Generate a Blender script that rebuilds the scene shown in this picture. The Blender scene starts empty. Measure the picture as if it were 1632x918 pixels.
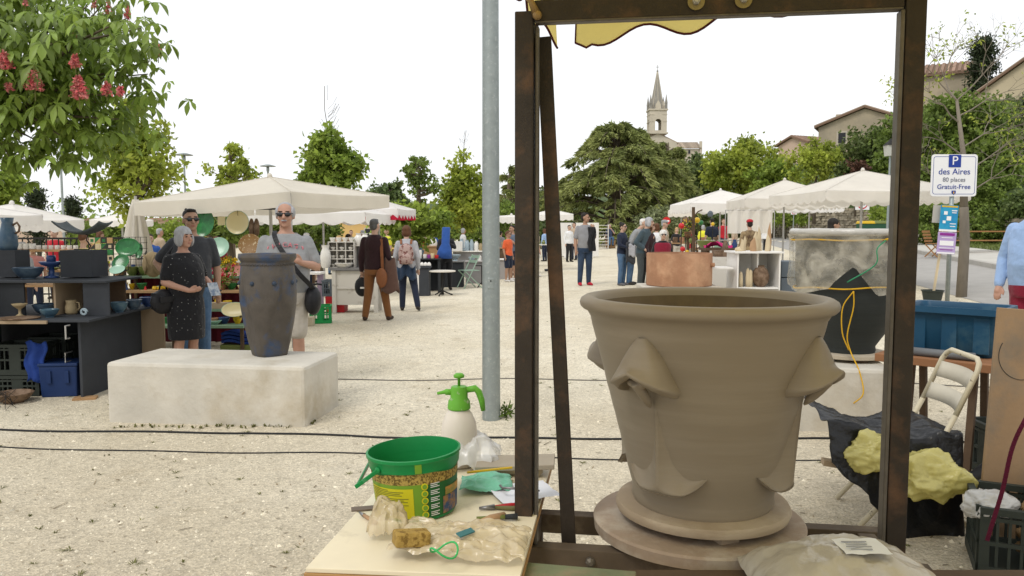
import bpy, bmesh, math, random
import numpy as np
from mathutils import Vector, Matrix, Euler, noise as mnoise
R = math.radians
random.seed(7); rng = np.random.default_rng(7)
sc = bpy.context.scene
col = sc.collection
PI = math.pi
# ------------------------------------------------------------------ camera
F = 1250.0; HZ = 362.0; CAMZ = 1.6
TILT = math.atan((459 - HZ) / F)
cam_d = bpy.data.cameras.new('camera'); cam = bpy.data.objects.new('camera', cam_d); col.objects.link(cam)
cam_d.sensor_width = 36.0; cam_d.lens = 36.0 * F / 1632.0
cam_d.clip_start = 0.05; cam_d.clip_end = 3000
cam.location = (0, 0, CAMZ); cam.rotation_euler = (R(90) - TILT, 0, 0)
sc.camera = cam
# ------------------------------------------------------------------ world and sun (bright overcast)
SUN_EL, SUN_AZ = 52.0, 215.0     # azimuth of the sun seen from above: behind and left of the camera
world = bpy.data.worlds.new('World'); sc.world = world; world.use_nodes = True
nt = world.node_tree; nt.nodes.clear()
wo = nt.nodes.new('ShaderNodeOutputWorld'); bg = nt.nodes.new('ShaderNodeBackground')
sky = nt.nodes.new('ShaderNodeTexSky'); sky.sky_type = 'NISHITA'; sky.sun_disc = False
sky.sun_elevation = R(SUN_EL); sky.sun_rotation = R(SUN_AZ); sky.air_density = 1.0; sky.dust_density = 3.0
sc1 = nt.nodes.new('ShaderNodeVectorMath'); sc1.operation = 'SCALE'; sc1.inputs['Scale'].default_value = 0.10
tc = nt.nodes.new('ShaderNodeTexCoord')
nz = nt.nodes.new('ShaderNodeTexNoise'); nz.inputs['Scale'].default_value = 1.3; nz.inputs['Detail'].default_value = 6
rp = nt.nodes.new('ShaderNodeValToRGB')
rp.color_ramp.elements[0].position = .3; rp.color_ramp.elements[0].color = (.93, .96, 1.0, 1)
rp.color_ramp.elements[1].position = .65; rp.color_ramp.elements[1].color = (1.04, 1.04, 1.04, 1)
mx = nt.nodes.new('ShaderNodeMix'); mx.data_type = 'RGBA'; mx.inputs[0].default_value = .86
nt.links.new(tc.outputs['Generated'], nz.inputs['Vector']); nt.links.new(nz.outputs['Fac'], rp.inputs['Fac'])
nt.links.new(sky.outputs[0], sc1.inputs[0]); nt.links.new(sc1.outputs[0], mx.inputs[6]); nt.links.new(rp.outputs['Color'], mx.inputs[7])
nt.links.new(mx.outputs[2], bg.inputs['Color']); bg.inputs['Strength'].default_value = 1.08
nt.links.new(bg.outputs[0], wo.inputs['Surface'])
sd = bpy.data.lights.new('sun', 'SUN'); sd.energy = 1.25; sd.angle = R(18); sd.color = (1, .96, .9)
so = bpy.data.objects.new('sun', sd); col.objects.link(so); so.location = (-5, -8, 20)
az = R(SUN_AZ); el = R(SUN_EL)
sdir = Vector((math.sin(az) * math.cos(el), math.cos(az) * math.cos(el), math.sin(el)))
so.rotation_euler = sdir.to_track_quat('Z', 'Y').to_euler()
sc.view_settings.view_transform = 'Standard'; sc.view_settings.look = 'None'
sc.view_settings.exposure = 0.14; sc.view_settings.gamma = 1.0; sc.view_settings.use_curve_mapping = False
sc.render.engine = 'CYCLES'
sc.cycles.max_bounces = 6; sc.cycles.diffuse_bounces = 3; sc.cycles.glossy_bounces = 2
sc.cycles.transmission_bounces = 3; sc.cycles.transparent_max_bounces = 12
sc.cycles.use_denoising = True
# ------------------------------------------------------------------ pixel <-> place
def gz(x, y):
    """height of the ground: a gentle rise to the right and away"""
    t = max(0.0, min(x, 16.0) - 1.5)
    return .010 * max(-12, min(x, 16)) + .003 * min(max(y, 0), 70) + .036 * t * t / (t + 1.0) if True else 0
def ray(px, py):
    u = (px - 816) / F; v = (459 - py) / F
    c, s = math.cos(TILT), math.sin(TILT)
    return Vector((u, c + v * s, -s + v * c))
def at(px, py, y):
    d = ray(px, py); t = y / d.y
    return Vector((d.x * t, y, CAMZ + d.z * t))
def gp(px, py):
    d = ray(px, py); z = 0.0
    for _ in range(12):
        t = (z - CAMZ) / d.z; z = gz(d.x * t, d.y * t)
    return Vector((d.x * t, d.y * t, z))
def onz(px, py, z):
    d = ray(px, py); t = (z - CAMZ) / d.z
    return Vector((d.x * t, d.y * t, z))
def gnd(px, y):
    x = at(px, 400, y).x
    return Vector((x, y, gz(x, y)))
# ------------------------------------------------------------------ materials
MATS = {}
def mat(name, colr, rough=.75, var=.0, vscale=6.0, bump=.0, bscale=40.0, metal=0.0, col2=None, c2scale=3.0, c2pos=(.45, .6),
        trans=0.0, alpha=1.0, spec=.2, isl=0.0, coat=0.0, bdist=.01, emit=None, stretch=None, sheen=0.0, bdetail=6.0, transl=0.0):
    if name in MATS: return MATS[name]
    m = bpy.data.materials.new(name); m.use_nodes = True; MATS[name] = m
    n = m.node_tree.nodes; l = m.node_tree.links
    b = n['Principled BSDF']; out = n['Material Output']
    b.inputs['Roughness'].default_value = rough; b.inputs['Metallic'].default_value = metal
    b.inputs['Specular IOR Level'].default_value = spec
    b.inputs['Base Color'].default_value = (*colr, 1)
    if coat: b.inputs['Coat Weight'].default_value = coat; b.inputs['Coat Roughness'].default_value = .15
    if sheen: b.inputs['Sheen Weight'].default_value = sheen
    tcn = n.new('ShaderNodeTexCoord'); vec = tcn.outputs['Object']
    if stretch:
        mp = n.new('ShaderNodeMapping'); mp.inputs['Scale'].default_value = stretch; l.new(vec, mp.inputs['Vector']); vec = mp.outputs[0]
    cur = None
    def rgb(c):
        r = n.new('ShaderNodeRGB'); r.outputs[0].default_value = (*c, 1); return r.outputs[0]
    cur = rgb(colr)
    if col2:
        t = n.new('ShaderNodeTexNoise'); t.inputs['Scale'].default_value = c2scale; t.inputs['Detail'].default_value = 8; t.inputs['Roughness'].default_value = .65
        l.new(vec, t.inputs['Vector'])
        mr = n.new('ShaderNodeMapRange'); mr.inputs['From Min'].default_value = c2pos[0]; mr.inputs['From Max'].default_value = c2pos[1]
        l.new(t.outputs['Fac'], mr.inputs['Value'])
        mxx = n.new('ShaderNodeMix'); mxx.data_type = 'RGBA'
        l.new(mr.outputs[0], mxx.inputs[0]); l.new(cur, mxx.inputs[6]); l.new(rgb(col2), mxx.inputs[7]); cur = mxx.outputs[2]
    def scale_by(cur, fac_out, lo, hi):
        mr = n.new('ShaderNodeMapRange'); mr.inputs['To Min'].default_value = lo; mr.inputs['To Max'].default_value = hi
        l.new(fac_out, mr.inputs['Value'])
        vm = n.new('ShaderNodeVectorMath'); vm.operation = 'SCALE'; l.new(cur, vm.inputs[0]); l.new(mr.outputs[0], vm.inputs['Scale'])
        return vm.outputs[0]
    if var:
        t = n.new('ShaderNodeTexNoise'); t.inputs['Scale'].default_value = vscale; t.inputs['Detail'].default_value = 7; t.inputs['Roughness'].default_value = .6
        l.new(vec, t.inputs['Vector'])
        cur = scale_by(cur, t.outputs['Fac'], 1 - 2 * var, 1 + 2 * var)
    if isl:
        g = n.new('ShaderNodeNewGeometry'); cur = scale_by(cur, g.outputs['Random Per Island'], 1 - isl, 1 + isl)
    l.new(cur, b.inputs['Base Color'])
    if bump:
        t = n.new('ShaderNodeTexNoise'); t.inputs['Scale'].default_value = bscale; t.inputs['Detail'].default_value = bdetail
        l.new(vec, t.inputs['Vector'])
        bp = n.new('ShaderNodeBump'); bp.inputs['Strength'].default_value = bump; bp.inputs['Distance'].default_value = bdist
        l.new(t.outputs['Fac'], bp.inputs['Height']); l.new(bp.outputs[0], b.inputs['Normal'])
    sh = b.outputs[0]
    if transl:
        tr = n.new('ShaderNodeBsdfTranslucent'); l.new(cur, tr.inputs['Color'])
        ms = n.new('ShaderNodeMixShader'); ms.inputs[0].default_value = transl; l.new(sh, ms.inputs[1]); l.new(tr.outputs[0], ms.inputs[2]); sh = ms.outputs[0]
        l.new(sh, out.inputs['Surface'])
    if trans: b.inputs['Transmission Weight'].default_value = trans
    if alpha < 1: b.inputs['Alpha'].default_value = alpha
    if emit: b.inputs['Emission Color'].default_value = (*emit[0], 1); b.inputs['Emission Strength'].default_value = emit[1]
    return m
def leafmat(name, c, c2=None, tr=.35):
    return mat(name, c, rough=.55, isl=.45, var=.22, vscale=.9, col2=c2, c2scale=.7, c2pos=(.42, .6), transl=tr, spec=.3)
# ------------------------------------------------------------------ mesh builder
class MB:
    def __init__(s): s.v = []; s.f = []; s.M = None
    def add(s, vs, fs, M=None):
        o = len(s.v)
        T = M if M is not None else s.M
        if T is not None: vs = [T @ Vector(p) for p in vs]
        s.v += [tuple(p) for p in vs]; s.f += [tuple(i + o for i in f) for f in fs]
        return s
    def box(s, c, d, rz=0, M=None, taper=1.0):
        x, y, z = [k / 2 for k in d]; t = taper
        vs = [(-x, -y, -z), (x, -y, -z), (x, y, -z), (-x, y, -z), (-x * t, -y * t, z), (x * t, -y * t, z), (x * t, y * t, z), (-x * t, y * t, z)]
        T = Matrix.Translation(c) @ Matrix.Rotation(rz, 4, 'Z')
        if M is not None: T = M @ T
        elif s.M is not None: T = s.M @ T
        return s.add(vs, [(3, 2, 1, 0), (4, 5, 6, 7), (0, 1, 5, 4), (1, 2, 6, 5), (2, 3, 7, 6), (3, 0, 4, 7)], T)
    def b2(s, p, q, M=None):
        return s.box([(a + b) / 2 for a, b in zip(p, q)], [abs(b - a) for a, b in zip(p, q)], M=M)
    def bar(s, a, b, w, h, up=(0, 0, 1)):
        a = Vector(a); b = Vector(b); d = b - a; L = d.length; z = d.normalized(); x = Vector(up).cross(z)
        if x.length < 1e-4: x = Vector((1, 0, 0))
        x.normalize(); y = z.cross(x)
        T = Matrix((x, y, z)).transposed().to_4x4(); T.translation = (a + b) / 2
        return s.box((0, 0, 0), (w, h, L), M=T if s.M is None else s.M @ T)
    def tube(s, pts, r, n=8, caps=True, close=False):
        pts = [Vector(p) for p in pts]; m = len(pts)
        rs = r if isinstance(r, (list, tuple)) else [r] * m
        rings = []; up = Vector((.13, .21, 1)).normalized()
        for i in range(m):
            a = pts[(i - 1) % m] if (close or i > 0) else pts[i]; b = pts[(i + 1) % m] if (close or i < m - 1) else pts[i]
            t = (b - a).normalized()
            x = up - t * up.dot(t)
            if x.length < .05: x = t.orthogonal()
            x.normalize(); up = x; y = t.cross(x)
            rings.append([pts[i] + (x * math.cos(2 * PI * k / n) + y * math.sin(2 * PI * k / n)) * rs[i] for k in range(n)])
        return s.loft(rings, caps and not close, close)
    def loft(s, rings, caps=True, close=False):
        n = len(rings[0]); m = len(rings); vs = [p for r in rings for p in r]; fs = []
        for i in range(m if close else m - 1):
            a = i * n; b = ((i + 1) % m) * n
            for k in range(n): fs.append((a + k, a + (k + 1) % n, b + (k + 1) % n, b + k))
        if caps: fs.append(tuple(range(n))[::-1]); fs.append(tuple((m - 1) * n + k for k in range(n)))
        return s.add(vs, fs)
    def lathe(s, prof, n=32, c=(0, 0, 0), M=None, sx=1, sy=1, close=False, caps=True):
        rings = [[(c[0] + max(r, 1e-4) * math.cos(2 * PI * k / n) * sx, c[1] + max(r, 1e-4) * math.sin(2 * PI * k / n) * sy, c[2] + z) for k in range(n)] for r, z in prof]
        old = s.M
        if M is not None: s.M = M if old is None else old @ M
        s.loft(rings, caps and not close, close); s.M = old
        return s
    def ell(s, c, r, n=12, m=8, M=None):
        c = Vector(c); rings = []
        for i in range(m + 1):
            a = PI * i / m; rr = max(math.sin(a), .02)
            rings.append([c + Vector((r[0] * rr * math.cos(2 * PI * k / n), r[1] * rr * math.sin(2 * PI * k / n), -r[2] * math.cos(a))) for k in range(n)])
        old = s.M
        if M is not None: s.M = M if old is None else old @ M
        s.loft(rings, True); s.M = old
        return s
    def prism(s, pts, z0, z1, M=None):
        n = len(pts); vs = [(x, y, z0) for x, y in pts] + [(x, y, z1) for x, y in pts]
        fs = [tuple(range(n))[::-1], tuple(range(n, 2 * n))] + [(k, (k + 1) % n, n + (k + 1) % n, n + k) for k in range(n)]
        return s.add(vs, fs, M)
    def sheet(s, fn, nu, nv):
        vs = [fn(i / nu, j / nv) for j in range(nv + 1) for i in range(nu + 1)]
        fs = [(j * (nu + 1) + i, j * (nu + 1) + i + 1, (j + 1) * (nu + 1) + i + 1, (j + 1) * (nu + 1) + i) for j in range(nv) for i in range(nu)]
        return s.add(vs, fs)
    def build(s, name, m, parent=None, smooth=False, bevel=0, solid=0, subsurf=0, sharp=None):
        me = bpy.data.meshes.new(name); me.from_pydata(s.v, [], s.f); me.update()
        if m: me.materials.append(m)
        o = bpy.data.objects.new(name, me); col.objects.link(o)
        if parent is not None: o.parent = parent
        if smooth: me.polygons.foreach_set('use_smooth', [True] * len(me.polygons))
        if smooth and sharp: me.set_sharp_from_angle(angle=R(sharp))
        if solid: k = o.modifiers.new('solid', 'SOLIDIFY'); k.thickness = solid; k.offset = 0
        if subsurf: k = o.modifiers.new('sub', 'SUBSURF'); k.levels = subsurf; k.render_levels = subsurf
        if bevel:
            k = o.modifiers.new('bevel', 'BEVEL'); k.width = bevel; k.segments = 2; k.limit_method = 'ANGLE'; k.angle_limit = R(40)
        return o
def tag(o, label, cat, group=None, kind=None):
    if label: o['label'] = label
    if cat: o['category'] = cat
    if group: o['group'] = group
    if kind: o['kind'] = kind
    return o
def struct(o): o['kind'] = 'structure'; return o
def thing(name, label, cat, loc=(0, 0, 0), rz=0, group=None):
    o = bpy.data.objects.new(name, None); col.objects.link(o); o.location = loc; o.rotation_euler = (0, 0, rz); o.empty_display_size = .2
    return tag(o, label, cat, group)
def place(o, loc, rz=0):
    o.location = loc; o.rotation_euler = (0, 0, rz); return o
def copy_tree(o, parent=None):
    c = o.copy(); col.objects.link(c); c.parent = parent
    for ch in [k for k in o.children]: copy_tree(ch, c)
    return c
def text_mesh(txt, size, depth=.002, align='CENTER'):
    cu = bpy.data.curves.new('text', 'FONT'); cu.body = txt; cu.size = size; cu.extrude = depth; cu.align_x = align; cu.align_y = 'CENTER'
    o = bpy.data.objects.new('text', cu); col.objects.link(o)
    dg = bpy.context.evaluated_depsgraph_get()
    me = bpy.data.meshes.new_from_object(o.evaluated_get(dg))
    bpy.data.objects.remove(o); return me
def text_part(name, txt, size, m, parent, M, depth=.002):
    me = text_mesh(txt, size, depth); me.transform(M); me.materials.clear(); me.materials.append(m)
    o = bpy.data.objects.new(name, me); col.objects.link(o); o.parent = parent; return o
FRONT = Matrix.Rotation(R(90), 4, 'X')       # text lying in xy -> standing, facing -y
def cat(pts, n=6):
    """smooth curve through the points"""
    P = [Vector(p) for p in pts]; P = [P[0] * 2 - P[1]] + P + [P[-1] * 2 - P[-2]]; out = []
    for i in range(1, len(P) - 2):
        a, b, c, d = P[i - 1:i + 3]
        for k in range(n): t = k / n; out.append(.5 * ((2 * b) + (c - a) * t + (2 * a - 5 * b + 4 * c - d) * t * t + (3 * b - a - 3 * c + d) * t ** 3))
    return out + [P[-2]]
def jit(a): return (random.random() * 2 - 1) * a
# ================================================================== SETTING
def gravel_material():
    m = bpy.data.materials.new('gravel'); m.use_nodes = True; n = m.node_tree.nodes; l = m.node_tree.links; b = n['Principled BSDF']
    b.inputs['Roughness'].default_value = .95; b.inputs['Specular IOR Level'].default_value = .15
    tcn = n.new('ShaderNodeTexCoord'); v = tcn.outputs['Object']
    def tex(kind, s, det=5, ro=.6):
        t = n.new(kind); t.inputs['Scale'].default_value = s
        if kind == 'ShaderNodeTexNoise': t.inputs['Detail'].default_value = det; t.inputs['Roughness'].default_value = ro
        l.new(v, t.inputs['Vector']); return t
    def mul(c, fac, lo, hi, f0=0, f1=1):
        mr = n.new('ShaderNodeMapRange'); mr.inputs['From Min'].default_value = f0; mr.inputs['From Max'].default_value = f1
        mr.inputs['To Min'].default_value = lo; mr.inputs['To Max'].default_value = hi; l.new(fac, mr.inputs['Value'])
        vm = n.new('ShaderNodeVectorMath'); vm.operation = 'SCALE'; l.new(c, vm.inputs[0]); l.new(mr.outputs[0], vm.inputs['Scale']); return vm.outputs[0]
    big = tex('ShaderNodeTexNoise', .45, 6); mid = tex('ShaderNodeTexNoise', 5, 8, .7); cell = tex('ShaderNodeTexVoronoi', 55); cell2 = tex('ShaderNodeTexVoronoi', 130)
    spk = tex('ShaderNodeTexNoise', 22, 8, .8)
    mxx = n.new('ShaderNodeMix'); mxx.data_type = 'RGBA'; mr = n.new('ShaderNodeMapRange'); mr.inputs['From Min'].default_value = .38; mr.inputs['From Max'].default_value = .66
    l.new(big.outputs['Fac'], mr.inputs['Value']); l.new(mr.outputs[0], mxx.inputs[0])
    mxx.inputs[6].default_value = (.72, .655, .515, 1); mxx.inputs[7].default_value = (.62, .55, .41, 1)
    c = mxx.outputs[2]
    pa = tex('ShaderNodeTexNoise', 1.7, 9, .72); m2 = n.new('ShaderNodeMix'); m2.data_type = 'RGBA'; r2 = n.new('ShaderNodeMapRange'); r2.inputs['From Min'].default_value = .56; r2.inputs['From Max'].default_value = .72; r2.inputs['To Max'].default_value = .75
    l.new(pa.outputs['Fac'], r2.inputs['Value']); l.new(r2.outputs[0], m2.inputs[0]); l.new(c, m2.inputs[6]); m2.inputs[7].default_value = (.43, .35, .23, 1); c = m2.outputs[2]
    # loose, browner gravel where nobody walks, in front of the cables
    sx = n.new('ShaderNodeSeparateXYZ'); l.new(v, sx.inputs[0]); ny = n.new('ShaderNodeMath'); ny.operation = 'MULTIPLY_ADD'; l.new(big.outputs['Fac'], ny.inputs[0]); ny.inputs[1].default_value = -5.0; l.new(sx.outputs[1], ny.inputs[2])
    r3 = n.new('ShaderNodeMapRange'); r3.inputs['From Min'].default_value = 1.2; r3.inputs['From Max'].default_value = 5.5; r3.inputs['To Min'].default_value = .75; r3.inputs['To Max'].default_value = 0; l.new(ny.outputs[0], r3.inputs['Value'])
    m3 = n.new('ShaderNodeMix'); m3.data_type = 'RGBA'; l.new(r3.outputs[0], m3.inputs[0]); l.new(c, m3.inputs[6]); m3.inputs[7].default_value = (.47, .40, .285, 1); c = m3.outputs[2]
    sp = n.new('ShaderNodeSeparateColor'); l.new(cell.outputs['Color'], sp.inputs[0]); c = mul(c, sp.outputs[0], .83, 1.13)
    sp2 = n.new('ShaderNodeSeparateColor'); l.new(cell2.outputs['Color'], sp2.inputs[0]); c = mul(c, sp2.outputs[1], .82, 1.14)
    c = mul(c, mid.outputs['Fac'], .78, 1.22); c = mul(c, spk.outputs['Fac'], .64, 1.0, .29, .42)
    l.new(c, b.inputs['Base Color'])
    ad = n.new('ShaderNodeMath'); ad.operation = 'ADD'; l.new(cell.outputs['Distance'], ad.inputs[0]); l.new(spk.outputs['Fac'], ad.inputs[1])
    bp = n.new('ShaderNodeBump'); bp.inputs['Strength'].default_value = .8; bp.inputs['Distance'].default_value = .01
    l.new(ad.outputs[0], bp.inputs['Height']); l.new(bp.outputs[0], b.inputs['Normal'])
    return m
GRAVEL = gravel_material()
M_PEB = mat('pebble', (.66, .60, .47), .95, isl=.38, spec=.1)
M_STONE = mat('limestone_block', (.56, .525, .45), .9, var=.16, vscale=2.2, col2=(.44, .385, .29), c2scale=1.7, c2pos=(.5, .7), bump=.5, bscale=22)
M_ASPH = mat('asphalt', (.36, .345, .32), .9, var=.1, vscale=3, bump=.4, bscale=220, bdist=.006)
M_PAVE = mat('pavement_concrete', (.50, .48, .43), .9, var=.08, vscale=2, bump=.3, bscale=80)
M_KERB = mat('kerb_stone', (.42, .40, .36), .9, var=.1, vscale=4, bump=.3, bscale=50)
M_VERGE = mat('verge_soil', (.12, .14, .05), .95, var=.25, vscale=3, bump=.6, bscale=30)
M_HILL = mat('hill_scrub', (.07, .10, .035), .95, var=.3, vscale=.6, bump=.8, bscale=4)
M_WALLST = mat('dry_stone', (.40, .345, .255), .95, isl=.4, var=.15, vscale=5, bump=.5, bscale=30)
M_WALLCORE = mat('wall_core', (.16, .135, .10), .95)
M_RENDER = mat('old_render', (.44, .37, .26), .95, var=.14, vscale=.5, col2=(.35, .30, .22), c2scale=.35, bump=.3, bscale=3, bdist=.05)
M_RENDER2 = mat('pale_render', (.52, .44, .30), .95, var=.1, vscale=.5)
M_RENDER3 = mat('pink_render', (.50, .38, .29), .95, var=.08, vscale=.5)
M_OCHRE = mat('ochre_render', (.62, .42, .17), .95, var=.08, vscale=.5)
M_TILE = mat('roof_tiles', (.30, .20, .145), .9, var=.22, vscale=3, isl=.3)
M_TILE2 = mat('lichen_roof_tiles', (.36, .29, .22), .9, var=.2, vscale=3, isl=.3)
M_DARKW = mat('dark_window', (.03, .03, .035), .3)
M_CHST = mat('church_stone', (.50, .45, .36), .95, var=.13, vscale=.5, bump=.3, bscale=2, bdist=.05)
M_SPIRE = mat('spire_stone', (.27, .255, .225), .95, var=.2, vscale=.7)
M_IRON = mat('dark_iron', (.025, .024, .022), .5, metal=.3)

# ground: one sheet to the horizon
xs = sorted(set([-900, -500, -250, -120, -60, -40] + [x * 1.5 for x in range(-20, 21)] + [40, 60, 120, 250, 500, 900] + [x * .75 for x in range(-8, 24)]))
ys = sorted(set([-60, -20, -8, -3] + [y * 1.0 for y in range(0, 40)] + [45, 50, 60, 70, 90, 130, 200, 320, 500, 900, 1600]))
g = MB(); nx = len(xs)
g.v = [(x, y, gz(x, y)) for y in ys for x in xs]
g.f = [(j * nx + i, j * nx + i + 1, (j + 1) * nx + i + 1, (j + 1) * nx + i) for j in range(len(ys) - 1) for i in range(nx - 1)]
struct(g.build('ground', GRAVEL, smooth=True))

# loose pebbles, litter and weeds on the gravel (uncountable)
def scatter(n, d0, d1, pw=1.6):
    out = []
    while len(out) < n:
        y = d0 + (d1 - d0) * random.random() ** pw; x = jit(.72) * y
        out.append((x, y))
    return out
OCT = [(1, 0, 0), (0, 1, 0), (-1, 0, 0), (0, -1, 0), (0, 0, 1)]
def octa(mb, x, y, s):
    a = random.random() * 6.28; ca, sa = math.cos(a), math.sin(a); z = gz(x, y)
    sx, sy, sz = s * random.uniform(.7, 1.3), s * random.uniform(.6, 1.1), s * random.uniform(.4, .9)
    o = len(mb.v)
    mb.v += [(x + ca * p[0] * sx - sa * p[1] * sy, y + sa * p[0] * sx + ca * p[1] * sy, z - .002 + p[2] * sz) for p in OCT]
    mb.f += [(o, o + 1, o + 4), (o + 1, o + 2, o + 4), (o + 2, o + 3, o + 4), (o + 3, o, o + 4)]
pb = MB()
for x, y in scatter(46000, 2.6, 13): octa(pb, x, y, random.uniform(.003, .0095) * (1 + (random.random() < .04) * 1.1))
tag(pb.build('loose_gravel', M_PEB), 'loose pale gravel strewn over the market ground', 'gravel', kind='stuff')
M_WEED = mat('weed', (.15, .15, .05), .8, isl=.5, transl=.2)
M_LITTER = mat('dry_litter', (.20, .15, .085), .9, isl=.6)
def blades(mb, x, y, n, h, sp, w=.006):
    z = gz(x, y)
    for _ in range(n):
        a = random.random() * 6.28; r = random.random() * sp * .35; L = h * random.uniform(.4, 1); s = random.uniform(.3, 1) * sp
        bx, by = x + math.cos(a) * r, y + math.sin(a) * r; ex, ey = bx + math.cos(a) * s, by + math.sin(a) * s
        px, py = -math.sin(a) * w, math.cos(a) * w; o = len(mb.v)
        mb.v += [(bx - px, by - py, z), (bx + px, by + py, z), ((bx + ex) / 2 + px, (by + ey) / 2 + py, z + L * .8), ((bx + ex) / 2 - px, (by + ey) / 2 - py, z + L * .8), (ex, ey, z + L * .75)]
        mb.f += [(o, o + 1, o + 2, o + 3), (o + 3, o + 2, o + 4)]
wd = MB(); lt = MB()
for x, y in scatter(420, 2.8, 14, 1.3): blades(wd, x + jit(.02), y, random.randint(2, 14), .014, random.uniform(.01, .055), .0022)
for k in range(34):
    p = gp(190 + k * 9.5 + jit(5), 681 + jit(2) - (max(0, k - 31)) * 5); blades(wd, p.x, p.y, random.randint(2, 12), .03, .03, .004)
for k in range(10):
    p = gp(492 + k * 3.4, 676 - k * 4); blades(wd, p.x + .03, p.y, random.randint(2, 9), .03, .03, .004)
tag(wd.build('ground_weeds', M_WEED), 'small green weeds sprouting through the gravel', 'weeds', kind='stuff')
for x, y in scatter(2400, 2.6, 12, 1.3):
    a = random.random() * 6.28; L = random.uniform(.004, .018) * (1 + 2 * (random.random() < .06)); w = random.uniform(.001, .004); z = gz(x, y) + .004; o = len(lt.v)
    c, s = math.cos(a), math.sin(a)
    lt.v += [(x - c * L - s * w, y - s * L + c * w, z), (x - c * L + s * w, y - s * L - c * w, z), (x + c * L + s * w, y + s * L - c * w, z + .004), (x + c * L - s * w, y + s * L + c * w, z + .003)]
    lt.f += [(o, o + 1, o + 2, o + 3)]
tag(lt.build('ground_litter', M_LITTER), 'dry leaf and twig litter scattered on gravel', 'litter', kind='stuff')

# road, kerb, pavement, verge on the right
def e_near(y): return 7.7 + .20 * (y - 12)
def e_far(y): return 12.4 + .27 * (y - 20.5)
def strip(name, a, b, y0, y1, dz, m, n=40, sub=6):
    mb = MB()
    def fn(u, v):
        y = y0 + (y1 - y0) * v ** 1.5; x = a(y) + (b(y) - a(y)) * u
        return (x, y, gz(x, y) + dz)
    mb.sheet(fn, sub, n); return struct(mb.build(name, m, smooth=True))
strip('road', e_near, e_far, 2, 140, .006, M_ASPH)
strip('pavement', lambda y: e_far(y) + .15, lambda y: e_far(y) + 2.0, 2, 140, .13, M_PAVE)
mb = MB()
for k in range(60):
    y0 = 8 + k * 1.0; y1 = y0 + .985
    pts = []
    for (x, y) in ((e_far(y0), y0), (e_far(y0) + .15, y0), (e_far(y1) + .15, y1), (e_far(y1), y1)): pts.append((x, y))
    zz = [gz(*p) for p in pts]
    mb.add([(p[0], p[1], z - .05) for p, z in zip(pts, zz)] + [(p[0], p[1], z + .135) for p, z in zip(pts, zz)], [(3, 2, 1, 0), (4, 5, 6, 7), (0, 1, 5, 4), (1, 2, 6, 5), (2, 3, 7, 6), (3, 0, 4, 7)])
struct(mb.build('kerb', M_KERB, bevel=.015))
strip('verge', lambda y: e_far(y) + 2.0, lambda y: e_far(y) + 18, 2, 140, .12, M_VERGE)
gr = MB()
for _ in range(9000):
    y = 18 + 34 * random.random() ** 1.4; x = e_far(y) + 2.0 + random.random() * 7
    z = gz(x, y) + .11; a = random.random() * 6.28; w = .02; h = random.uniform(.05, .13); o = len(gr.v)
    gr.v += [(x - w, y - w * math.cos(a), z), (x + w, y + w * math.cos(a), z), (x + jit(.05), y + jit(.05), z + h)]; gr.f += [(o, o + 1, o + 2)]
tag(gr.build('grass', mat('grass_blades', (.16, .20, .055), .8, isl=.4, transl=.3)), 'short grass on the verge below the stone wall', 'grass', kind='stuff')

# dry stone retaining wall along the verge
WL = [(1205, 64, 333), (1330, 50, 331), (1440, 41, 336), (1560, 35.5, 346), (1690, 30, 345)]
wp = []
for px, d, pt in WL:
    t = at(px, pt, d); wp.append((Vector((t.x, t.y)), gz(t.x, t.y) + .1, t.z))
wall = thing('stone_wall', 'long dry stone retaining wall beside the road', 'wall', (wp[2][0].x, wp[2][0].y, wp[2][1]))
org = Vector((wp[2][0].x, wp[2][0].y, wp[2][1]))
core = MB(); st = MB()
for (a, b) in zip(wp[:-1], wp[1:]):
    d = (b[0] - a[0]); L = d.length; d.normalize(); nrm = Vector((d.y, -d.x))
    if nrm.dot(a[0]) > 0: nrm = -nrm
    A, B = a[0], b[0]
    q = [A + nrm * -.05, B + nrm * -.05, B - nrm * .5, A - nrm * .5]; zt = [a[2], b[2], b[2], a[2]]; zb = [a[1] - .5, b[1] - .5, b[1] - .5, a[1] - .5]
    core.add([(p.x - org.x, p.y - org.y, z - org.z) for p, z in zip(q, zb)] + [(p.x - org.x, p.y - org.y, z - .04 - org.z) for p, z in zip(q, zt)], [(3, 2, 1, 0), (4, 5, 6, 7), (0, 1, 5, 4), (1, 2, 6, 5), (2, 3, 7, 6), (3, 0, 4, 7)])
    rh = .15; rows = int(max(a[2] - a[1], b[2] - b[1]) / rh) + 3
    for r in range(rows):
        s = -random.random() * .3
        while s < L:
            w = random.uniform(.16, .46); t = max(0, min(1, (s + w / 2) / L)); zb_ = a[1] + (b[1] - a[1]) * t; zt_ = a[2] + (b[2] - a[2]) * t
            z = zb_ - .1 + r * rh + jit(.02)
            if z + rh * .7 < zt_:
                c = A + d * (s + w / 2) + nrm * random.uniform(-.05, .05)
                ang = math.atan2(d.y, d.x)
                st.box((c.x - org.x, c.y - org.y, z + rh / 2 - org.z), (w * .94, .28, rh * random.uniform(.75, .98)), ang + jit(.06), taper=random.uniform(.9, 1.0))
            s += w
core.build('wall_core', M_WALLCORE, wall); tag(st.build('stones', M_WALLST, wall), None, None, kind='stuff')

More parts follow.
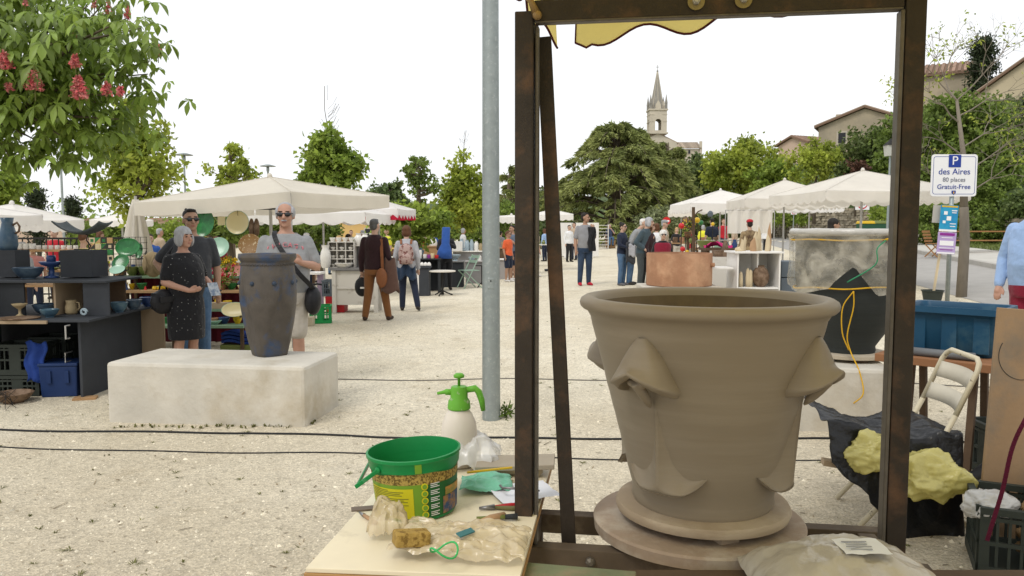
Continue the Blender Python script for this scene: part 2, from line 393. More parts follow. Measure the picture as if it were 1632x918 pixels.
# hillside behind the wall
hp = [(-70, 200), (-25, 190), (6, 140), (20, 80)] + [(w[0].x, w[0].y + .3) for w in wp] + [(26, 20), (30, 0)]
hzv = [0, 0, .6, 1.4] + [w[2] - .1 for w in wp] + [1.8, 1.8]
hm = MB(); NV = 10; NU = len(hp) - 1
def hfn(u, v):
    k = min(int(u * NU), NU - 1); t = u * NU - k
    x = hp[k][0] * (1 - t) + hp[k + 1][0] * t; y = hp[k][1] * (1 - t) + hp[k + 1][1] * t; z = hzv[k] * (1 - t) + hzv[k + 1] * t
    dx, dy = 60 * (.3 + .7 * u), 40 + 90 * (1 - u)
    h = 15 * v ** .8 * (1 - .25 * v)
    return (x + dx * v, y + dy * v, z + h)
hm.sheet(hfn, NU * 3, NV); struct(hm.build('hillside', M_HILL, smooth=True))

# houses on the hill
def roof_gable(mb, w, d, z0, z1, ov=.35, th=.18):
    for s in (-1, 1):
        a = (s * (w / 2 + ov), z0 - ov * (z1 - z0) / (w / 2)); b = (0, z1)
        y0, y1 = -d / 2 - ov, d / 2 + ov
        vs = [(a[0], y0, a[1]), (a[0], y1, a[1]), (b[0], y1, b[1]), (b[0], y0, b[1])]
        vs += [(x, y, z + th) for x, y, z in vs]
        mb.add(vs, [(0, 1, 2, 3), (7, 6, 5, 4), (0, 3, 7, 4), (0, 4, 5, 1), (1, 5, 6, 2), (3, 2, 6, 7)])
def tiles_gable(mb, w, d, z0, z1, ov=.35, th=.2, step=.45):
    n = int((d + 2 * ov) / step)
    for s in (-1, 1):
        for k in range(n):
            y = -d / 2 - ov + (k + .5) * step
            mb.bar((s * (w / 2 + ov + .03), y, z0 - ov * (z1 - z0) / (w / 2) + th), (0, y, z1 + th), .24, .14)
def gable_house(name, label, px, py, d, w, dep, eave_py, ridge_py, rz, wm, tm, base, wins=(), chim=None):
    p = at(px, py, d); ze = at(px, eave_py, d).z; zr = at(px, ridge_py, d).z
    t = thing(name, label, 'house', (p.x, p.y, base), R(rz))
    zb = -1.5; e = ze - base; r = zr - base
    m = MB(); pts = [(-w / 2, zb), (w / 2, zb), (w / 2, e), (0, r), (-w / 2, e)]
    m.prism(pts, -dep / 2, dep / 2, Matrix.Rotation(R(90), 4, 'X')); m.build('wall', wm, t)
    m = MB(); roof_gable(m, w, dep, e + .05, r + .05); ro = m.build('roof', mat('roof_bed', (.2, .13, .09), .9), t)
    m = MB(); tiles_gable(m, w, dep, e + .05, r + .05); tag(m.build('roof_tiles', tm, ro), None, None, kind='stuff')
    for (x, z, ww, hh, side) in wins:
        f = MB(); g2 = MB()
        if side == 'f':
            f.box((x, -dep / 2 - .03, z), (ww + .3, .1, hh + .3)); g2.box((x, -dep / 2 - .1, z), (ww, .06, hh))
        else:
            f.box((-w / 2 - .03, x, z), (.1, ww + .3, hh + .3)); g2.box((-w / 2 - .1, x, z), (.06, ww, hh))
        wo_ = f.build('window', M_CHST, t); g2.build('pane', M_DARKW, wo_)
    if chim:
        m = MB(); m.box((chim[0], chim[1], chim[2]), (.7, .7, 1.6)); m.box((chim[0], chim[1], chim[2] + .85), (.9, .9, .15)); m.build('chimney', wm, ro)
    return t
gable_house('stone_house', 'old rendered gable house above the trees with long tiled roof edge', 1384, 200, 75, 7.6, 10, 209, 184, -28, M_RENDER, M_TILE2, 6, [(1.2, 4.2, .35, .35, 'f'), (-1.8, 3.6, .6, .9, 'f'), (1, 3.4, .7, 1.0, 's')], (-2.4, 0, 5.4))
gable_house('small_house', 'small pinkish house with orange roof left of the gable house', 1288, 240, 95, 4.6, 5, 232, 221, -65, M_RENDER3, M_TILE, 7, [(0, 2.0, .6, .8, 'f')])
gable_house('hip_roof_house', 'house with weathered red tiled roof beside the hilltop cypress', 1512, 130, 72, 5.0, 5.2, 125, 105, 58, M_RENDER, M_TILE, 10, [(1, 2.6, .7, .9, 'f')])
gable_house('ochre_hill_house', 'pale ochre house with sloping roof and chimney behind the shirted man', 1668, 150, 62, 9.5, 9, 168, 98, -42, M_RENDER2, M_TILE2, 8, [(-2.5, 2.5, .8, 1.2, 'f')], (-1.5, 0, 5.6))
# low buildings behind the left-hand stalls
def low_building(name, label, px0, px1, d, top_py, dep, wm, wins):
    a = at(px0, top_py, d); b = at(px1, top_py, d); w = b.x - a.x; zg = gz(a.x, d)
    t = thing(name, label, 'building', ((a.x + b.x) / 2, d + dep / 2, zg)); h = a.z - zg
    MB().box((0, 0, h / 2 - .3), (w, dep, h + .6)).build('wall', wm, t)
    MB().box((0, 0, h + .08), (w + .5, dep + .5, .16)).build('roof_edge', M_TILE, t)
    for x in wins:
        f = MB().box((x, -dep / 2 - .02, h * .5), (1.1, .1, h * .45)).build('window', M_CHST, t)
        MB().box((x, -dep / 2 - .08, h * .5), (.9, .06, h * .38)).build('pane', M_DARKW, f)
low_building('long_building', 'long low pink building behind the cypress trees', -60, 330, 55, 351, 8, M_RENDER3, (-6, 0, 5))
low_building('ochre_building', 'low ochre yellow building behind the white parasols', 500, 628, 52, 349, 8, M_OCHRE, (-1.5, 1.2))
low_building('yellow_building', 'small yellow building between the left-hand parasols', 372, 470, 62, 352, 8, M_OCHRE, (0,))

# church with belfry and spire
CD = 220.0; cp = at(1046.5, 212, CD); kx = CD / F
def cz(py): return at(1046, py, CD).z
t = thing('church', 'stone village church with open belfry and pointed spire', 'church', (cp.x, CD, 14))
B0 = 14
def zz(py): return cz(py) - B0
W = 4.7; hb0, hb1 = zz(213), zz(177)
m = MB()
H = hb1 - hb0
def arch_wall(M, w, h, ow, oh0, oh1, th):
    a = [(-w / 2, 0), (-ow / 2, 0), (-ow / 2, oh1)] + [(-ow / 2 * math.cos(PI * k / 10), oh1 + ow / 2 * math.sin(PI * k / 10)) for k in range(1, 10)] + [(ow / 2, oh1), (ow / 2, 0), (w / 2, 0), (w / 2, h), (-w / 2, h)]
    m.prism(a, -th / 2, th / 2, M)
for k in range(4):
    Mx = Matrix.Translation((0, 0, hb0)) @ Matrix.Rotation(PI / 2 * k, 4, 'Z') @ Matrix.Translation((0, -W / 2 + .35 + (.004 if k % 2 else 0), 0)) @ Matrix.Rotation(R(90), 4, 'X')
    arch_wall(Mx, W - (.01 if k % 2 else 0), H, 1.7, .6, 2.9, .7)
m.box((0, 0, hb0 + .3), (W - .02, W - .02, .7)); m.build('belfry', M_CHST, t)
for z, e in ((hb1 + .1, .55), (hb0 - .1, .7)):
    MB().box((0, 0, z), (W + e, W + e, .38)).build('cornice', M_CHST, t)
for sx in (-1, 1):
    for z in (hb0 + 3.1, hb1 - 1.2): MB().box((sx * (W / 2 - .55), 0, z), (1.28, W + .16, .22)).build('string_course', M_CHST, t)
m = MB(); s0, s1 = hb1 + .3, zz(114)
m.lathe([(1.95, s0), (1.75, s0 + .8), (.12, s1), (.12, s1 + .1)], 8); sp_ = m.build('spire', M_SPIRE, t)
m = MB()
for k in range(8):
    a = 2 * PI * k / 8
    m.tube([(1.9 * math.cos(a), 1.9 * math.sin(a), s0 + .3), (.12 * math.cos(a), .12 * math.sin(a), s1)], .09, 5)
m.build('spire_rib', M_CHST, sp_)
m = MB(); m.box((0, 0, s1 + .9), (.12, .12, 1.8)); m.box((0, 0, s1 + 1.2), (.9, .1, .12)); m.ell((0, 0, s1 + .1), (.28, .28, .28)); m.build('cross', M_SPIRE, sp_)
for k in range(4):
    a = PI / 4 + PI / 2 * k; q = W / 2 * 1.28
    m = MB(); x, y = q * math.cos(a), q * math.sin(a); m.box((x, y, s0 + .7), (.62, .62, 1.5)); m.lathe([(.42, s0 + 1.45), (.04, s0 + 3.9)], 8, (x, y, 0)); m.build('pinnacle', M_SPIRE, t)
    m = MB(); a2 = PI / 2 * k; Mx = Matrix.Rotation(a2, 4, 'Z') @ Matrix.Translation((0, -1.75, s0)) @ Matrix.Rotation(R(90), 4, 'X')
    m.prism([(-.75, 0), (.75, 0), (.75, 1.1), (0, 2.4), (-.75, 1.1)], -.3, .3, Mx); dm = m.build('spire_dormer', M_CHST, sp_)
    m = MB(); m.box((0, 0, 0), (.5, .1, .9), M=Matrix.Rotation(a2, 4, 'Z') @ Matrix.Translation((0, -2.1, s0 + .9)))
m = MB(); fw = 10.5; m.prism([(-fw / 2, -6), (fw / 2, -6), (fw / 2, zz(229)), (0, zz(212) - .4), (-fw / 2, zz(229))], -2.0, 14, Matrix.Rotation(R(90), 4, 'X') @ Matrix.Translation((0, 0, -14 + 2))); m.build('nave_wall', M_CHST, t)
m = MB(); m.M = Matrix.Translation((0, 6.3, 0)); roof_gable(m, fw, 15.0, zz(229) + .05, zz(212) - .3, .5, .3); m.build('nave_roof', M_TILE2, t)
m = MB(); wx0 = 5.2; wl = 7.4; m.box((wx0 + wl / 2, 5, (zz(237) - 6) / 2), (wl, 9, zz(237) + 6)); m.box((wx0 + wl - .2, .45, (zz(225) - 6) / 2), (.7, .6, zz(225) + 6)); m.build('transept_wall', M_CHST, t)
m = MB()
for k in range(18):
    m.bar((wx0 + .2 + k * .41, -.1, zz(237) + .15), (wx0 + .2 + k * .41, 5.2, zz(225) + .2), .36, .22)
m.build('transept_roof', M_TILE2, t)
for wx in (wx0 + 1.2, wx0 + 4.0):
    f = MB().box((wx, .45, zz(242)), (1.0, .2, 1.4)).build('window', M_CHST, t); MB().box((wx, .32, zz(242)), (.6, .1, 1.0)).build('pane', M_DARKW, f)
# ================================================================== TREES
M_BARK = mat('bark', (.13, .105, .075), .95, var=.25, vscale=8, bump=.7, bscale=25, stretch=(1, 1, .25))
M_BARKG = mat('grey_bark', (.22, .19, .15), .95, var=.2, vscale=8, bump=.6, bscale=25, stretch=(1, 1, .25))
def mesh_from_np(name, V, Fq, m, parent=None):
    me = bpy.data.meshes.new(name); k = Fq.shape[1]
    me.vertices.add(len(V)); me.vertices.foreach_set('co', V.astype(np.float32).ravel())
    me.loops.add(Fq.size); me.loops.foreach_set('vertex_index', Fq.astype(np.int32).ravel())
    me.polygons.add(len(Fq)); me.polygons.foreach_set('loop_start', np.arange(len(Fq), dtype=np.int32) * k)
    me.update(calc_edges=True); me.materials.append(m)
    o = bpy.data.objects.new(name, me); col.objects.link(o)
    if parent is not None: o.parent = parent
    return o
def unit(a): return a / np.maximum(np.linalg.norm(a, axis=1, keepdims=True), 1e-6)
def leaf_cards(C, size, droop=.3, aspect=.62, axis=None, fold=.22):
    """rhombic folded leaves at points C -> verts, quads (two quads per leaf would double the cost; one bent kite each)"""
    n = len(C)
    d = rng.normal(size=(n, 3)) if axis is None else axis + rng.normal(size=(n, 3)) * .35
    d[:, 2] -= droop; d = unit(d)
    s = unit(np.cross(d, rng.normal(size=(n, 3)))); nn = np.cross(d, s)
    L = (size * rng.uniform(.6, 1.25, n))[:, None]; Wd = L * aspect * .5
    a = C; b = C + d * L * .45 + s * Wd + nn * L * fold * .5; c = C + d * L - nn * L * fold * .3; e = C + d * L * .45 - s * Wd + nn * L * fold * .5
    V = np.stack([a, b, c, e], 1).reshape(-1, 3); I = np.arange(n)[:, None] * 4
    return V, np.concatenate([I, I + 1, I + 2, I + 3], 1)
def crown_points(shape, n, rx, ry, rz):
    P = rng.normal(size=(n, 3)); P = unit(P) * (rng.random(n) ** .45)[:, None]
    if shape == 'cone':
        t = (P[:, 2] + 1) / 2; k = np.clip(1.15 - t, .08, 1) ** .75; P[:, 0] *= k * 1.1; P[:, 1] *= k * 1.1
    elif shape == 'column':
        k = (1 - np.abs(P[:, 2]) ** 3) ** .5 * .5 + .5; r = np.hypot(P[:, 0], P[:, 1]); P[:, 2] = rng.uniform(-1, 1, n)
        t = (P[:, 2] + 1) / 2; kk = np.clip(np.minimum(1, (1.02 - t) * 2.4), .05, 1) * np.clip(t * 6 + .5, .4, 1); P[:, 0] *= kk / 1.0; P[:, 1] *= kk
    elif shape == 'spread':
        P[:, 2] = np.abs(P[:, 2]) * 1.0 * np.sign(rng.normal(size=n) + .6)
    return P * np.array([rx, ry, rz])
def tree(name, label, bx, d, shape='round', ncl=60, per=60, leaf=.12, m=None, bark=None, base_z=None, cat='tree', group=None, clr=.2, droop=.4, trunk=None, twig=True, depth=None, lead=0, aspect=.62, limbs=26, trunk_px=None):
    """bx = crown box in the photograph (x0, x1, y0, y1); d its distance"""
    x0, x1, y0, y1 = bx; k = d / F
    rx = (x1 - x0) / 2 * k; rz_ = (y1 - y0) / 2 * k; c = at((x0 + x1) / 2, (y0 + y1) / 2, d)
    gx = at(trunk_px, 400, d).x if trunk_px else c.x
    bz = base_z if base_z is not None else gz(gx, d)
    t = thing(name, label, cat, (gx, d, bz), 0, group); o = np.array([gx, d, bz])
    ry = depth or rx * .9
    CL = crown_points(shape, ncl, rx * .97, ry * .97, rz_ * .96) + np.array([c.x, c.y, c.z])
    h = c.z - bz; tr = trunk or max(.04, .021 * (h + rz_))
    mb = MB(); bm_ = bark or M_BARK
    top = Vector((c.x - gx, 0, h + rz_ * (.55 if shape != 'cone' else .9)))
    pts = [Vector((0, 0, -.2)), Vector((jit(.04), jit(.04), h * .35)), Vector(((c.x - gx) * .6 + jit(.1), jit(.1), h * .8)), top]
    mb.tube(pts, [tr * 1.15, tr * .9, tr * .7, tr * .12], 8)
    if lead: mb.tube([top, top + Vector((jit(.1), 0, lead * .5)), top + Vector((jit(.15), 0, lead))], [tr * .13, tr * .1, .01], 5)
    if lead:
        for q in range(16):
            b0 = top + Vector((0, 0, lead * random.uniform(-.2, .8))); a = random.random() * 6.28; L = lead * random.uniform(.12, .3)
            mb.tube([b0, b0 + Vector((math.cos(a) * L * .6, math.sin(a) * L * .6, L * .5)), b0 + Vector((math.cos(a) * L, math.sin(a) * L, L * 1.2))], [tr * .05, tr * .04, .006], 4, False)
    for q in CL[:limbs]:
        e = Vector(q - o); z0 = max(h * .35, min(e.z - rz_ * .25, h + rz_ * .4)); f = min(1, z0 / top.z); s = Vector((top.x * f, 0, z0))
        mid = s.lerp(e, .5) + Vector((jit(.1) * rx, jit(.1) * rx, -.08 * rz_))
        mb.tube([s, mid, e], [tr * .38, tr * .22, tr * .06], 5, False)
    mb.build('trunk', bm_, t, smooth=True)
    r_ = clr * max(rx, rz_) ** .6 * min(rx, rz_) ** .4
    sc_ = rng.uniform(.55, 1.25, len(CL))
    P = np.repeat(CL, per, 0) + rng.normal(size=(len(CL) * per, 3)) * (np.repeat(sc_, per)[:, None] * r_ * np.array([.62, .62, .45]))
    V, Q = leaf_cards(P - o, leaf, droop, aspect)
    mesh_from_np('crown', V, Q, m, t)
    return t
L_LIME = leafmat('lime_leaves', (.29, .37, .06), (.20, .29, .045), .45)
L_YEL = leafmat('young_leaves', (.40, .45, .07), (.27, .34, .05), .45)
L_MID = leafmat('mid_leaves', (.21, .285, .055), (.145, .21, .045), .42)
L_DARK = leafmat('dark_leaves', (.10, .145, .04), (.14, .175, .05), .3)
L_PINE = leafmat('pine_needles', (.10, .15, .05), (.14, .18, .055), .25)
L_CYP = leafmat('cypress_foliage', (.04, .058, .022), (.028, .042, .018), .1)
L_OLIVE = leafmat('olive_leaves', (.22, .25, .12), (.16, .19, .08), .3)
L_RED = leafmat('reddish_leaves', (.13, .06, .04), (.09, .05, .03), .2)
G_L = 'young trees among the left-hand stalls'
tree('lime_tree', 'leafy young tree behind the closed parasol', (148, 300, 150, 350), 15, 'cone', 80, 60, .13, L_YEL, clr=.2, depth=.9, lead=.25, trunk_px=232)
tree('lime_tree', 'bushy tree with bare leader twig above the cream parasol', (462, 586, 205, 318), 24, 'cone', 75, 70, .19, L_LIME, clr=.2, lead=1.35, trunk_px=512)
tree('small_tree', 'small round green tree cut off behind the blue jug', (-45, 40, 248, 345), 20, 'round', 45, 70, .16, L_LIME)
tree('slender_tree', 'slender pale tree left of the cream parasol peak', (325, 412, 228, 322), 26, 'round', 34, 45, .17, L_YEL, clr=.17, lead=.4)
tree('thin_tree', 'sparse thin tree with open branches above the red-edged parasol', (636, 700, 250, 330), 28, 'spread', 30, 40, .16, L_MID, clr=.17, lead=.3, trunk=.12)
tree('pale_tree', 'pale conical tree left of the galvanised pole', (694, 785, 245, 372), 30, 'cone', 80, 70, .2, L_YEL, clr=.2, lead=1.0)
tree('round_pine', 'dark rounded pine behind the white parasols', (585, 655, 288, 345), 45, 'round', 50, 70, .26, L_PINE, clr=.22)
tree('green_bush_tree', 'bright bushy tree under the thin open tree', (612, 718, 325, 392), 22, 'round', 60, 60, .17, L_LIME, clr=.22, trunk=.1)
tree('green_bush_tree', 'low bushy tree behind the galvanised pole', (715, 850, 318, 372), 38, 'round', 60, 60, .22, L_MID, clr=.22, trunk=.1)
tree('shade_tree', 'low tree seen under the white parasol valance', (408, 545, 345, 398), 21, 'round', 50, 50, .15, L_MID, clr=.2, trunk=.13)
tree('shade_tree', 'dark leafy tree behind the hanging plates', (300, 432, 330, 388), 19, 'round', 55, 50, .13, L_MID, clr=.2, trunk=.12)
tree('round_tree', 'green tree behind the pale slender one', (560, 640, 318, 362), 33, 'round', 40, 60, .2, L_LIME, clr=.22)
# cypresses behind the left stalls
tree('cypress', 'dark narrow cypress beside the pink building', (47, 72, 302, 400), 42, 'column', 60, 70, .2, L_CYP, clr=.35, aspect=.35, droop=-.8, cat='cypress')
tree('cypress', 'shorter dark cypress behind the grey lamp pole', (106, 127, 316, 400), 44, 'column', 55, 70, .2, L_CYP, clr=.35, aspect=.35, droop=-.8, cat='cypress')
tree('cypress', 'tall dark cypress on the hilltop beside red roof', (1545, 1586, 66, 150), 66, 'column', 70, 80, .33, L_CYP, clr=.35, aspect=.35, droop=-.8, base_z=10, cat='cypress')
tree('cypress', 'dark cypress above the shirted man by the ochre house', (1622, 1668, 165, 330), 50, 'column', 80, 80, .3, L_CYP, clr=.35, aspect=.35, droop=-.8, base_z=2, cat='cypress')
tree('cypress', 'tiny thin cypress beside the church tower', (1009, 1017, 212, 250), 180, 'column', 20, 40, .6, L_CYP, clr=.35, aspect=.35, droop=-.8, base_z=10, cat='cypress')
# trees on the right-hand hill and behind
tree('hillside_tree', 'bright green tree right of the church', (1122, 1262, 222, 318), 60, 'round', 110, 75, .34, L_YEL, clr=.2, base_z=1)
tree('hillside_tree', 'dark green tree between the cedar and bright tree', (1078, 1165, 250, 330), 72, 'round', 70, 70, .36, L_DARK, clr=.22, base_z=1)
tree('hillside_tree', 'yellow-green airy tree below the gable house', (1255, 1345, 222, 300), 46, 'spread', 70, 55, .24, L_YEL, clr=.17, base_z=2)
tree('hillside_tree', 'dark dense oak in front of the gable house', (1325, 1442, 206, 322), 52, 'round', 110, 80, .3, L_DARK, clr=.22, base_z=2)
tree('hillside_tree', 'mid green tree behind the iron frame post', (1395, 1500, 165, 300), 48, 'round', 110, 80, .28, L_MID, clr=.22, base_z=2)
tree('hillside_tree', 'large green tree filling the slope behind the parking sign', (1440, 1625, 150, 350), 40, 'round', 200, 85, .26, L_MID, clr=.19, base_z=2)
tree('hillside_tree', 'green tree under the ochre house', (1560, 1660, 165, 330), 44, 'round', 110, 80, .26, L_DARK, clr=.2, base_z=2)
tree('hillside_tree', 'pale olive tree hugging the ochre house wall', (1575, 1650, 145, 210), 56, 'round', 40, 60, .25, L_OLIVE, clr=.2, base_z=6)
tree('hillside_tree', 'green tree left of the small pinkish house', (1190, 1275, 255, 325), 56, 'round', 70, 70, .28, L_LIME, clr=.2, base_z=1)
tree('shrub', 'reddish shrub above the stone wall', (1338, 1392, 258, 305), 45, 'round', 40, 60, .18, L_RED, clr=.22, base_z=2.4, cat='shrub')
tree('shrub', 'leafy hedge shrub over the stone wall by the parking sign', (1430, 1535, 318, 398), 33, 'round', 70, 70, .15, L_MID, clr=.2, cat='shrub', base_z=.8)
tree('shrub', 'green shrub trailing over the wall beside the recycling bins', (1385, 1450, 315, 372), 40, 'round', 60, 60, .17, L_LIME, clr=.22, cat='shrub', base_z=.9)
tree('shrub', 'dark shrub on the wall behind the sign tree', (1530, 1612, 262, 352), 36, 'round', 70, 70, .16, L_MID, clr=.2, cat='shrub', base_z=1)
tree('shrub', 'ivy clump hanging on the wall below small parasols', (1205, 1300, 330, 362), 52, 'round', 45, 50, .2, L_LIME, clr=.25, cat='shrub', base_z=.8)
tree('shrub', 'silvery shrub behind the no entry sign', (1015, 1090, 328, 375), 46, 'round', 60, 60, .18, L_OLIVE, clr=.22, cat='shrub')
tree('shrub', 'grey-green shrub behind the seated man', (935, 1000, 340, 376), 66, 'round', 40, 60, .18, L_OLIVE, clr=.22, cat='shrub')
tree('small_conifer', 'small dark conifer beside the church nave', (1095, 1122, 238, 300), 150, 'cone', 30, 50, .8, L_PINE, clr=.3, base_z=4)
tree('far_wood', 'dark trees closing the view behind the frame post', (790, 905, 292, 362), 75, 'round', 90, 60, .4, L_PINE, clr=.22)
# far belt of trees closing the horizon
bel = MB()
P = []
for k in range(150):
    a = -62 + k * .85; dd = random.uniform(105, 150); x = math.tan(R(max(-52, min(52, a)))) * dd
    P.append((x, dd, random.uniform(1, 5)))
P = np.array(P); P = np.repeat(P, 60, 0) + rng.normal(size=(9000, 3)) * np.array([2.5, 2, 1.6])
V, Q = leaf_cards(P, .9, .3)
tag(mesh_from_np('far_woodland', V, Q, L_MID), 'far belt of woodland on the horizon', 'woodland', kind='stuff')

# big cedar: arching branches carrying drooping needle sprays
def cedar(name, label, px, d, w_px, top_py, bot_py, nb, seed, cat='tree', dens=1.0):
    rs = np.random.default_rng(seed); p = gnd(px, d); k = d / F; Hh = at(px, top_py, d).z - p.z; Rm = w_px / 2 * k
    t = thing(name, label, cat, p); mb = MB()
    mb.tube([(0, 0, -.3), (.1, 0, Hh * .4), (0, 0, Hh * .75), (.05, .05, Hh * .97)], [.55, .42, .2, .03], 9)
    PT = []; AX = []
    for b in range(nb):
        f = (b + rs.random()) / nb; z0 = Hh * (.06 + .88 * f); L = Rm * (1.05 - f) ** .78 * rs.uniform(.75, 1.1); a = rs.random() * 6.283; rise = (.16 + .45 * f) * L
        dr = np.array([math.cos(a), math.sin(a), 0]); pts = []
        for s in np.linspace(0, 1, 9):
            q = dr * L * s; z = z0 + rise * math.sin(s * 2.2) * 1.0 - .34 * L * s ** 2.6
            pts.append((q[0], q[1], z))
        mb.tube(pts, [.12 * (1 - .85 * s) * (1.1 - f * .7) for s in np.linspace(0, 1, 9)], 5, False)
        pa = np.array(pts); side = np.array([-dr[1], dr[0], 0])
        nsp = int(22 * dens)
        for q in range(nsp):
            s = .22 + .78 * rs.random() ** .8; i = min(int(s * 8), 7); fr = s * 8 - i; base = pa[i] * (1 - fr) + pa[i + 1] * fr
            sl = L * .34 * rs.uniform(.4, 1) * (1.15 - s * .5) * rs.choice([-1, 1]); m_ = 40
            u = rs.random(m_) ** .8
            pos = base + side * (u * sl)[:, None] + dr * (u * abs(sl) * .55)[:, None]; pos[:, 2] += -.42 * abs(sl) * u ** 2 + rs.normal(size=m_) * .04
            ax = side * np.sign(sl) * .6 + dr * .7; PT.append(pos); AX.append(np.repeat((ax + np.array([0, 0, -.45]))[None], m_, 0))
    mb.build('trunk', M_BARK, t, smooth=True)
    PT = np.concatenate(PT); AX = np.concatenate(AX)
    V, Q = leaf_cards(PT, .42 * (d / 58), .12, .21, AX, .12)
    mesh_from_np('crown', V, Q, leafmat('cedar_needles', (.36, .39, .13), (.22, .26, .08), .32), t)
cedar('cedar_tree', 'huge spreading cedar with drooping boughs in front of the church', 982, 56, 325, 193, 360, 105, 3)
cedar('cedar_tree', 'second cedar crown right of the big one below the church', 1062, 66, 170, 222, 350, 46, 8, dens=.8)
cedar('cedar_tree', 'flat-topped conifer seen between the pole and frame post', 812, 70, 110, 262, 350, 26, 9, dens=.7)

# half-leafed tree by the parking sign: bare twigs and tufts of new leaves
p = gnd(1535, 14.2); t = thing('budding_tree', 'nearly bare young tree with long twigs behind the parking sign', 'tree', p)
mb = MB(); tips = []
def grow(a, dirv, L, r, lv):
    b = a + dirv * L; mid = a.lerp(b, .5) + Vector((jit(.06), jit(.06), jit(.04))) * L
    mb.tube([a, mid, b], [r, r * .85, r * .68], 6 if lv < 2 else 4, False)
    if lv >= 5 or r < .003: tips.append((b, dirv)); return
    for k in range(3):
        nd = (dirv + Vector((jit(.75), jit(.6), jit(.5) + .02 - .06 * lv))).normalized(); grow(b, nd, L * random.uniform(.62, .86), r * random.uniform(.5, .68), lv + 1)
    if lv > 1 and random.random() < .6: tips.append((b, dirv))
zt = at(1530, 330, 14.2).z - p.z
mb.tube([(0, 0, -.2), (.02, 0, 1.0), (-.02, 0, zt)], [.095, .085, .075], 9)
a0 = Vector((-.02, 0, zt)); a1 = at(1525, 160, 14.2) - p; mb.tube([a0, (a0 + a1) / 2 + Vector((.05, 0, 0)), a1], [.07, .045, .024], 8)
for f, dx, L in ((1, -.7, .52), (1, .5, .55), (1, -.1, .55), (.85, .9, .5), (.8, -.9, .5), (.55, 1, .5), (.5, -1, .42), (.3, .95, .55), (.1, -.8, .42), (.12, .9, .5)):
    grow(a0.lerp(a1, f), Vector((dx, jit(.5), .62)).normalized(), L, .015, 1)
mb.build('trunk', M_BARKG, t, smooth=True)
idx = [i for i in range(len(tips)) if random.random() < .22]
C = np.array([tips[i][0] for i in idx]); C = np.repeat(C, 5, 0) + rng.normal(size=(len(C) * 5, 3)) * .05
V, Q = leaf_cards(C, .075, .9, .45); mesh_from_np('crown', V, Q, L_YEL, t)

# pink-flowering horse chestnut, top left
p = gnd(-70, 7.4); t = thing('chestnut_tree', 'pink-flowering horse chestnut overhanging the dark pottery stall', 'tree', p); o = Vector(p)
mb = MB(); top = at(-40, 200, 7.4) - o
mb.tube([(0, 0, -.2), (.02, 0, 1.2), top], [.13, .11, .09], 10)
cc = at(40, 118, 7.3) - o
def inside(px, py):
    # crown outline read from the photograph, as metres on the tree's own plane
    e = ((px + 10) / 245) ** 2 + ((py - 92) / 148) ** 2
    return e
LP = []; br = []
for k in range(46):
    px = random.uniform(-150, 285); py = random.uniform(-80, 240)
    if inside(px, py) > 1: continue
    q = at(px, py, 7.3 + jit(.75)) - o; br.append(q)
for px, py in ((238, 98), (236, 118), (225, 45), (210, 165), (190, 190), (160, 210), (128, 240), (60, 225), (200, 30), (140, 10), (15, 250), (95, 215)):
    br.append(at(px, py, 7.2 + jit(.4)) - o)
tw = MB()
for q in br:
    s = top.lerp(Vector((0, 0, 1.3)), random.uniform(-.3, .25)) if q.x < 1.2 else top + (q - top) * .25
    mid = s.lerp(q, .55) + Vector((0, jit(.15), .10 + jit(.08))); mb.tube([top.lerp(s, .8), s.lerp(mid, .6), mid, q], [.026, .02, .014, .005], 6, False)
    for _ in range(30): LP.append((s.lerp(q, random.uniform(.5, 1.04)) + Vector((jit(.3), jit(.42), jit(.26))), q))
mb.build('trunk', M_BARK, t, smooth=True)
Vv = []; Fv = []
prof = [(0, .0), (.3, .42), (.62, 1.0), (.82, .72), (1.0, 0)]
for (q, tip) in LP:
    nL = random.choice((5, 5, 7)); size = random.uniform(.10, .18); tilt = Vector((jit(.7), jit(.7) - .35, 1.0)).normalized(); ax = tilt.orthogonal().normalized(); ay = tilt.cross(ax); a0_ = random.random() * 6.28
    for i in range(nL):
        a = a0_ + (i - (nL - 1) / 2) * R(46 if nL == 7 else 58); dr = ax * math.cos(a) + ay * math.sin(a); sd_ = tilt.cross(dr); L = size * (1 - .09 * abs(i - (nL - 1) / 2)); wv = L * .21
        base = len(Vv); dp = random.uniform(.35, .85)
        for f, w in prof:
            c = q + dr * L * f * (1 - .25 * f) + Vector((0, 0, -dp * L * f * f)) ; lift = tilt * w * wv * .35
            Vv += [c - sd_ * w * wv + lift, c, c + sd_ * w * wv + lift]
        for j in range(4):
            b = base + j * 3; Fv += [(b, b + 1, b + 4, b + 3), (b + 1, b + 2, b + 5, b + 4)]
mesh_from_np('crown', np.array([tuple(v) for v in Vv]), np.array(Fv), mat('chestnut_leaves', (.22, .315, .055), .45, isl=.4, var=.2, vscale=2.2, col2=(.21, .29, .05), c2scale=1.6, transl=.4, spec=.4), t)
M_FLOW = mat('pink_blossom', (.60, .13, .14), .7, isl=.4, col2=(.66, .30, .27), c2scale=18, transl=.25)
fl = [(55, 128, .12, 1), (126, 140, .13, 1), (8, 96, .10, 1), (120, 97, .07, 1), (170, 140, .07, 1), (192, 145, .05, 1), (14, 138, .04, 1), (203, 22, .09, 0), (172, 12, .09, 0), (150, 3, .08, 0), (252, 80, .08, 0), (118, 55, .06, 0), (40, 2, .06, 0), (-30, 60, .1, 1)]
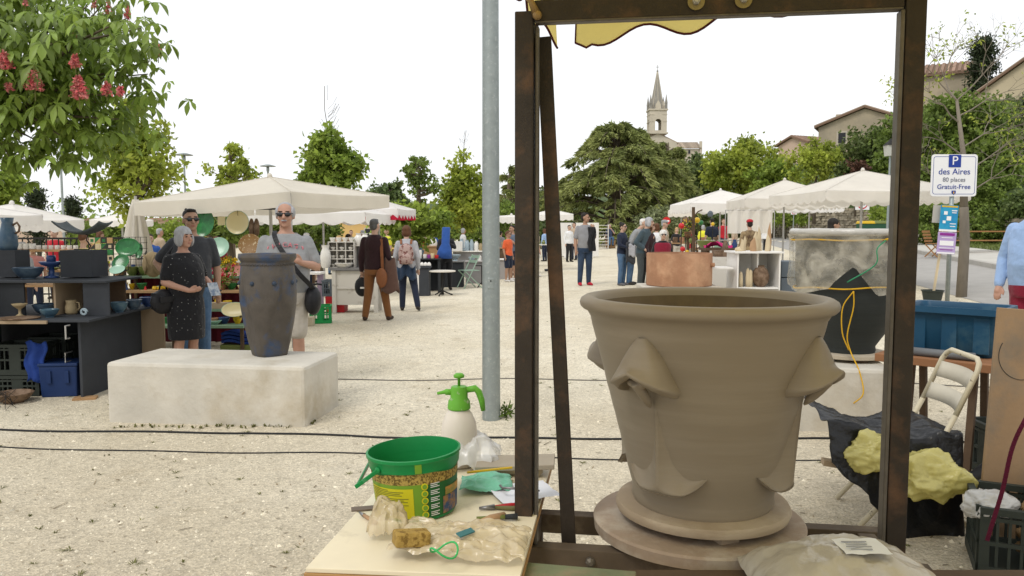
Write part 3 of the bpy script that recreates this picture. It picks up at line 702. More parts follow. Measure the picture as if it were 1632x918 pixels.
for px, py, h, face in fl:
    c = at(px, py, 6.55 if face else 7.1) - o; V = []; Q = []; n = int(330 * (h / .13) ** 1.3) if face else 90
    P = np.array([(jit(1), jit(1), jit(1)) for _ in range(n)]); tt = (P[:, 2] + 1) / 2; r = h * (.52 * (1 - tt) ** .7 + .08) * (1 if face else .5)
    P[:, 0] *= r * .85; P[:, 1] *= r * .85; P[:, 2] *= h * .62
    V, Q = leaf_cards(P + np.array(c), .03 if face else .022, .2, .75); mesh_from_np('flower', V, Q, M_FLOW, t)
    sm = MB(); sm.tube([c - Vector((0, 0, h * 1.4)), c + Vector((0, 0, h * 1.0))], .004, 5); sm.build('flower_stalk', M_WEED, t)
# ================================================================== STALLS
def glaze(name, c, rough=.25, c2=None, var=.08): return mat(name, c, rough, var=var, vscale=10, col2=c2, c2scale=9, coat=.3)
M_CREAMCL = mat('cream_canvas', (.79, .745, .655), .9, var=.06, vscale=2, transl=.4, bump=.2, bscale=9, bdist=.02)
M_WHITECL = mat('white_canvas', (.88, .86, .83), .9, var=.04, vscale=3, transl=.4, bump=.2, bscale=8, bdist=.02)
M_OFFCL = mat('offwhite_canvas', (.82, .785, .72), .9, var=.06, vscale=2, transl=.4, bump=.2, bscale=8, bdist=.02)
M_REDCL = mat('red_canvas', (.55, .02, .05), .9, transl=.25)
M_GALV = mat('galvanised_steel', (.30, .335, .33), .5, metal=.55, var=.12, vscale=14, col2=(.42, .45, .44), c2scale=30, c2pos=(.55, .7))
M_ALU = mat('dull_aluminium', (.45, .44, .42), .45, metal=.6, var=.05)
M_GREYW = mat('grey_painted_wood', (.046, .050, .057), .75, var=.12, vscale=5, bump=.15, bscale=60)
M_GREYW2 = mat('mid_grey_paint', (.20, .195, .19), .8, var=.1, vscale=5)
M_DGREY = mat('dark_grey_board', (.03, .033, .037), .75, var=.1)
M_RAW = mat('raw_plywood', (.33, .25, .165), .85, var=.12, vscale=5, stretch=(1, 1, .2), bump=.15, bscale=40)
M_WOOD = mat('warm_wood', (.36, .22, .11), .8, var=.18, vscale=7, stretch=(.3, 1, 1), bump=.2, bscale=40)
M_WOODD = mat('dark_wood', (.10, .065, .04), .85, var=.2, vscale=7, bump=.2, bscale=40)
M_WHITEP = mat('white_paint', (.74, .72, .68), .7, var=.06, vscale=4)
M_DISTR = mat('distressed_white_paint', (.62, .59, .53), .85, col2=(.38, .33, .27), c2scale=5, c2pos=(.58, .72), bump=.2, bscale=30)
M_WCER = glaze('white_ceramic', (.74, .72, .67), .35)
M_CREAMCER = glaze('cream_ceramic', (.66, .55, .32), .3)
M_GREENCER = glaze('deep_green_glaze', (.02, .13, .035), .2, (.03, .19, .05))
M_PGREEN = glaze('pale_green_glaze', (.30, .48, .36), .3)
M_OLIVECER = glaze('olive_glaze', (.16, .19, .05), .3)
M_PINKCER = glaze('salmon_glaze', (.60, .24, .19), .35)
M_BLUECER = glaze('slate_blue_glaze', (.045, .075, .12), .4, (.08, .12, .16))
M_BLUECER2 = glaze('cobalt_glaze', (.03, .06, .17), .35)
M_TEALCER = glaze('blue_green_glaze', (.09, .16, .20), .4, (.05, .10, .15))
M_BROWNCER = mat('brown_stoneware', (.12, .075, .045), .7, col2=(.22, .15, .10), c2scale=12, bump=.3, bscale=60)
M_TANCER = mat('tan_stoneware', (.36, .28, .16), .6, var=.12, vscale=12)
M_TERRA = mat('terracotta', (.33, .175, .10), .95, var=.18, vscale=5, col2=(.42, .245, .145), c2scale=3, bump=.2, bscale=40)
M_BLACKCER = mat('black_stoneware', (.022, .024, .026), .6, var=.2, vscale=15, bump=.3, bscale=80)
M_REDCER = glaze('red_glaze', (.50, .02, .02), .15)
M_YELCER = glaze('yellow_glaze', (.62, .40, .02), .2)
M_GREYBL = glaze('pale_blue_ceramic', (.34, .42, .46), .4)
M_CRATEG = mat('dark_crate_plastic', (.035, .042, .035), .55, var=.1)
M_CRATEGR = mat('green_crate_plastic', (.02, .30, .08), .5)
M_CRATEGY = mat('grey_crate_plastic', (.10, .12, .14), .55)
M_BLUEP = mat('navy_plastic', (.015, .035, .11), .45, var=.1)
M_REDP = mat('red_plastic', (.42, .02, .025), .5)
M_MAROON = mat('maroon_cloth', (.10, .012, .02), .9, var=.15)
M_BLUECL = mat('blue_cloth', (.02, .05, .22), .9, var=.2, bump=.5, bscale=12, bdist=.03)
M_BLACKP = mat('black_paint', (.02, .02, .02), .6)

def umbrella(label, cx, cy, r, ang, hem, drop, apex, m, scal=.03, nsc=7, pole=True, m2=None, group=None, pole_r=.024, zig=False, tilt=(0, 0)):
    """square market parasol: hem = height of the valance hem above the ground plane z=0 (world), apex world"""
    zg = gz(cx, cy); t = thing('market_parasol', label, 'parasol', (cx, cy, zg), 0, group)
    cor = []
    for k in range(4):
        a = ang + k * PI / 2; x, y = r * math.cos(a), r * math.sin(a); cor.append(Vector((x, y, hem + drop - zg + tilt[0] * x + tilt[1] * y)))
    ap = Vector((0, 0, apex - zg)); mb = MB()
    for k in range(4):
        A, B = cor[k], cor[(k + 1) % 4]
        def fn(u, v, A=A, B=B):
            e = A.lerp(B, u); p = ap.lerp(e, v); s = math.sin(PI * u) * v
            p.z -= .035 * r * s * math.sin(PI * v) + .05 * v * math.sin(PI * u) * .4
            return p
        mb.sheet(fn, 8, 6)
    cn = mb.build('canopy', m, t, smooth=True)
    bm = bmesh.new(); bm.from_mesh(cn.data); bmesh.ops.remove_doubles(bm, verts=bm.verts, dist=.002); bm.to_mesh(cn.data); bm.free()
    for k in range(4):
        A, B = cor[k], cor[(k + 1) % 4]; out = ((A + B) / 2).normalized(); v_ = MB(); out.z = 0
        def fn(u, v, A=A, B=B, out=out):
            e = A.lerp(B, u); e.z -= .05 * math.sin(PI * u) * .4
            sc_ = scal * (abs(math.sin(u * nsc * PI)) if not zig else abs((u * nsc * 2) % 2 - 1) * 1.6)
            e.z -= v * (drop - scal + sc_); return e + out * (.012 + .02 * v * math.sin(u * 21 + k)) 
        v_.sheet(fn, nsc * 6, 3); v_.build('valance', m, t, smooth=True)
        if m2:
            v_ = MB()
            def fn(u, v, A=A, B=B, out=out):
                e = A.lerp(B, u); e.z -= drop * .75 + v * (drop * .55 + .02 * abs(math.sin(u * nsc * PI))); return e + out * (-.01)
            v_.sheet(fn, nsc * 4, 2); v_.build('valance', m2, t, smooth=True)
    for k in range(4):
        q = MB(); q.tube([ap + Vector((0, 0, .003)), cor[k] + Vector((0, 0, .003))], .006, 4); q.build('seam', m, t)
        q = MB(); q.tube([ap + Vector((0, 0, -.06)), cor[k] + Vector((0, 0, -.03))], .011, 6); q.build('rib', M_ALU, t)
    if pole:
        q = MB(); q.tube([(0, 0, 0), (0, 0, ap.z - .03)], pole_r, 10); q.build('pole', M_ALU, t)
        q = MB(); q.box((0, 0, .03), (.5, .5, .06)); q.build('base', M_DGREY, t, bevel=.01)
    q = MB(); q.ell(ap + Vector((0, 0, .01)), (.04, .04, .05)); q.build('finial', m, t, smooth=True)
    return t, cor, ap
# cream parasol over the plate stall, one corner pole by the grey-shirted man
c = at(430, 285, 12.0); t, cor, ap = umbrella('big cream parasol over the green and yellow plate stall', c.x, 12.0, 1.86, R(25), 1.83, .2, 2.36, M_CREAMCL, .012, 3, True, tilt=(.045, .0))
k = cor[3]; q = MB(); q.tube([(k.x * .98, k.y * .98, 0), (k.x * .98, k.y * .98, k.z - .02)], .02, 8); q.build('corner_pole', M_ALU, t)
c = at(515, 340, 18.5); umbrella('white scalloped parasol behind the big cream one', c.x, 18.5, 1.98, R(40), 1.66, .26, 2.32, M_WHITECL, .07, 6)
c = at(604, 340, 20); umbrella('white parasol with red zigzag valance', c.x, 20, 1.05, R(35), 1.85, .2, 2.3, M_WHITECL, .06, 6, m2=M_REDCL, zig=True)
c = at(600, 352, 30); umbrella('far white parasol under the red-edged one', c.x, 30, 1.3, R(45), 1.72, .2, 2.15, M_WHITECL, .06, 5)
c = at(20, 350, 13); umbrella('white scalloped parasol behind the blue jug', c.x, 13, 1.05, R(38), 1.53, .2, 1.98, M_WHITECL, .04, 7)
c = at(-30, 345, 11); umbrella('white parasol cut by the frame above the left bowls', c.x, 11, .75, R(40), 1.62, .16, 1.9, M_WHITECL, .03, 6)
c = at(195, 360, 20); umbrella('small white parasol beyond the closed parasol', c.x, 20, .75, R(40), 1.62, .16, 1.95, M_WHITECL, .03, 6)
c = at(880, 345, 27); umbrella('white parasol between the frame post and brace', c.x, 27, 1.0, R(42), 1.83, .2, 2.2, M_WHITECL, .05, 6)
c = at(815, 348, 25); umbrella('white parasol beside the galvanised pole', c.x, 25, .78, R(46), 1.73, .2, 1.98, M_WHITECL, .05, 6)
c = at(1374, 300, 16); umbrella('large cream parasol above the plastic-wrapped pot', c.x, 16, 1.95, R(48), 1.6 + 36 / 78, .22, 2.74, M_OFFCL, .05, 9)
c = at(1250, 310, 20.5); umbrella('cream parasol left of the large one by the road', c.x, 20.5, 1.75, R(40), 2.06, .25, 2.82, M_OFFCL, .06, 8)
c = at(1148, 320, 24); umbrella('long white parasol with tall white finial', c.x, 24, 1.75, R(47), 2.02, .28, 2.72, M_WHITECL, .06, 8)
c = at(1086, 335, 31); umbrella('small far cream parasol by the no entry sign', c.x, 31, .62, R(45), 2.0, .25, 2.55, M_OFFCL, .05, 4)
c = at(1290, 332, 27); umbrella('white parasol half hidden behind the cream pair', c.x, 27, 1.2, R(44), 2.1, .25, 2.6, M_WHITECL, .05, 6)
# folded parasol
p = gnd(219, 11.6); t = thing('closed_parasol', 'closed cream parasol standing behind the plate stall', 'parasol', p)
zt = at(219, 318, 11.6).z - p.z; zb = at(219, 428, 11.6).z - p.z; mb = MB(); rings = []
for i in range(9):
    f = i / 8; z = zb + (zt - zb) * f; r = .17 * (1 - f) ** .8 + .035
    rings.append([(r * (1 + .3 * math.sin(k * PI * 2 * 8 / 32)) * math.cos(2 * PI * k / 32), r * (1 + .3 * math.sin(k * PI * 2 * 8 / 32)) * math.sin(2 * PI * k / 32), z) for k in range(32)])
mb.loft(rings); mb.build('canopy', M_CREAMCL, t, smooth=True); MB().tube([(0, 0, 0), (0, 0, zt + .05)], .02, 8).build('pole', M_ALU, t); MB().box((0, 0, .04), (.45, .45, .08)).build('base', M_DGREY, t)

# --------------------------------------------------------------- pottery helpers
def bowl_prof(r, h, foot=.45, th=.012, flare=1.0):
    o = [(r * foot, 0), (r * foot, .01)] + [(r * (foot + (1 - foot) * f ** .6), .01 + (h - .01) * f ** (1.1 * flare)) for f in (.2, .45, .7, .9, 1)]
    i = [(max(rr - th, .002), zz_ + (.004 if f == 1 else th * .7)) for f, (rr, zz_) in zip((1, .9, .7, .45, .2), o[:1:-1])]
    return o + i + [(.002, .01 + th)]
def vase_prof(pts, th=.01):
    o = list(pts); return o + [(max(r - th, .002), z) for r, z in o[::-1][:max(2, len(o) // 2)]]
def lathe_thing(name, label, cat, prof, m, loc, n=24, group=None, sx=1, M=None, smooth=True):
    o = MB().lathe(prof, n, sx=sx, M=M).build(name, m, smooth=smooth, sharp=40); o.location = loc
    return tag(o, label, cat, group)
def platter(name, label, px, py, d, rx, rz_, m, m2=None, tiltx=70, stand=True, cat='plate', rim=None, back=None):
    """plate set upright, facing the camera"""
    p = at(px, py, d); t = thing(name, label, cat, p)
    T = Matrix.Rotation(R(tiltx), 4, 'X') @ Matrix.Diagonal((rx, rz_, (rx + rz_) / 2, 1))
    MB().lathe([(.5, -.05), (.55, -.03), (.8, .02), (1, .09), (1.01, .11), (.97, .115)], 36, M=T, caps=False).build('plate_back', rim or m, t, smooth=True)
    MB().lathe([(.97, .115), (.8, .05), (.62, .015), (.01, .012)], 36, M=T, caps=False).build('well', m2 or m, t, smooth=True)
    if stand:
        s = MB(); s.tube([(-rx * .4, .10, -rz_ * .95), (0, .22, 0), (rx * .4, .10, -rz_ * .95)], .006, 5); s.tube([(-rx * .4, -.03, -rz_ * 1.0), (-rx * .4, .1, -rz_ * .95), (rx * .4, .1, -rz_ * .95), (rx * .4, -.03, -rz_ * 1.0)], .006, 5); s.build('stand', M_IRON, t)
    return t

# --------------------------------------------------------------- A. dark grey stall, left
t = thing('display_stand', 'dark grey wooden stall stand with shelves and raw plywood end', 'stall', (-4.9, 8, gz(-4.9, 8)))
z0 = gz(-4.9, 8); O = Vector((-4.9, 8, z0))
def dp(name, p, q, m, par=None, **kw):
    return MB().b2([a - b for a, b in zip(p, O)], [a - b for a, b in zip(q, O)]).build(name, m, par or t, **kw)
ZT = .72
dp('table_top', (-6.4, 7.22, ZT), (-3.92, 8.72, ZT + .022), M_GREYW, bevel=.002)
dp('top_edge', (-6.4, 7.195, ZT - .012), (-4.3, 7.218, ZT + .018), M_RAW)
dp('side_panel', (-4.07, 7.3, z0), (-4.045, 8.5, ZT - .001), M_GREYW)
dp('end_panel', (-4.06, 8.505, z0), (-3.80, 8.53, ZT - .001), M_RAW)
dp('back_panel', (-6.4, 8.54, z0), (-4.07, 8.56, ZT - .001), M_DGREY)
dp('divider', (-5.6, 7.5, z0), (-5.575, 8.5, ZT - .001), M_GREYW)
ZU = 1.065
dp('shelf_top', (-6.4, 7.52, ZU), (-3.9, 8.25, ZU + .02), M_GREYW, bevel=.002)
dp('front_panel', (-4.15, 7.56, ZT + .024), (-3.90, 7.58, ZU - .001), M_GREYW)
dp('front_panel', (-6.4, 7.56, ZT + .024), (-4.72, 7.58, ZU - .001), M_DGREY)
dp('inner_wall', (-4.46, 7.60, ZT + .024), (-4.44, 8.1, ZU - .001), M_RAW)
dp('inner_back', (-4.438, 8.08, ZT + .024), (-4.0, 8.1, ZU - .001), M_WOODD)
cl = MB(); cl.tube([(.62, -.44, .42), (.62, -.56, .42), (.62, -.56, .33), (.62, -.47, .33)], .008, 6); cl.build('clamp', M_ALU, t)
cl = MB(); cl.tube([(.80, -.78, .72), (.80, -.85, .72), (.80, -.85, .6), (.80, -.79, .6)], .008, 6); cl.build('clamp', M_ALU, t)
# loose box risers
for lab, px0, px1, y in (('dark grey box riser under the wide flat dish', 97, 147, 7.9), ('dark grey box riser under the blue jug', -12, 26, 7.9)):
    a = at(px0, 447, y); b = at(px1, 447, y); zt = at(px0, 399, y).z; w = b.x - a.x; h = zt - (ZU + .02)
    r = thing('box_riser', lab, 'box', ((a.x + b.x) / 2, y + w / 2, ZU + .02))
    for k, (c_, s_) in enumerate((((0, -w / 2 + .006, h / 2), (w, .012, h - .024)), ((0, w / 2 - .006, h / 2), (w, .012, h - .024)), ((-w / 2 + .006, 0, h / 2), (.012, w - .026, h - .024)), ((w / 2 - .006, 0, h / 2), (.012, w - .026, h - .024)))):
        MB().box(c_, s_).build('side', M_GREYW, r)
    MB().box((0, 0, h - .006), (w, w, .012)).build('top', M_GREYW, r)
    if px0 > 0: TOPR = Vector(r.location) + Vector((0, 0, h))
    else: TOPL = Vector(r.location) + Vector((0, 0, h))
# wide flat dish on an iron hook stand
r = thing('wide_dish', 'wide shallow speckled dish on a curved iron stand', 'dish', TOPR)
zc = at(118, 373, 8.05).z - TOPR.z; wd_ = 75 / F * 8.05 / 2
def dish(u, v):
    x = (u - .5) * 2; y = (v - .5) * 2; return (x * wd_, y * wd_ * .55, zc + .035 + .075 * (abs(x) ** 2.2) + .02 * y * y - .035 * (1 - x * x))
MB().sheet(dish, 20, 10).build('dish', mat('speckled_dish', (.085, .10, .105), .6, var=.3, vscale=60), r, smooth=True, solid=.014)
MB().tube([(-.1, 0, .004), (.05, 0, .004), (.075, 0, .04), (.03, 0, .1), (.05, 0, .15), (.0, 0, zc + .003)], .007, 6).build('stand', M_IRON, r, smooth=True)
# jug on the left riser
r = thing('blue_jug', 'tall slate blue jug with brown loop handle', 'jug', TOPL + Vector((-.02, 0, 0)))
MB().lathe(vase_prof([(.075, 0), (.09, .05), (.085, .14), (.065, .22), (.05, .28), (.062, .33)]), 24).build('body', glaze('jug_blue', (.05, .10, .16), .4, (.09, .14, .19)), r, smooth=True)
MB().tube([(.05, 0, .25), (.1, 0, .28), (.125, 0, .24), (.115, 0, .19), (.08, 0, .17)], .011, 7).build('handle', M_BROWNCER, r, smooth=True)
S1 = ZU + .02; S0 = ZT + .022
lathe_thing('blue_bowl', 'wide grey-blue bowl on the upper shelf of the dark stall', 'bowl', bowl_prof(.145, .11), M_BLUECER, at(46, 447, 7.85).to_2d().to_3d() + Vector((0, 0, S1)), 32)
r = thing('cake_stand', 'cobalt blue footed dish beside the box riser', 'dish', (at(83, 447, 7.95).x, 7.95, S1))
MB().lathe([(.07, 0), (.075, .015), (.03, .03), (.025, .11), (.09, .135), (.115, .165), (.11, .168), (.03, .145)], 28).build('dish', M_BLUECER2, r, smooth=True)
MB().lathe(vase_prof([(.04, .15), (.045, .2), (.04, .23)]), 20).build('cup', M_BLUECER2, r, smooth=True)
r = thing('goblet', 'brown clay goblet on the lower shelf of the dark stall', 'goblet', (at(32, 505, 7.5).x, 7.5, S0))
MB().lathe([(.035, 0), (.04, .008), (.012, .03), (.012, .07), (.05, .1), (.07, .125), (.064, .126), (.03, .09)], 24).build('cup', M_TANCER, r, smooth=True)
o = MB().lathe([(.14, 0), (.15, .006), (.15, .014), (.13, .014)], 28, sx=1.2).build('clay_tray', M_BROWNCER); o.location = (at(34, 505, 7.35).x, 7.32, S0); tag(o, 'flat brown oval clay tray in front of the goblet', 'tray')
for i, (px, d, r_, h, m_) in enumerate(((72, 7.72, .115, .1, M_BLUECER), (79, 7.45, .085, .075, M_TEALCER))):
    lathe_thing('blue_bowl', ('large dark blue bowl behind the small teal bowl', 'small teal bowl in front of the large dark bowl')[i], 'bowl', bowl_prof(r_, h), m_, (at(px, 500, d).x, d, S0))
r = thing('clay_jug', 'tan clay jug with handle inside the shelf niche', 'jug', (at(114, 505, 7.72).x, 7.72, S0))
MB().lathe(vase_prof([(.045, 0), (.058, .02), (.056, .07), (.045, .11), (.05, .14)]), 24).build('body', M_TANCER, r, smooth=True); MB().tube([(.045, 0, .12), (.08, 0, .11), (.085, 0, .06), (.055, 0, .035)], .008, 6).build('handle', M_TANCER, r, smooth=True)
o = MB().tube([(.035 * math.cos(a * .5) * (1 - a * .02), -.0, .045 + .035 * math.sin(a * .5) * (1 - a * .02)) for a in range(0, 30)], .007, 5).build('clay_scroll', M_GREYBL, smooth=True); o.location = (at(134, 505, 7.5).x, 7.5, S0); tag(o, 'small grey clay scroll next to the tan jug', 'ornament')
for i, (px, d, r_, m_) in enumerate(((190, 7.9, .085, M_TEALCER), (213, 8.2, .085, M_BLUECER), (237, 8.5, .09, M_BLUECER2))):
    lathe_thing('blue_bowl', ('blue-green bowl on the table beside the shelf front', 'middle slate bowl of three along the table edge', 'dark blue bowl at the plywood end of the stall')[i], 'bowl', bowl_prof(r_, .1, .5), m_, (at(px, 490, d).x, d, S0), 28)

# slatted crates
def crate(name, label, loc, dims, rz, m, group=None, nsl=6, cat='crate'):
    w, d, h = dims; t = thing(name, label, cat, loc, rz, group)
    MB().box((0, 0, .01), (w - .01, d - .01, .02)).build('bottom', m, t)
    for (c_, L, ax) in (((0, -d / 2), w, 'x'), ((0, d / 2), w, 'x'), ((-w / 2, 0), d, 'y'), ((w / 2, 0), d, 'y')):
        q = MB(); T = Matrix.Translation((c_[0], c_[1], 0)) @ Matrix.Rotation(0 if ax == 'x' else PI / 2, 4, 'Z')
        L2 = L - (.002 if ax == 'x' else .032)
        for z, hh in ((.03, .05), (h * .5, .018), (h - .05, .018), (h - .015, .03)): q.box((0, 0, z), (L2, .018 if z < h - .02 else .03, hh), M=T)
        n = int(L / .05)
        for k in range(n + 1):
            wv = .012 if 0 < k < n else .04
            q.box((-L2 / 2 + .02 + (L2 - .04) * k / n, 0, h / 2 - .005), (wv, .012, h - .04), M=T)
        q.box((0, -.001, h * .5), (L * .22, .013, h - .05), M=T)
        q.build('side', m, t)
    return t
zg = gz(-4.6, 7.5)
crate('plastic_crate', 'dark slatted crate on the ground under the grey stall', (at(40, 640, 7.55).x, 7.62, zg), (.42, .34, .2), 0, M_CRATEG)
crate('plastic_crate', 'dark slatted crate stacked on another under the grey stall', (at(38, 640, 7.55).x, 7.62, zg + .202), (.44, .34, .3), 0, M_CRATEG)
crate('plastic_crate', 'dark slatted crate behind the blue storage bin', (at(92, 560, 8.0).x, 8.0, zg + .24), (.38, .34, .28), 0, M_CRATEG)
crate('plastic_crate', 'lower dark crate hidden behind the blue storage bin', (at(92, 560, 8.0).x, 8.0, zg), (.38, .34, .238), 0, M_CRATEG)
t = thing('storage_bin', 'navy blue plastic bin with lid under the grey stall', 'bin', (at(101, 640, 7.5).x, 7.55, zg), R(8))
MB().box((0, 0, .15), (.32, .3, .3), taper=1.08).build('body', M_BLUEP, t, bevel=.012); MB().box((0, 0, .315), (.36, .34, .03)).build('lid', M_BLUEP, t, bevel=.008)
for s in (-1, 1): MB().box((s * .08, -.165, .2), (.04, .02, .12)).build('rib', M_BLUEP, t)
o = MB()
def cloth(u, v): return (-.1 + .2 * u + .02 * math.sin(v * 9), -.2 + .02 * math.sin(u * 12) - .02 * v, .53 - .38 * v + .02 * math.sin(u * 7))
o.sheet(cloth, 10, 12); o = o.build('blue_cloth', M_BLUECL, smooth=True, solid=.006); o.location = (at(66, 560, 7.5).x, 7.62, zg); tag(o, 'crumpled blue cloth hanging over the dark crate', 'cloth')
lathe_thing('clay_basin', 'shallow brown clay basin on the ground before the crates', 'basin', bowl_prof(.17, .09, .5), M_BROWNCER, gp(22, 641), 28)
o = MB().box((0, 0, .01), (.2, .12, .02)).build('wood_scrap', M_WOOD); o.location = gp(136, 636); o.rotation_euler = (0, 0, .3); tag(o, 'flat scrap of wood beside the grey side panel', 'board')
o = MB()
for k in range(7): o.tube([(jit(.1), jit(.1), .004), (jit(.12), jit(.1), .09), (jit(.12), jit(.1), .18 + jit(.05)), (jit(.1), jit(.1), .02)], .0025, 4)
o = o.build('wire_tangle', M_IRON); o.location = gp(4, 652); tag(o, 'tangled rusty wire at the crate corner', 'wire')

# --------------------------------------------------------------- B. stall behind with white cups, railing
t = thing('shelf_table', 'wooden shelf with white cups behind the dark stall', 'table', gnd(75, 11.5)); p = Vector(t.location)
zs = at(75, 399, 11.5).z - p.z
MB().box((0, 0, zs), (1.0, .3, .03)).build('board', M_WOOD, t); MB().box((.1, .1, zs * .6), (1.2, .4, .03)).build('board', M_WOOD, t)
for s in (-.42, .42): MB().box((s, 0, (zs - .02) / 2), (.04, .25, zs - .02)).build('leg', M_WOODD, t)
for k, px in enumerate((46, 57, 59.5, 72, 84, 90, 96, 101, 106, 112, 117)):
    tall = px < 76; r_ = .045 if tall else .033; h = .085 if tall else .06; x = (k - 5) * .09
    o = lathe_thing('white_cup', 'tall white tumbler on the wooden shelf' if tall else 'small white round cup on the wooden shelf', 'cup', [(r_ * .8, 0), (r_, .01), (r_, h), (r_ - .006, h), (r_ - .006, .012)], M_WCER, (p.x + x, 11.45, p.z + zs + .015), 16, 'white cups on the wooden shelf')
t = thing('railing', 'low black iron railing behind the left stalls', 'railing', gnd(80, 17)); p = Vector(t.location)
za = at(80, 380, 17).z - p.z
MB().box((0, 0, za), (4.4, .04, .04)).build('rail', M_IRON, t); MB().box((0, 0, .2), (4.4, .03, .03)).build('rail', M_IRON, t)
for k in range(34): MB().box((-2.15 + k * .13, 0, za / 2), (.02, .02, za - .03)).build('bar', M_IRON, t)
# wire grid with checkered tiles
t = thing('tile_panel', 'wire grid panel hung with green and cream patterned tiles', 'display panel', gnd(190, 10.9)); p = Vector(t.location)
z1 = at(190, 378, 10.9).z - p.z; zb = at(190, 440, 10.9).z - p.z
for k in range(11): MB().box((-.38 + k * .076, 0, (z1 + .0) / 2), (.006, .006, z1)).build('wire', M_IRON, t)
for k in range(8): MB().box((0, .007, zb + (z1 - zb) * k / 7), (.78, .006, .006)).build('wire', M_IRON, t)
tm = [glaze('tile_cream', (.55, .45, .28)), M_GREENCER, glaze('tile_black', (.03, .03, .025)), glaze('tile_ochre', (.45, .27, .12))]
for i in range(4):
    for j in range(4):
        T = Matrix.Translation((-.36 + i * .082, -.012, z1 - .045 - j * .082)) @ Matrix.Rotation(R(90), 4, 'X')
        a = MB().prism([(-.039, -.039), (.039, -.039), (.039, .039), (-.039, .039)], 0, .012, T).build('tile', tm[(i + j * 3) % 4], t)
        MB().prism([(-.036, -.036), (.036, -.036), (.036, .036)] if (i + j) % 2 else [(-.02, -.02), (.02, -.02), (.02, .02), (-.02, .02)], .012, .016, T).build('motif', tm[(i * 2 + j + 1) % 4], a)
MB().box((0, .03, .02), (.8, .3, .04)).build('foot', M_IRON, t)

# --------------------------------------------------------------- C. plate stall under the cream parasol
t = thing('stepped_display', 'stepped green shelves of the plate stall', 'stall', gnd(300, 10.4)); p = Vector(t.location); O2 = p
X0, X1 = at(178, 440, 10.4).x - p.x, at(412, 440, 10.4).x - p.x
M_GSH = mat('green_painted_board', (.16, .24, .15), .8, var=.12)
SH = []
for py, dy in ((439, .35), (462, .1), (491, -.2), (517, -.5)):
    z = at(300, py, 10.4 + dy).z - p.z; SH.append((z, dy)); MB().box(((X0 + X1) / 2, dy, z - .015), (X1 - X0, .3, .03)).build('shelf', M_GSH if py != 462 else M_WOOD, t)
for x in (X0 + .1, (X0 + X1) / 2, X1 - .1):
    for z, dy in SH: MB().box((x, dy + .1, (z - .031) / 2), (.04, .04, z - .031)).build('leg', M_WOODD, t)
def crv(u, v): x = X0 + (X1 - X0) * u; return (x, .5 + .02 * math.sin(u * 90), SH[0][0] - .04 - (SH[0][0] - .05) * v)
MB().sheet(crv, 80, 2).build('cloth_skirt', M_MAROON, t, smooth=True)
# wire rail above with hanging plates
zr = at(380, 333, 10.9).z - p.z
MB().tube([(X0 + .8, .5, zr), (X1 + .3, .5, zr)], .012, 6).build('hanging_rail', M_IRON, t)
for x in (X0 + .8, X1 + .3): MB().tube([(x, .5, 0), (x, .5, zr)], .014, 6).build('rail_post', M_IRON, t)
for k in range(36): MB().box((X0 + .84 + k * (X1 - X0 - .6) / 36, .5, zr + .035), (.006, .006, .06)).build('rail_tooth', M_IRON, t)
M_SPOTCR = mat('spotted_cream_glaze', (.66, .56, .30), .3, col2=(.12, .10, .03), c2scale=26, c2pos=(.70, .73), coat=.3)
platter('plate', 'deep green round plate hanging behind the man in dark polo', 323, 355, 10.9, .165, .2, M_GREENCER, stand=False, tiltx=80)
platter('plate', 'large cream spotted plate hanging above the yellow flowers', 379, 355, 10.9, .16, .165, M_SPOTCR, rim=M_PGREEN, stand=False, tiltx=80)
for px, py in ((323, 355), (379, 355)):
    q = at(px, py, 10.9); h = p.z + zr - q.z
    MB().tube([(q.x - p.x, .5, q.z - p.z + .1), (q.x - p.x, .5, zr)], .003, 4).build('hook', M_IRON, t)
platter('plate', 'pale green round plate leaning behind the flowers', 348, 395, 10.75, .15, .15, M_PGREEN, tiltx=65)
platter('plate', 'salmon pink plate leaning behind the potted red flower', 374, 436, 10.7, .21, .16, M_PINKCER, rim=M_PGREEN, tiltx=65)
platter('plate', 'brown speckled colander plate beside the blue vase', 398, 390, 10.6, .15, .15, mat('colander_brown', (.22, .12, .04), .4, col2=(.5, .4, .25), c2scale=30, c2pos=(.55, .62)), tiltx=68)
platter('platter', 'cream spotted oval platter on the lower green shelf', 374, 494, 9.85, .165, .1, M_SPOTCR, rim=M_PGREEN, tiltx=60)
platter('platter', 'large deep green oval platter on a stand', 204, 394, 10.6, .165, .125, M_GREENCER, tiltx=75)
platter('plate', 'round dark green bowl facing out below the oval platter', 193, 418, 10.5, .11, .115, M_GREENCER, tiltx=60)
platter('plate', 'pale green glass-like saucer leaning on green bowl', 187, 430, 10.3, .1, .085, M_PGREEN, tiltx=40)
platter('plate', 'little green plate edge beside the closed parasol', 222, 400, 10.9, .05, .11, M_GREENCER, tiltx=70)
o = MB().box((0, 0, 0), (.1, .02, .12)).build('cream_tile', M_SPOTCR); o.location = at(353, 352, 10.9); tag(o, 'small cream tile hanging between two plates', 'tile')
for px in (401, 409): 
    o = MB().lathe([(.02, -.12), (.035, -.09), (.04, .02), (.03, .08), (.012, .12)], 14).build('hanging_gourd', M_BROWNCER, smooth=True); o.location = at(px, 362, 10.9); tag(o, 'dark brown gourd ornament hanging by cream plate', 'ornament', 'hanging gourds')
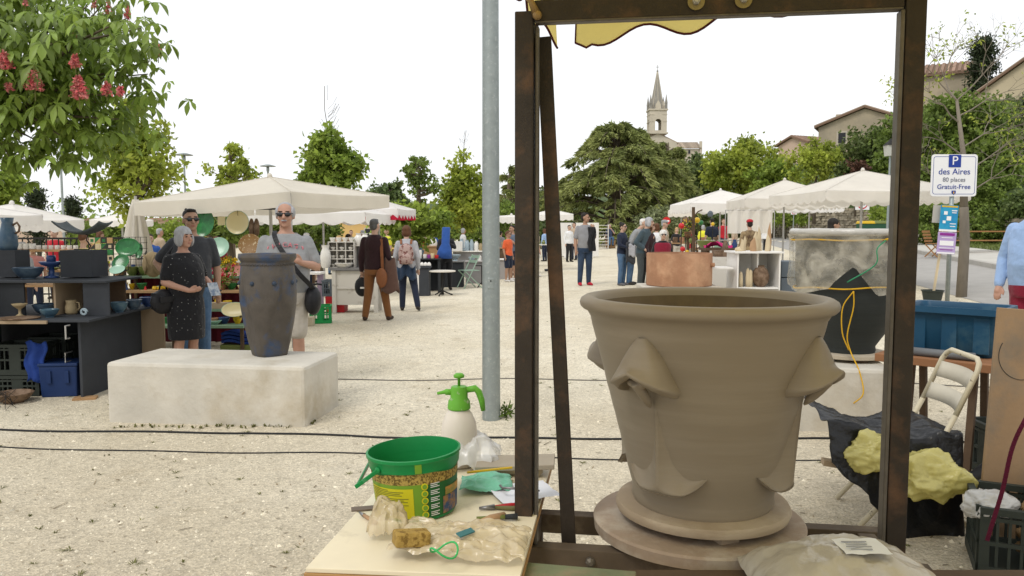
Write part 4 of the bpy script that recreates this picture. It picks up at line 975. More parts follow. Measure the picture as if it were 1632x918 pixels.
def flowers(label, px, py, d, r, mpet, mleaf, pot_m, pot=(.05, .07), z=None, n=60, cat='potted plant'):
    q = at(px, py, d); pz = z if z is not None else q.z; t = thing('potted_flower', label, cat, (q.x, q.y, pz)); pr, ph = pot
    MB().lathe(vase_prof([(pr * .75, 0), (pr, ph), (pr * 1.06, ph)]), 18).build('pot', pot_m, t, smooth=True)
    C = rng.normal(size=(n * 4, 3)) * np.array([r * .5, r * .5, r * .4]) + np.array([0, 0, ph + r * .55]); V, Q = leaf_cards(C, .045, 0); mesh_from_np('leaves', V, Q, mleaf, t)
    C = rng.normal(size=(n, 3)) * np.array([r * .55, r * .5, r * .3]) + np.array([0, -r * .1, ph + r * .9])
    C = np.repeat(C, 5, 0) + rng.normal(size=(n * 5, 3)) * .012; V, Q = leaf_cards(C, .03, 0, .8); mesh_from_np('blossoms', V, Q, mpet, t)
M_PY = mat('yellow_petals', (.70, .45, .02), .7, isl=.2); M_PR = mat('red_petals', (.40, .015, .03), .7, isl=.3); M_PP = mat('pink_petals', (.65, .16, .22), .7, isl=.3)
zsh = [p.z + s for s, _ in SH]
flowers('yellow flowers in a purple pot on the top green shelf', 412, 420, 10.75, .16, M_PY, L_LIME, mat('purple_pot', (.14, .08, .2), .5), (.09, .1), zsh[0], 50)
flowers('yellow flowers in a green pot behind pale plate', 362, 420, 10.75, .12, M_PY, L_LIME, M_GREENCER, (.06, .08), zsh[0], 40)
flowers('dark red flowers in an orange pot on the shelf', 354, 462, 10.45, .085, M_PR, L_MID, M_TERRA, (.05, .08), zsh[1], 40)
flowers('tall leafy plant in a cream pot beside the orange pot', 372, 462, 10.6, .14, M_PR, L_LIME, M_CREAMCER, (.04, .11), zsh[1], 12)
flowers('pink flowers in a dark footed bowl by green plate', 152, 425, 10.3, .1, M_PP, L_MID, M_DGREY, (.12, .09), at(152, 436, 10.3).z, 60)
t = thing('flower_stand', 'pale green cone foot under the pink flower bowl', 'stand', (at(152, 436, 10.3).x, 10.3, zsh[0])); hh = at(152, 436, 10.3).z - zsh[0]
MB().lathe([(.07, 0), (.02, hh * .8), (.06, hh)], 16).build('stem', M_PGREEN, t, smooth=True); MB().box((0, 0, -.02), (.5, .3, .03)).build('board', M_GSH, t)
MB().box((-.2, 0, -.5), (.04, .2, .93)).build('leg', M_WOODD, t); MB().box((.2, 0, -.5), (.04, .2, .93)).build('leg', M_WOODD, t)
its = [(190, 0, .1, .1, M_TERRA, 'terracotta bowl at the end of the green shelf', 'bowl'), (211, 0, .09, .12, M_OLIVECER, 'olive green bowl next to the terracotta one', 'bowl'), (232, 0, .1, .12, M_OLIVECER, 'large olive bowl beside the khaki bag', 'bowl'), (200, 1, .03, .1, M_BLUECER2, 'small blue cone ornament on the shelf', 'cone'),
       (231, 1, .02, .05, M_REDCER, 'tiny red ornament on the middle shelf', 'ornament'), (246, 1, .035, .05, M_YELCER, 'yellow cup left of the woman in black dress', 'cup'), (254, 1, .035, .05, M_YELCER, 'second yellow cup left of the woman in black dress', 'cup'),
       (222, 2, .1, .05, M_OLIVECER, 'shallow green bowl on lower shelf', 'bowl'), (238, 2, .04, .07, M_CREAMCER, 'cream oil jar with round belly', 'jar'), (250, 2, .04, .07, M_PINKCER, 'pink oil jar with round belly', 'jar'), (336, 1, .04, .07, M_CREAMCER, 'cream cup under the pale plate', 'cup'), (348, 2, .045, .08, M_CREAMCER, 'cream mug on the lower shelf by orange pot', 'mug'),
       (385, 1, .06, .06, M_CREAMCER, 'cream bowl by the blue vase on shelf', 'bowl'), (340, 3, .09, .05, M_PGREEN, 'pale green dish on bottom shelf', 'dish'), (398, 2, .07, .05, M_PGREEN, 'pale green bowl half behind the blue vase', 'bowl'), (400, 0, .05, .12, M_PGREEN, 'pale green jar on the top shelf by flowers', 'jar')]
for px, s, r_, h, m_, lb, ct in its:
    z, dy = SH[s]; pr = bowl_prof(r_, h, .5, .006) if ct in ('bowl', 'dish') else ([(r_, 0), (r_ * .9, h * .2), (.006, h)] if ct in ('cone', 'ornament') else vase_prof([(r_ * .7, 0), (r_, h * .35), (r_ * .9, h * .7), (r_ * .75, h)], .005))
    lathe_thing({'cone': 'pointed_ornament'}.get(ct, ct), lb, ct, pr, m_, (at(px, 440, 10.4 + dy).x, 10.4 + dy, p.z + z), 20)
for s_ in range(4):
    z, dy = SH[s_]; x = X0 + .08
    while x < X1 - .08:
        r_ = random.uniform(.035, .075); h = random.uniform(.04, .12); mm = random.choice((M_OLIVECER, M_GREENCER, M_CREAMCER, M_TERRA, M_PGREEN, M_BLUECER2, M_YELCER, M_BROWNCER))
        pr = bowl_prof(r_, h, .5, .006) if random.random() < .55 else vase_prof([(r_ * .7, 0), (r_, h * .5), (r_ * .7, h * 1.3)], .005)
        lathe_thing('glazed_pot', ('glazed pot at the back of the top green shelf', 'glazed pot at the back of the bare wooden shelf', 'glazed pot at the back of the third shelf', 'glazed pot at the back of the lowest shelf')[s_], 'pot', pr, mm, (p.x + x, 10.4 + dy + .09, p.z + z), 16, ('pots on the top green shelf', 'pots on the bare wooden shelf', 'pots on the third shelf', 'pots on the lowest shelf')[s_]); x += r_ * 2 + random.uniform(.0, .09)
o = MB().box((0, 0, .04), (.26, .12, .08)).build('cardboard_box', M_RAW, bevel=.004); o.location = (at(352, 491, 10.2).x, 10.15, zsh[2]); tag(o, 'small cardboard box on the lower green shelf', 'box')
o = MB()
def fold(u, v): return (-.2 + .4 * u, -.12 + .24 * v, .07 + .02 * math.sin(u * 5) + .01 * math.sin(v * 13 + u * 7))
for k in range(3):
    o.sheet(lambda u, v, k=k: Vector(fold(u, v)) + Vector((0, 0, k * .05 - .06)), 10, 8)
o = o.build('folded_blankets', M_BLUECL, smooth=True, solid=.035); o.location = (at(384, 517, 10.2).x, 10.15, p.z + .12); tag(o, 'folded navy blankets under the bottom shelf', 'blanket', kind='stuff'); o['category'] = 'blankets'
o = MB().box((0, 0, .05), (.42, .26, .1)).build('green_chest', M_OLIVECER, bevel=.005); o.location = (at(384, 540, 10.2).x, 10.15, p.z); tag(o, 'low green chest under the navy blankets', 'chest')
o = MB().ell((0, 0, .17), (.14, .1, .17)).tube([(-.08, -.06, .05), (-.02, -.14, .18), (-.08, -.08, .3)], .012, 6).tube([(.08, -.06, .05), (.03, -.14, .18), (.06, -.08, .3)], .012, 6).build('khaki_bag', mat('khaki_canvas', (.24, .18, .10), .9, var=.15, bump=.5, bscale=12, bdist=.03), smooth=True); o.location = (at(236, 440, 10.2).x, 10.35, zsh[0]); tag(o, 'khaki canvas rucksack on the plate stall shelf', 'bag')
o = MB()
for k in range(6): o.tube([(jit(.04), jit(.04), .0), (jit(.05), jit(.05), .1), (jit(.02), 0, .2)], .006, 5)
o = o.build('wire_whisk', M_ALU); o.location = gp(347, 537); tag(o, 'wire bundle standing on gravel under plate stall', 'wire')

# --------------------------------------------------------------- D. white cabinet stall (man in brown)
p = gp(566, 499); CW = 1.0
t = thing('white_cabinet', 'distressed white wooden cabinet on legs of the white pottery stall', 'cabinet', (p.x, p.y + .25, p.z)); kk = p.y / F
wx = (603 - 531) * kk; ht = (502 - 430) * kk
MB().box((0, 0, ht - .02), (wx + .1, .55, .04)).build('top', M_GREYW2, t)
MB().box((0, 0, ht / 2 + .05), (wx - .1, .45, ht - .2)).build('panel', M_DISTR, t)
for x in (-wx / 2 + .03, wx / 2 - .03):
    for y in (-.22, .22): MB().box((x, y, (ht - .041) / 2), (.07, .07, ht - .041)).build('leg', M_DISTR, t)
MB().box((0, -.235, ht * .55), (wx * .8, .02, .02)).build('moulding', M_DISTR, t)
cabz = p.z + ht; cy = p.y + .25
a = at(525, 432, cy); b = at(566, 385, cy); w = b.x - a.x; h = b.z - cabz
t = thing('cubby_shelf', 'white pigeonhole shelf filled with white bowls', 'shelf', ((a.x + b.x) / 2, cy, cabz))
for k in range(4): MB().box((0, .0, .008 + k * (h - .016) / 3), (w, .2, .014)).build('shelf', M_DISTR, t)
for k in range(4): 
    for j in range(3): MB().box((-w / 2 + .008 + k * (w - .016) / 3, 0, .008 + (j + .5) * (h - .016) / 3), (.012, .198, (h - .016) / 3 - .016)).build('divider', M_DISTR, t)
MB().box((0, .106, h / 2), (w, .01, h)).build('back', M_DISTR, t)
cub = Vector(t.location)
for i in range(3):
    for j in range(3):
        lathe_thing('white_bowl', 'white bowl in the pigeonhole shelf', 'bowl', bowl_prof(.05, .05, .5, .005), M_WCER, (cub.x - w / 3 + i * w / 3, cub.y - .02, cub.z + .018 + j * (h - .016) / 3), 16, 'white bowls in the pigeonhole shelf')
for i in range(4): lathe_thing('white_bowl', 'white bowl lined up on top of the pigeonhole shelf', 'bowl', bowl_prof(.055, .07, .55, .005), M_WCER, (cub.x - w / 2 + .07 + i * (w - .14) / 3, cub.y, cub.z + h), 16, 'white bowls on top of the pigeonhole shelf')
lathe_thing('white_vase', 'tall white owl-shaped vase beside the pigeonhole shelf', 'vase', vase_prof([(.07, 0), (.09, .06), (.1, .2), (.085, .3), (.06, .36), (.075, .42)]), M_WCER, (at(527, 430, cy).x - .06, cy - .12, cabz), 22)
for i, px in enumerate((571, 581, 592)): lathe_thing('white_vase', 'round white vase behind the man in brown', 'vase', vase_prof([(.05, 0), (.09, .07), (.08, .14), (.04, .19), (.055, .22)]), M_WCER, (at(px, 400, cy + .05).x, cy + .1, cabz + .42), 20, 'round white vases behind the man in brown')
t = thing('tall_shelf', 'grey wooden shelf carrying round white vases', 'shelf', (at(582, 430, cy).x, cy + .1, cabz)); MB().box((0, 0, .41), (.55, .22, .02)).build('board', M_DISTR, t)
for s in (-.26, .26): MB().box((s, 0, .2), (.02, .2, .398)).build('side', M_DISTR, t)
MB().box((0, .105, .2), (.5, .01, .398)).build('back', M_GREYW2, t)
lathe_thing('white_basin', 'wide white basin on the white cabinet', 'bowl', bowl_prof(.17, .09, .5), M_WCER, (at(551, 430, cy).x, cy - .15, cabz), 24)
crate('plastic_crate', 'grey crate of bags left of the white cabinet', (gp(516, 505).x, cy + .02, p.z + .3), (.36, .36, .3), 0, M_CRATEGY)
o = MB().box((0, 0, .15), (.34, .34, .298), taper=1.05).build('red_box', M_REDP, bevel=.01); o.location = (gp(521, 505).x, cy, p.z); tag(o, 'red plastic box under the grey crate', 'box')
q = gp(508, 516); crate('plastic_crate', 'bright green crate on gravel behind the grey-shirted man', (q.x, q.y + .15, q.z), (.34, .3, .3), .2, M_CRATEGR)
q = gp(492, 519); o = MB().box((0, 0, .075), (.16, .16, .15), taper=1.1).build('beige_bin', mat('beige_plastic', (.52, .46, .34), .6), bevel=.01); o.location = q; tag(o, 'small beige bin beside the green crate', 'bin')
t = thing('side_table', 'small table with white dishes behind the grey-shirted man', 'table', (at(490, 440, 15.3).x, 15.3, gz(-3.9, 15.3))); MB().box((0, 0, .7), (.6, .4, .04)).build('top', M_WHITEP, t)
for s in (-.25, .25): MB().box((s, 0, .34), (.05, .3, .678)).build('leg', mat('mauve_board', (.25, .19, .25), .8), t)
lathe_thing('white_dish', 'stack of white dishes on the small table', 'dish', bowl_prof(.16, .07, .5), M_WCER, (at(486, 440, 15.3).x, 15.25, gz(-3.9, 15.3) + .72), 20)
o = MB()
for k in range(20):
    a = k / 19 * 2 * PI; o.v.append((.25 * math.cos(a), 0, .25 + .25 * math.sin(a)))
o = MB().tube([(.26 * math.cos(k / 20 * 2 * PI), 0, .27 + .26 * math.sin(k / 20 * 2 * PI)) for k in range(20)], .018, 6, close=True).build('trolley_wheel', M_BLACKP, smooth=True); o.location = gp(500, 500) + Vector((0, .3, 0)); tag(o, 'black wheel leaning behind the green crate', 'wheel')
t = thing('white_board', 'tall narrow white board beside the woman with backpack', 'board', gp(664, 482)); MB().box((0, 0, .55), (.1, .03, 1.1)).build('panel', M_WHITEP, t); MB().box((0, .15, .02), (.1, .3, .04)).build('foot', M_WHITEP, t)

# --------------------------------------------------------------- E. grey tables with white and blue ceramics
def table_box(label, px0, px1, bot, top, dep, m, mt, name='display_table', over=.06, open_=False):
    p = gp((px0 + px1) / 2, bot); k = p.y / F; w = (px1 - px0) * k; h = at((px0 + px1) / 2, top, p.y).z - p.z
    t = thing(name, label, 'table', (p.x, p.y + dep / 2, p.z))
    MB().box((0, 0, h - .015), (w + over, dep + over, .03)).build('top', mt, t, bevel=.003)
    for s in (-1, 1): MB().box((s * (w / 2 - .015), 0, (h - .032) / 2), (.03, dep, h - .032)).build('side', m, t)
    MB().box((0, -dep / 2 + .016 if not open_ else dep / 2 - .02, (h - .032) / 2), (w - .062, .02, h - .034)).build('front' if not open_ else 'back', m, t)
    return Vector((p.x, p.y + dep / 2, p.z + h)), w
T1, _ = table_box('dark grey table with white cups beside the backpack', 664, 700, 466, 412, .5, M_DGREY, M_DGREY, open_=True)
T1b, _ = table_box('low dark grey pedestal with row of white eggs', 666, 684, 472, 425, .35, M_GREYW, M_GREYW)
T2, _ = table_box('dark grey counter behind the bistro table', 708, 738, 458, 416, .5, M_DGREY, M_GREYW2)
T3, _ = table_box('pale grey cabinet behind the green folding chair', 742, 772, 452, 416, .5, M_GREYW2, mat('pale_grey_paint', (.36, .34, .33), .8))
T4, _ = table_box('white-topped counter with blue-grey vases', 722, 775, 440, 400, .5, M_GREYW2, M_WHITEP)
T5, _ = table_box('pale grey cabinet on castors right of the galvanised pole', 795, 810, 445, 413, .5, mat('pale_grey_paint', (.36, .34, .33), .8), M_WHITEP)
T6, _ = table_box('brown wicker-sided table under the orange-shirted woman', 786, 815, 432, 395, .5, M_WOODD, M_WOOD)
T7, _ = table_box('wooden table carrying small jars far behind the white shelf', 655, 700, 440, 392, .6, M_WOOD, M_WOOD)
for k in range(4): 
    o = lathe_thing('white_egg', 'white egg-shaped ceramic on the low dark pedestal', 'ornament', [(.01, 0), (.045, .02), (.05, .05), (.03, .085), (.004, .1)], M_WCER, (T1b.x - .12 + k * .08, T1b.y - .08, T1b.z), 12, 'white ceramic eggs')
for k, (dx, h_, m_, lb) in enumerate(((-.2, .2, M_WCER, 'tall cream carafe on the dark table'), (-.08, .1, M_WCER, 'short white cup on the dark table'), (.02, .09, mat('purple_glaze', (.28, .05, .25), .3), 'small purple cup on the dark table'), (.1, .12, M_CREAMCER, 'cream tumbler on the dark table'), (.2, .08, M_REDCER, 'small red cup at the dark table end'))):
    lathe_thing('ceramic_cup', lb, 'cup', vase_prof([(.04, 0), (.05, h_ * .5), (.045, h_)], .005), m_, (T1.x + dx, T1.y - .1, T1.z), 16)
for k, (dx, r_, h_, m_, lb) in enumerate(((-.42, .06, .3, M_GREYBL, 'tall grey-blue bottle vase at the counter end'), (-.27, .07, .38, M_GREYBL, 'tallest pale blue cylinder vase'), (-.1, .08, .34, M_GREYBL, 'broad pale blue vase in the middle'), (.05, .06, .36, M_GREYBL, 'slim pale blue vase with narrow neck'), (.2, .07, .3, M_WCER, 'white cylinder vase beside the blue ones'), (.34, .06, .24, M_TANCER, 'tan vase near the galvanised pole'), (-.2, .1, .09, M_GREYBL, 'low blue-grey bowl before the vases'))):
    lathe_thing('vase' if h_ > .1 else 'bowl', lb, 'vase' if h_ > .1 else 'bowl', vase_prof([(r_ * .8, 0), (r_, h_ * .2), (r_, h_ * .75), (r_ * .6, h_ * .88), (r_ * .7, h_)], .006), m_, (T4.x + dx, T4.y + (-.18 if h_ < .1 else .08), T4.z), 18)
for i, (px, py, w, h) in enumerate(((730, 395, .32, .3), (748, 385, .3, .22))):
    o = MB().box((0, 0, h / 2), (w, .25, h)).build('white_block', M_WHITEP, bevel=.004); o.location = (at(px, 400, T4.y).x, T4.y - .28 + i * .55, T4.z); tag(o, ('white cube plinth in front of the blue vases', 'white block behind the pale bowl')[i], 'plinth')
lathe_thing('footed_bowl', 'pale grey footed bowl on the dark counter', 'bowl', [(.08, 0), (.05, .04), (.09, .06), (.16, .15), (.155, .155), (.05, .07)], M_GREYBL, (T2.x + .02, T2.y - .05, T2.z), 20)
lathe_thing('pale_bowl', 'translucent pale bowl behind the folding chair', 'bowl', bowl_prof(.1, .1, .4), M_GREYBL, (T3.x - .1, T3.y, T3.z), 20)
lathe_thing('white_jar', 'white lidded jar on the pale grey cabinet', 'jar', vase_prof([(.05, 0), (.05, .12), (.03, .13), (.03, .15)]), M_WCER, (T3.x + .12, T3.y, T3.z), 18)
for k in range(3): lathe_thing('glass_jar', 'small jar on the wooden table', 'jar', vase_prof([(.05, 0), (.06, .08), (.05, .14)]), (M_TANCER, M_REDCER, M_CREAMCER)[k], (T7.x - .25 + k * .2, T7.y, T7.z), 14, 'small jars on the wooden table')
lathe_thing('white_dome', 'white dome-shaped ceramic behind the backpack', 'ornament', [(.12, 0), (.13, .08), (.1, .2), (.03, .26)], M_WCER, (T7.x + .25, T7.y - .1, T7.z), 18)
lathe_thing('straw_bag', 'woven basket on the wicker-sided table', 'basket', vase_prof([(.12, 0), (.15, .12), (.14, .2)]), M_RAW, (T6.x + .1, T6.y, T6.z), 18)
lathe_thing('yellow_bunch', 'yellow flower bunch in jar beside the pole', 'flowers', [(.05, 0), (.04, .12), (.1, .2), (.08, .28), (.02, .3)], M_YELCER, (T4.x + .5, T4.y + .15, T4.z), 14)
# tall bistro table and folding chair
p = gp(705, 471); t = thing('bistro_table', 'tall round bistro table with iron foot', 'table', p); h = at(705, 431, p.y).z - p.z
MB().lathe([(.3, h - .03), (.31, h - .015), (.3, h)], 28).build('top', M_OFFCL, t); MB().lathe([(.05, .02), (.025, .12), (.022, h - .031)], 12).build('stem', M_IRON, t, smooth=True)
for k in range(3):
    a = k * 2.09 + .3; MB().tube([(0, 0, .12), (.12 * math.cos(a), .12 * math.sin(a), .06), (.24 * math.cos(a), .24 * math.sin(a), .012)], .016, 6).build('foot', M_IRON, t)
p = gp(748, 459); t = thing('folding_chair', 'pale green metal folding chair by the grey cabinet', 'chair', p, R(-60)); M_PG = mat('pale_green_paint', (.30, .42, .33), .6)
for s in (-.2, .2):
    MB().tube([(s, -.25, 0), (s, .2, .85)], .013, 6).build('frame', M_PG, t); MB().tube([(s * .9, .28, 0), (s * .9, -.22, .45)], .013, 6).build('leg', M_PG, t)
for k in range(5): MB().box((0, -.18 + k * .085, .455), (.4, .07, .015)).build('seat_slat', M_PG, t)
for z, y in ((.8, .175), (.68, .11)): MB().box((0, y, z), (.42, .015, .07)).build('back_slat', M_PG, t)
p = gp(768, 458); t = thing('iron_stool', 'black iron stool beside the galvanised pole', 'stool', p + Vector((0, .1, 0)))
MB().lathe([(.17, .55), (.17, .57)], 18).build('seat', M_IRON, t); MB().tube([(0, 0, .05), (0, 0, .55)], .02, 7).build('stem', M_IRON, t)
for k in range(3): a = k * 2.09; MB().tube([(0, 0, .12), (.1 * math.cos(a), .1 * math.sin(a), .08), (.2 * math.cos(a), .2 * math.sin(a), .01)], .015, 6).build('foot', M_IRON, t)

# --------------------------------------------------------------- F. far stall behind the standing man
TB, _ = table_box('wooden crate table of small pots beyond the frame brace', 884, 914, 409, 388, .8, M_WOOD, M_WOODD, open_=True)
TB2, _ = table_box('plywood counter behind the standing man', 905, 930, 401, 384, .8, M_RAW, M_WOOD)
for k in range(14):
    lathe_thing('small_pot', 'small grey-green pot on the far crate table', 'pot', vase_prof([(.06, 0), (.08, .06), (.05, .12)], .01), (M_OLIVECER, M_GREYBL, M_TANCER)[k % 3], (TB.x - .35 + (k % 7) * .12, TB.y - .2 + (k // 7) * .35, TB.z), 12, 'small pots on the far crate table')
p = gnd(922, 36); t = thing('white_partition', 'white exhibition partition behind the standing man', 'partition', p); z = at(922, 355, 36).z - p.z; zb = at(922, 392, 36).z - p.z
for k in range(3):
    MB().box(((k - 1) * .62, 0, (z + .1) / 2), (.6, .04, z - .1)).build('panel', M_WHITEP, t)
    MB().box(((k - 1) * .62, 0, .05), (.08, .4, .1)).build('foot', M_WHITEP, t)
fr = MB().box((-.3, -.04, z * .72), (.34, .03, .3)).build('picture', M_WOODD, t)
p = gp(958, 397); t = thing('ladder_shelf', 'white ladder shelf with small cups beside the seated man', 'shelf', p); h = at(958, 358, p.y).z - p.z; w = 11 * p.y / F
for s in (-1, 1): MB().box((s * w, 0, h / 2), (.03, .25, h)).build('side', M_WHITEP, t)
for k in range(8): MB().box((0, 0, .06 + k * (h - .1) / 7), (w * 2 - .04, .24, .025)).build('shelf', M_WHITEP, t)
p = gp(974, 396); t = thing('brown_plinth', 'brown wooden plinth under the seated man', 'plinth', p); SEATP = p; SEATH = at(974, 381, p.y).z - p.z
MB().box((0, .3, (SEATH - .04) / 2), (14 * p.y / F * 1.0, .5, SEATH - .04)).build('box', M_WOOD, t); MB().box((0, .3, SEATH - .019), (20 * p.y / F, .6, .037)).build('top', M_WOODD, t)

# --------------------------------------------------------------- G. right-hand stalls: coloured balls, terracotta, driftwood
p = gp(1112, 446); t = thing('wooden_table', 'wooden garden-ornament table behind the terracotta pot', 'table', p); hT = at(1112, 408, p.y).z - p.z
MB().box((0, 0, hT - .02), (1.5, .7, .04)).build('top', M_WOOD, t); MB().box((0, .3, hT + .33), (1.4, .3, .03)).build('shelf', M_WOOD, t)
for x in (-.68, .68):
    for y in (-.3, .3): MB().box((x, y, (hT - .041) / 2), (.06, .06, hT - .041)).build('leg', M_WOODD, t)
for x in (-.65, .65): MB().box((x, .3, hT + .16), (.04, .26, .31)).build('post', M_WOODD, t)
TG = Vector((p.x, p.y, p.z + hT))
def ball(label, px, py, d, r, m_, name='glazed_ball'):
    q = at(px, py, d); t = thing(name, label, 'garden ball', (q.x, d, gz(q.x, d))); h = q.z - gz(q.x, d)
    MB().ell((0, 0, h), (r, r, r), 20, 12).build('ball', m_, t, smooth=True); MB().tube([(0, 0, 0), (0, 0, h - r * .8)], .009, 6).build('rod', M_IRON, t); MB().ell((0, 0, h + r), (r * .25, r * .25, r * .2)).build('cap', M_IRON, t)
ball('shiny red ceramic ball high on a rod', 1086, 360, 14.2, .055, M_REDCER)
ball('low shiny red ceramic ball near the terracotta pot', 1088, 397, 14.0, .048, M_REDCER)
ball('yellow ceramic ball high on a rod', 1111, 351, 14.6, .055, M_YELCER)
ball('low yellow ceramic ball by the low red one', 1095, 401, 14.3, .034, M_YELCER)
ball('dark brown ceramic ball high on a rod', 1093, 351, 15.2, .07, M_BROWNCER)
ball('dark green ceramic ball beside the high yellow ball', 1117, 355, 15.0, .05, M_GREENCER)
ball('green ball low on the ornament table', 1102, 383, 14.5, .05, M_OLIVECER)
ball('orange-yellow ball at the far table', 1136, 357, 17, .04, M_YELCER)
t = thing('bird_tree', 'forked iron branch stand of the garden ornament stall', 'stand', gnd(1104, 14.4)); h = at(1104, 330, 14.4).z - t.location.z
MB().tube([(0, 0, 0), (.02, 0, h * .5), (0, 0, h)], .03, 7).build('stem', M_WOODD, t)
for k in range(6): a = k * 1.05; z = h * (.55 + .07 * k); MB().tube([(0, 0, z), (.12 * math.cos(a), .12 * math.sin(a), z + .1), (.22 * math.cos(a), .22 * math.sin(a), z + .08 + .05 * (k % 2))], .012, 5).build('branch', M_WOODD, t)
lathe_thing('wire_basket', 'hanging grey cage lantern under the long white parasol', 'lantern', [(.03, -.07), (.06, -.04), (.06, .03), (.02, .07)], M_CRATEGY, at(1132, 341, 17), 14)
lathe_thing('green_bowl_planter', 'round moss green bowl planter on a post', 'planter', bowl_prof(.16, .15, .3), M_OLIVECER, (at(1124, 393, 14.0).x, 14.0, at(1124, 397, 14.0).z), 24)
t = thing('planter_post', 'pale block under the moss green bowl', 'plinth', gnd(1124, 14.0)); MB().box((0, 0, (at(1124, 397, 14).z - t.location.z) / 2), (.2, .2, at(1124, 397, 14).z - t.location.z)).build('block', M_DISTR, t)
for k in range(14):
    px = 1078 + k * 5.2; lathe_thing('garden_pot', 'small pot on the garden ornament table', 'pot', vase_prof([(.04, 0), (.06, .06), (.045, .1)], .008), (M_TERRA, M_OLIVECER, M_TANCER, M_BROWNCER, M_WCER)[k % 5], (TG.x - .65 + k * .1, TG.y - .2 + (k % 3) * .12, TG.z), 14, 'small pots on the garden ornament table')
for k in range(7): lathe_thing('garden_pot', 'pot on the upper shelf of the garden ornament table', 'pot', vase_prof([(.05, 0), (.075, .08), (.06, .15)], .008), (M_BROWNCER, M_TERRA, M_OLIVECER)[k % 3], (TG.x - .55 + k * .18, TG.y + .3, TG.z + .346), 14, 'pots on the upper ornament shelf')
flowers('leafy green plant in terracotta pot among the coloured balls', 1096, 372, 14.6, .14, M_PY, L_LIME, M_TERRA, (.07, .1), at(1096, 378, 14.6).z, 8)
t = thing('plant_stand', 'dark post under the leafy plant among the balls', 'stand', gnd(1096, 14.6)); hh = at(1096, 378, 14.6).z - t.location.z; MB().lathe([(.1, 0), (.03, .05), (.03, hh - .02), (.09, hh)], 14).build('post', M_WOODD, t)
# terracotta tub on a block
D1 = 11.0; zb = at(1089, 457, D1).z; zt = at(1089, 404, D1).z; xq = at(1089.5, 430, D1).x; g0 = gz(xq, D1)
t = thing('terracotta_tub', 'large plain terracotta tub with side knob', 'pot', (xq, D1 + .3, zb)); rr = 104 / F * D1 / 2 * 1.02; hh = zt - zb
MB().lathe([(rr * .97, 0), (rr, .01), (rr, hh - .01), (rr * .985, hh), (rr * .93, hh), (rr * .92, .03)], 48).build('body', M_TERRA, t, smooth=True, sharp=40)
MB().lathe([(.035, 0), (.03, .04), (.035, .05), (.01, .06)], 14, M=Matrix.Translation((rr * .85, -rr * .5, hh * .65)) @ Matrix.Rotation(R(-30), 4, 'Z') @ Matrix.Rotation(R(90), 4, 'Y')).build('knob', M_TERRA, t, smooth=True)
o = MB().box((0, 0, 0), (1.1, .9, zb - g0)).build('stone_plinth', M_STONE, bevel=.02); o.location = (xq, D1 + .3, (zb + g0) / 2); tag(o, 'pale stone plinth under the terracotta tub', 'plinth')
# white board stand with driftwood and bottle
D2 = 11.2; xl, xr = at(1175, 400, D2).x, at(1244, 400, D2).x; zt = at(1208, 401, D2).z; zs = at(1208, 458, D2).z; xm = (xl + xr) / 2; g0 = gz(xm, D2)
t = thing('white_stand', 'white slotted board stand with driftwood on top', 'plinth', (xm, D2 + .25, g0)); w = xr - xl; h = zt - g0
MB().box((0, 0, h - .012), (w + .08, .6, .024)).build('top', M_WHITEP, t); MB().box((0, .28, (h - .025) / 2), (w, .02, h - .026)).build('back', M_WHITEP, t)
for x in (-w / 2 + .01, w / 2 - .01, .02): MB().box((x, .0, (h - .025) / 2 + (0 if abs(x) > .1 else .3)), (.02, .54 if abs(x) > .1 else .3, h - .026 - (0 if abs(x) > .1 else .6))).build('panel', M_WHITEP, t)
MB().box((0, -.02, zs - g0 - .012), (w - .05, .5, .022)).build('shelf', M_WHITEP, t); MB().box((-w / 2 - .25, 0, at(1160, 428, D2).z - g0), (.44, .4, .022)).build('side_shelf', M_WHITEP, t)
MB().box((-w / 2 - .45, 0, (at(1160, 428, D2).z - g0 - .013) / 2), (.02, .36, at(1160, 428, D2).z - g0 - .026)).build('side_leg', M_WHITEP, t)
TW = Vector((xm, D2 + .25, zt)); TWS = Vector((xm, D2 + .2, zs))
M_DRIFT = mat('pale_driftwood', (.56, .46, .30), .85, var=.15, vscale=10, stretch=(1, 1, .2)); M_DRIFT2 = mat('tan_driftwood', (.40, .25, .14), .85, var=.15, vscale=10)
for k, (dx, h_, r_, m_) in enumerate(((-.22, .07, .05, 0), (-.15, .18, .035, 0), (-.1, .22, .03, 0), (-.03, .2, .045, 1), (.03, .3, .035, 0), (.09, .36, .03, 0), (.15, .26, .035, 0), (.2, .42, .03, 1), (.12, .32, .02, 0))):
    o = MB(); o.loft([[(r_ * s * math.cos(a * PI / 4) + bx, r_ * .6 * s * math.sin(a * PI / 4), z) for a in range(8)] for s, z, bx in ((1, 0, 0), (1.1, h_ * .3, jit(.01)), (.8, h_ * .7, jit(.015)), (.08, h_, jit(.02)))])
    o = o.build('driftwood_spike', (M_DRIFT, M_DRIFT2)[m_], smooth=True, sharp=50); o.location = TW + Vector((dx * 1.1, (k % 3 - 1) * .1, 0)); tag(o, ('pale pointed driftwood piece on the white stand', 'tan pointed driftwood piece on the white stand')[m_], 'sculpture', ('pale driftwood on the white stand', 'tan driftwood on the white stand')[m_])
for k, (dx, h_) in enumerate(((-.22, .22), (-.12, .27), (-.08, .25))):
    o = MB().loft([[(.03 * s * math.cos(a * PI / 4), .025 * s * math.sin(a * PI / 4), z) for a in range(8)] for s, z in ((1, 0), (1.1, h_ * .4), (.9, h_ * .85), (.3, h_))]).build('driftwood_stump', M_DRIFT, smooth=True); o.location = TWS + Vector((dx, -.1, 0)); tag(o, 'pale driftwood stump beside the brown bottle', 'sculpture', 'driftwood stumps by the brown bottle')
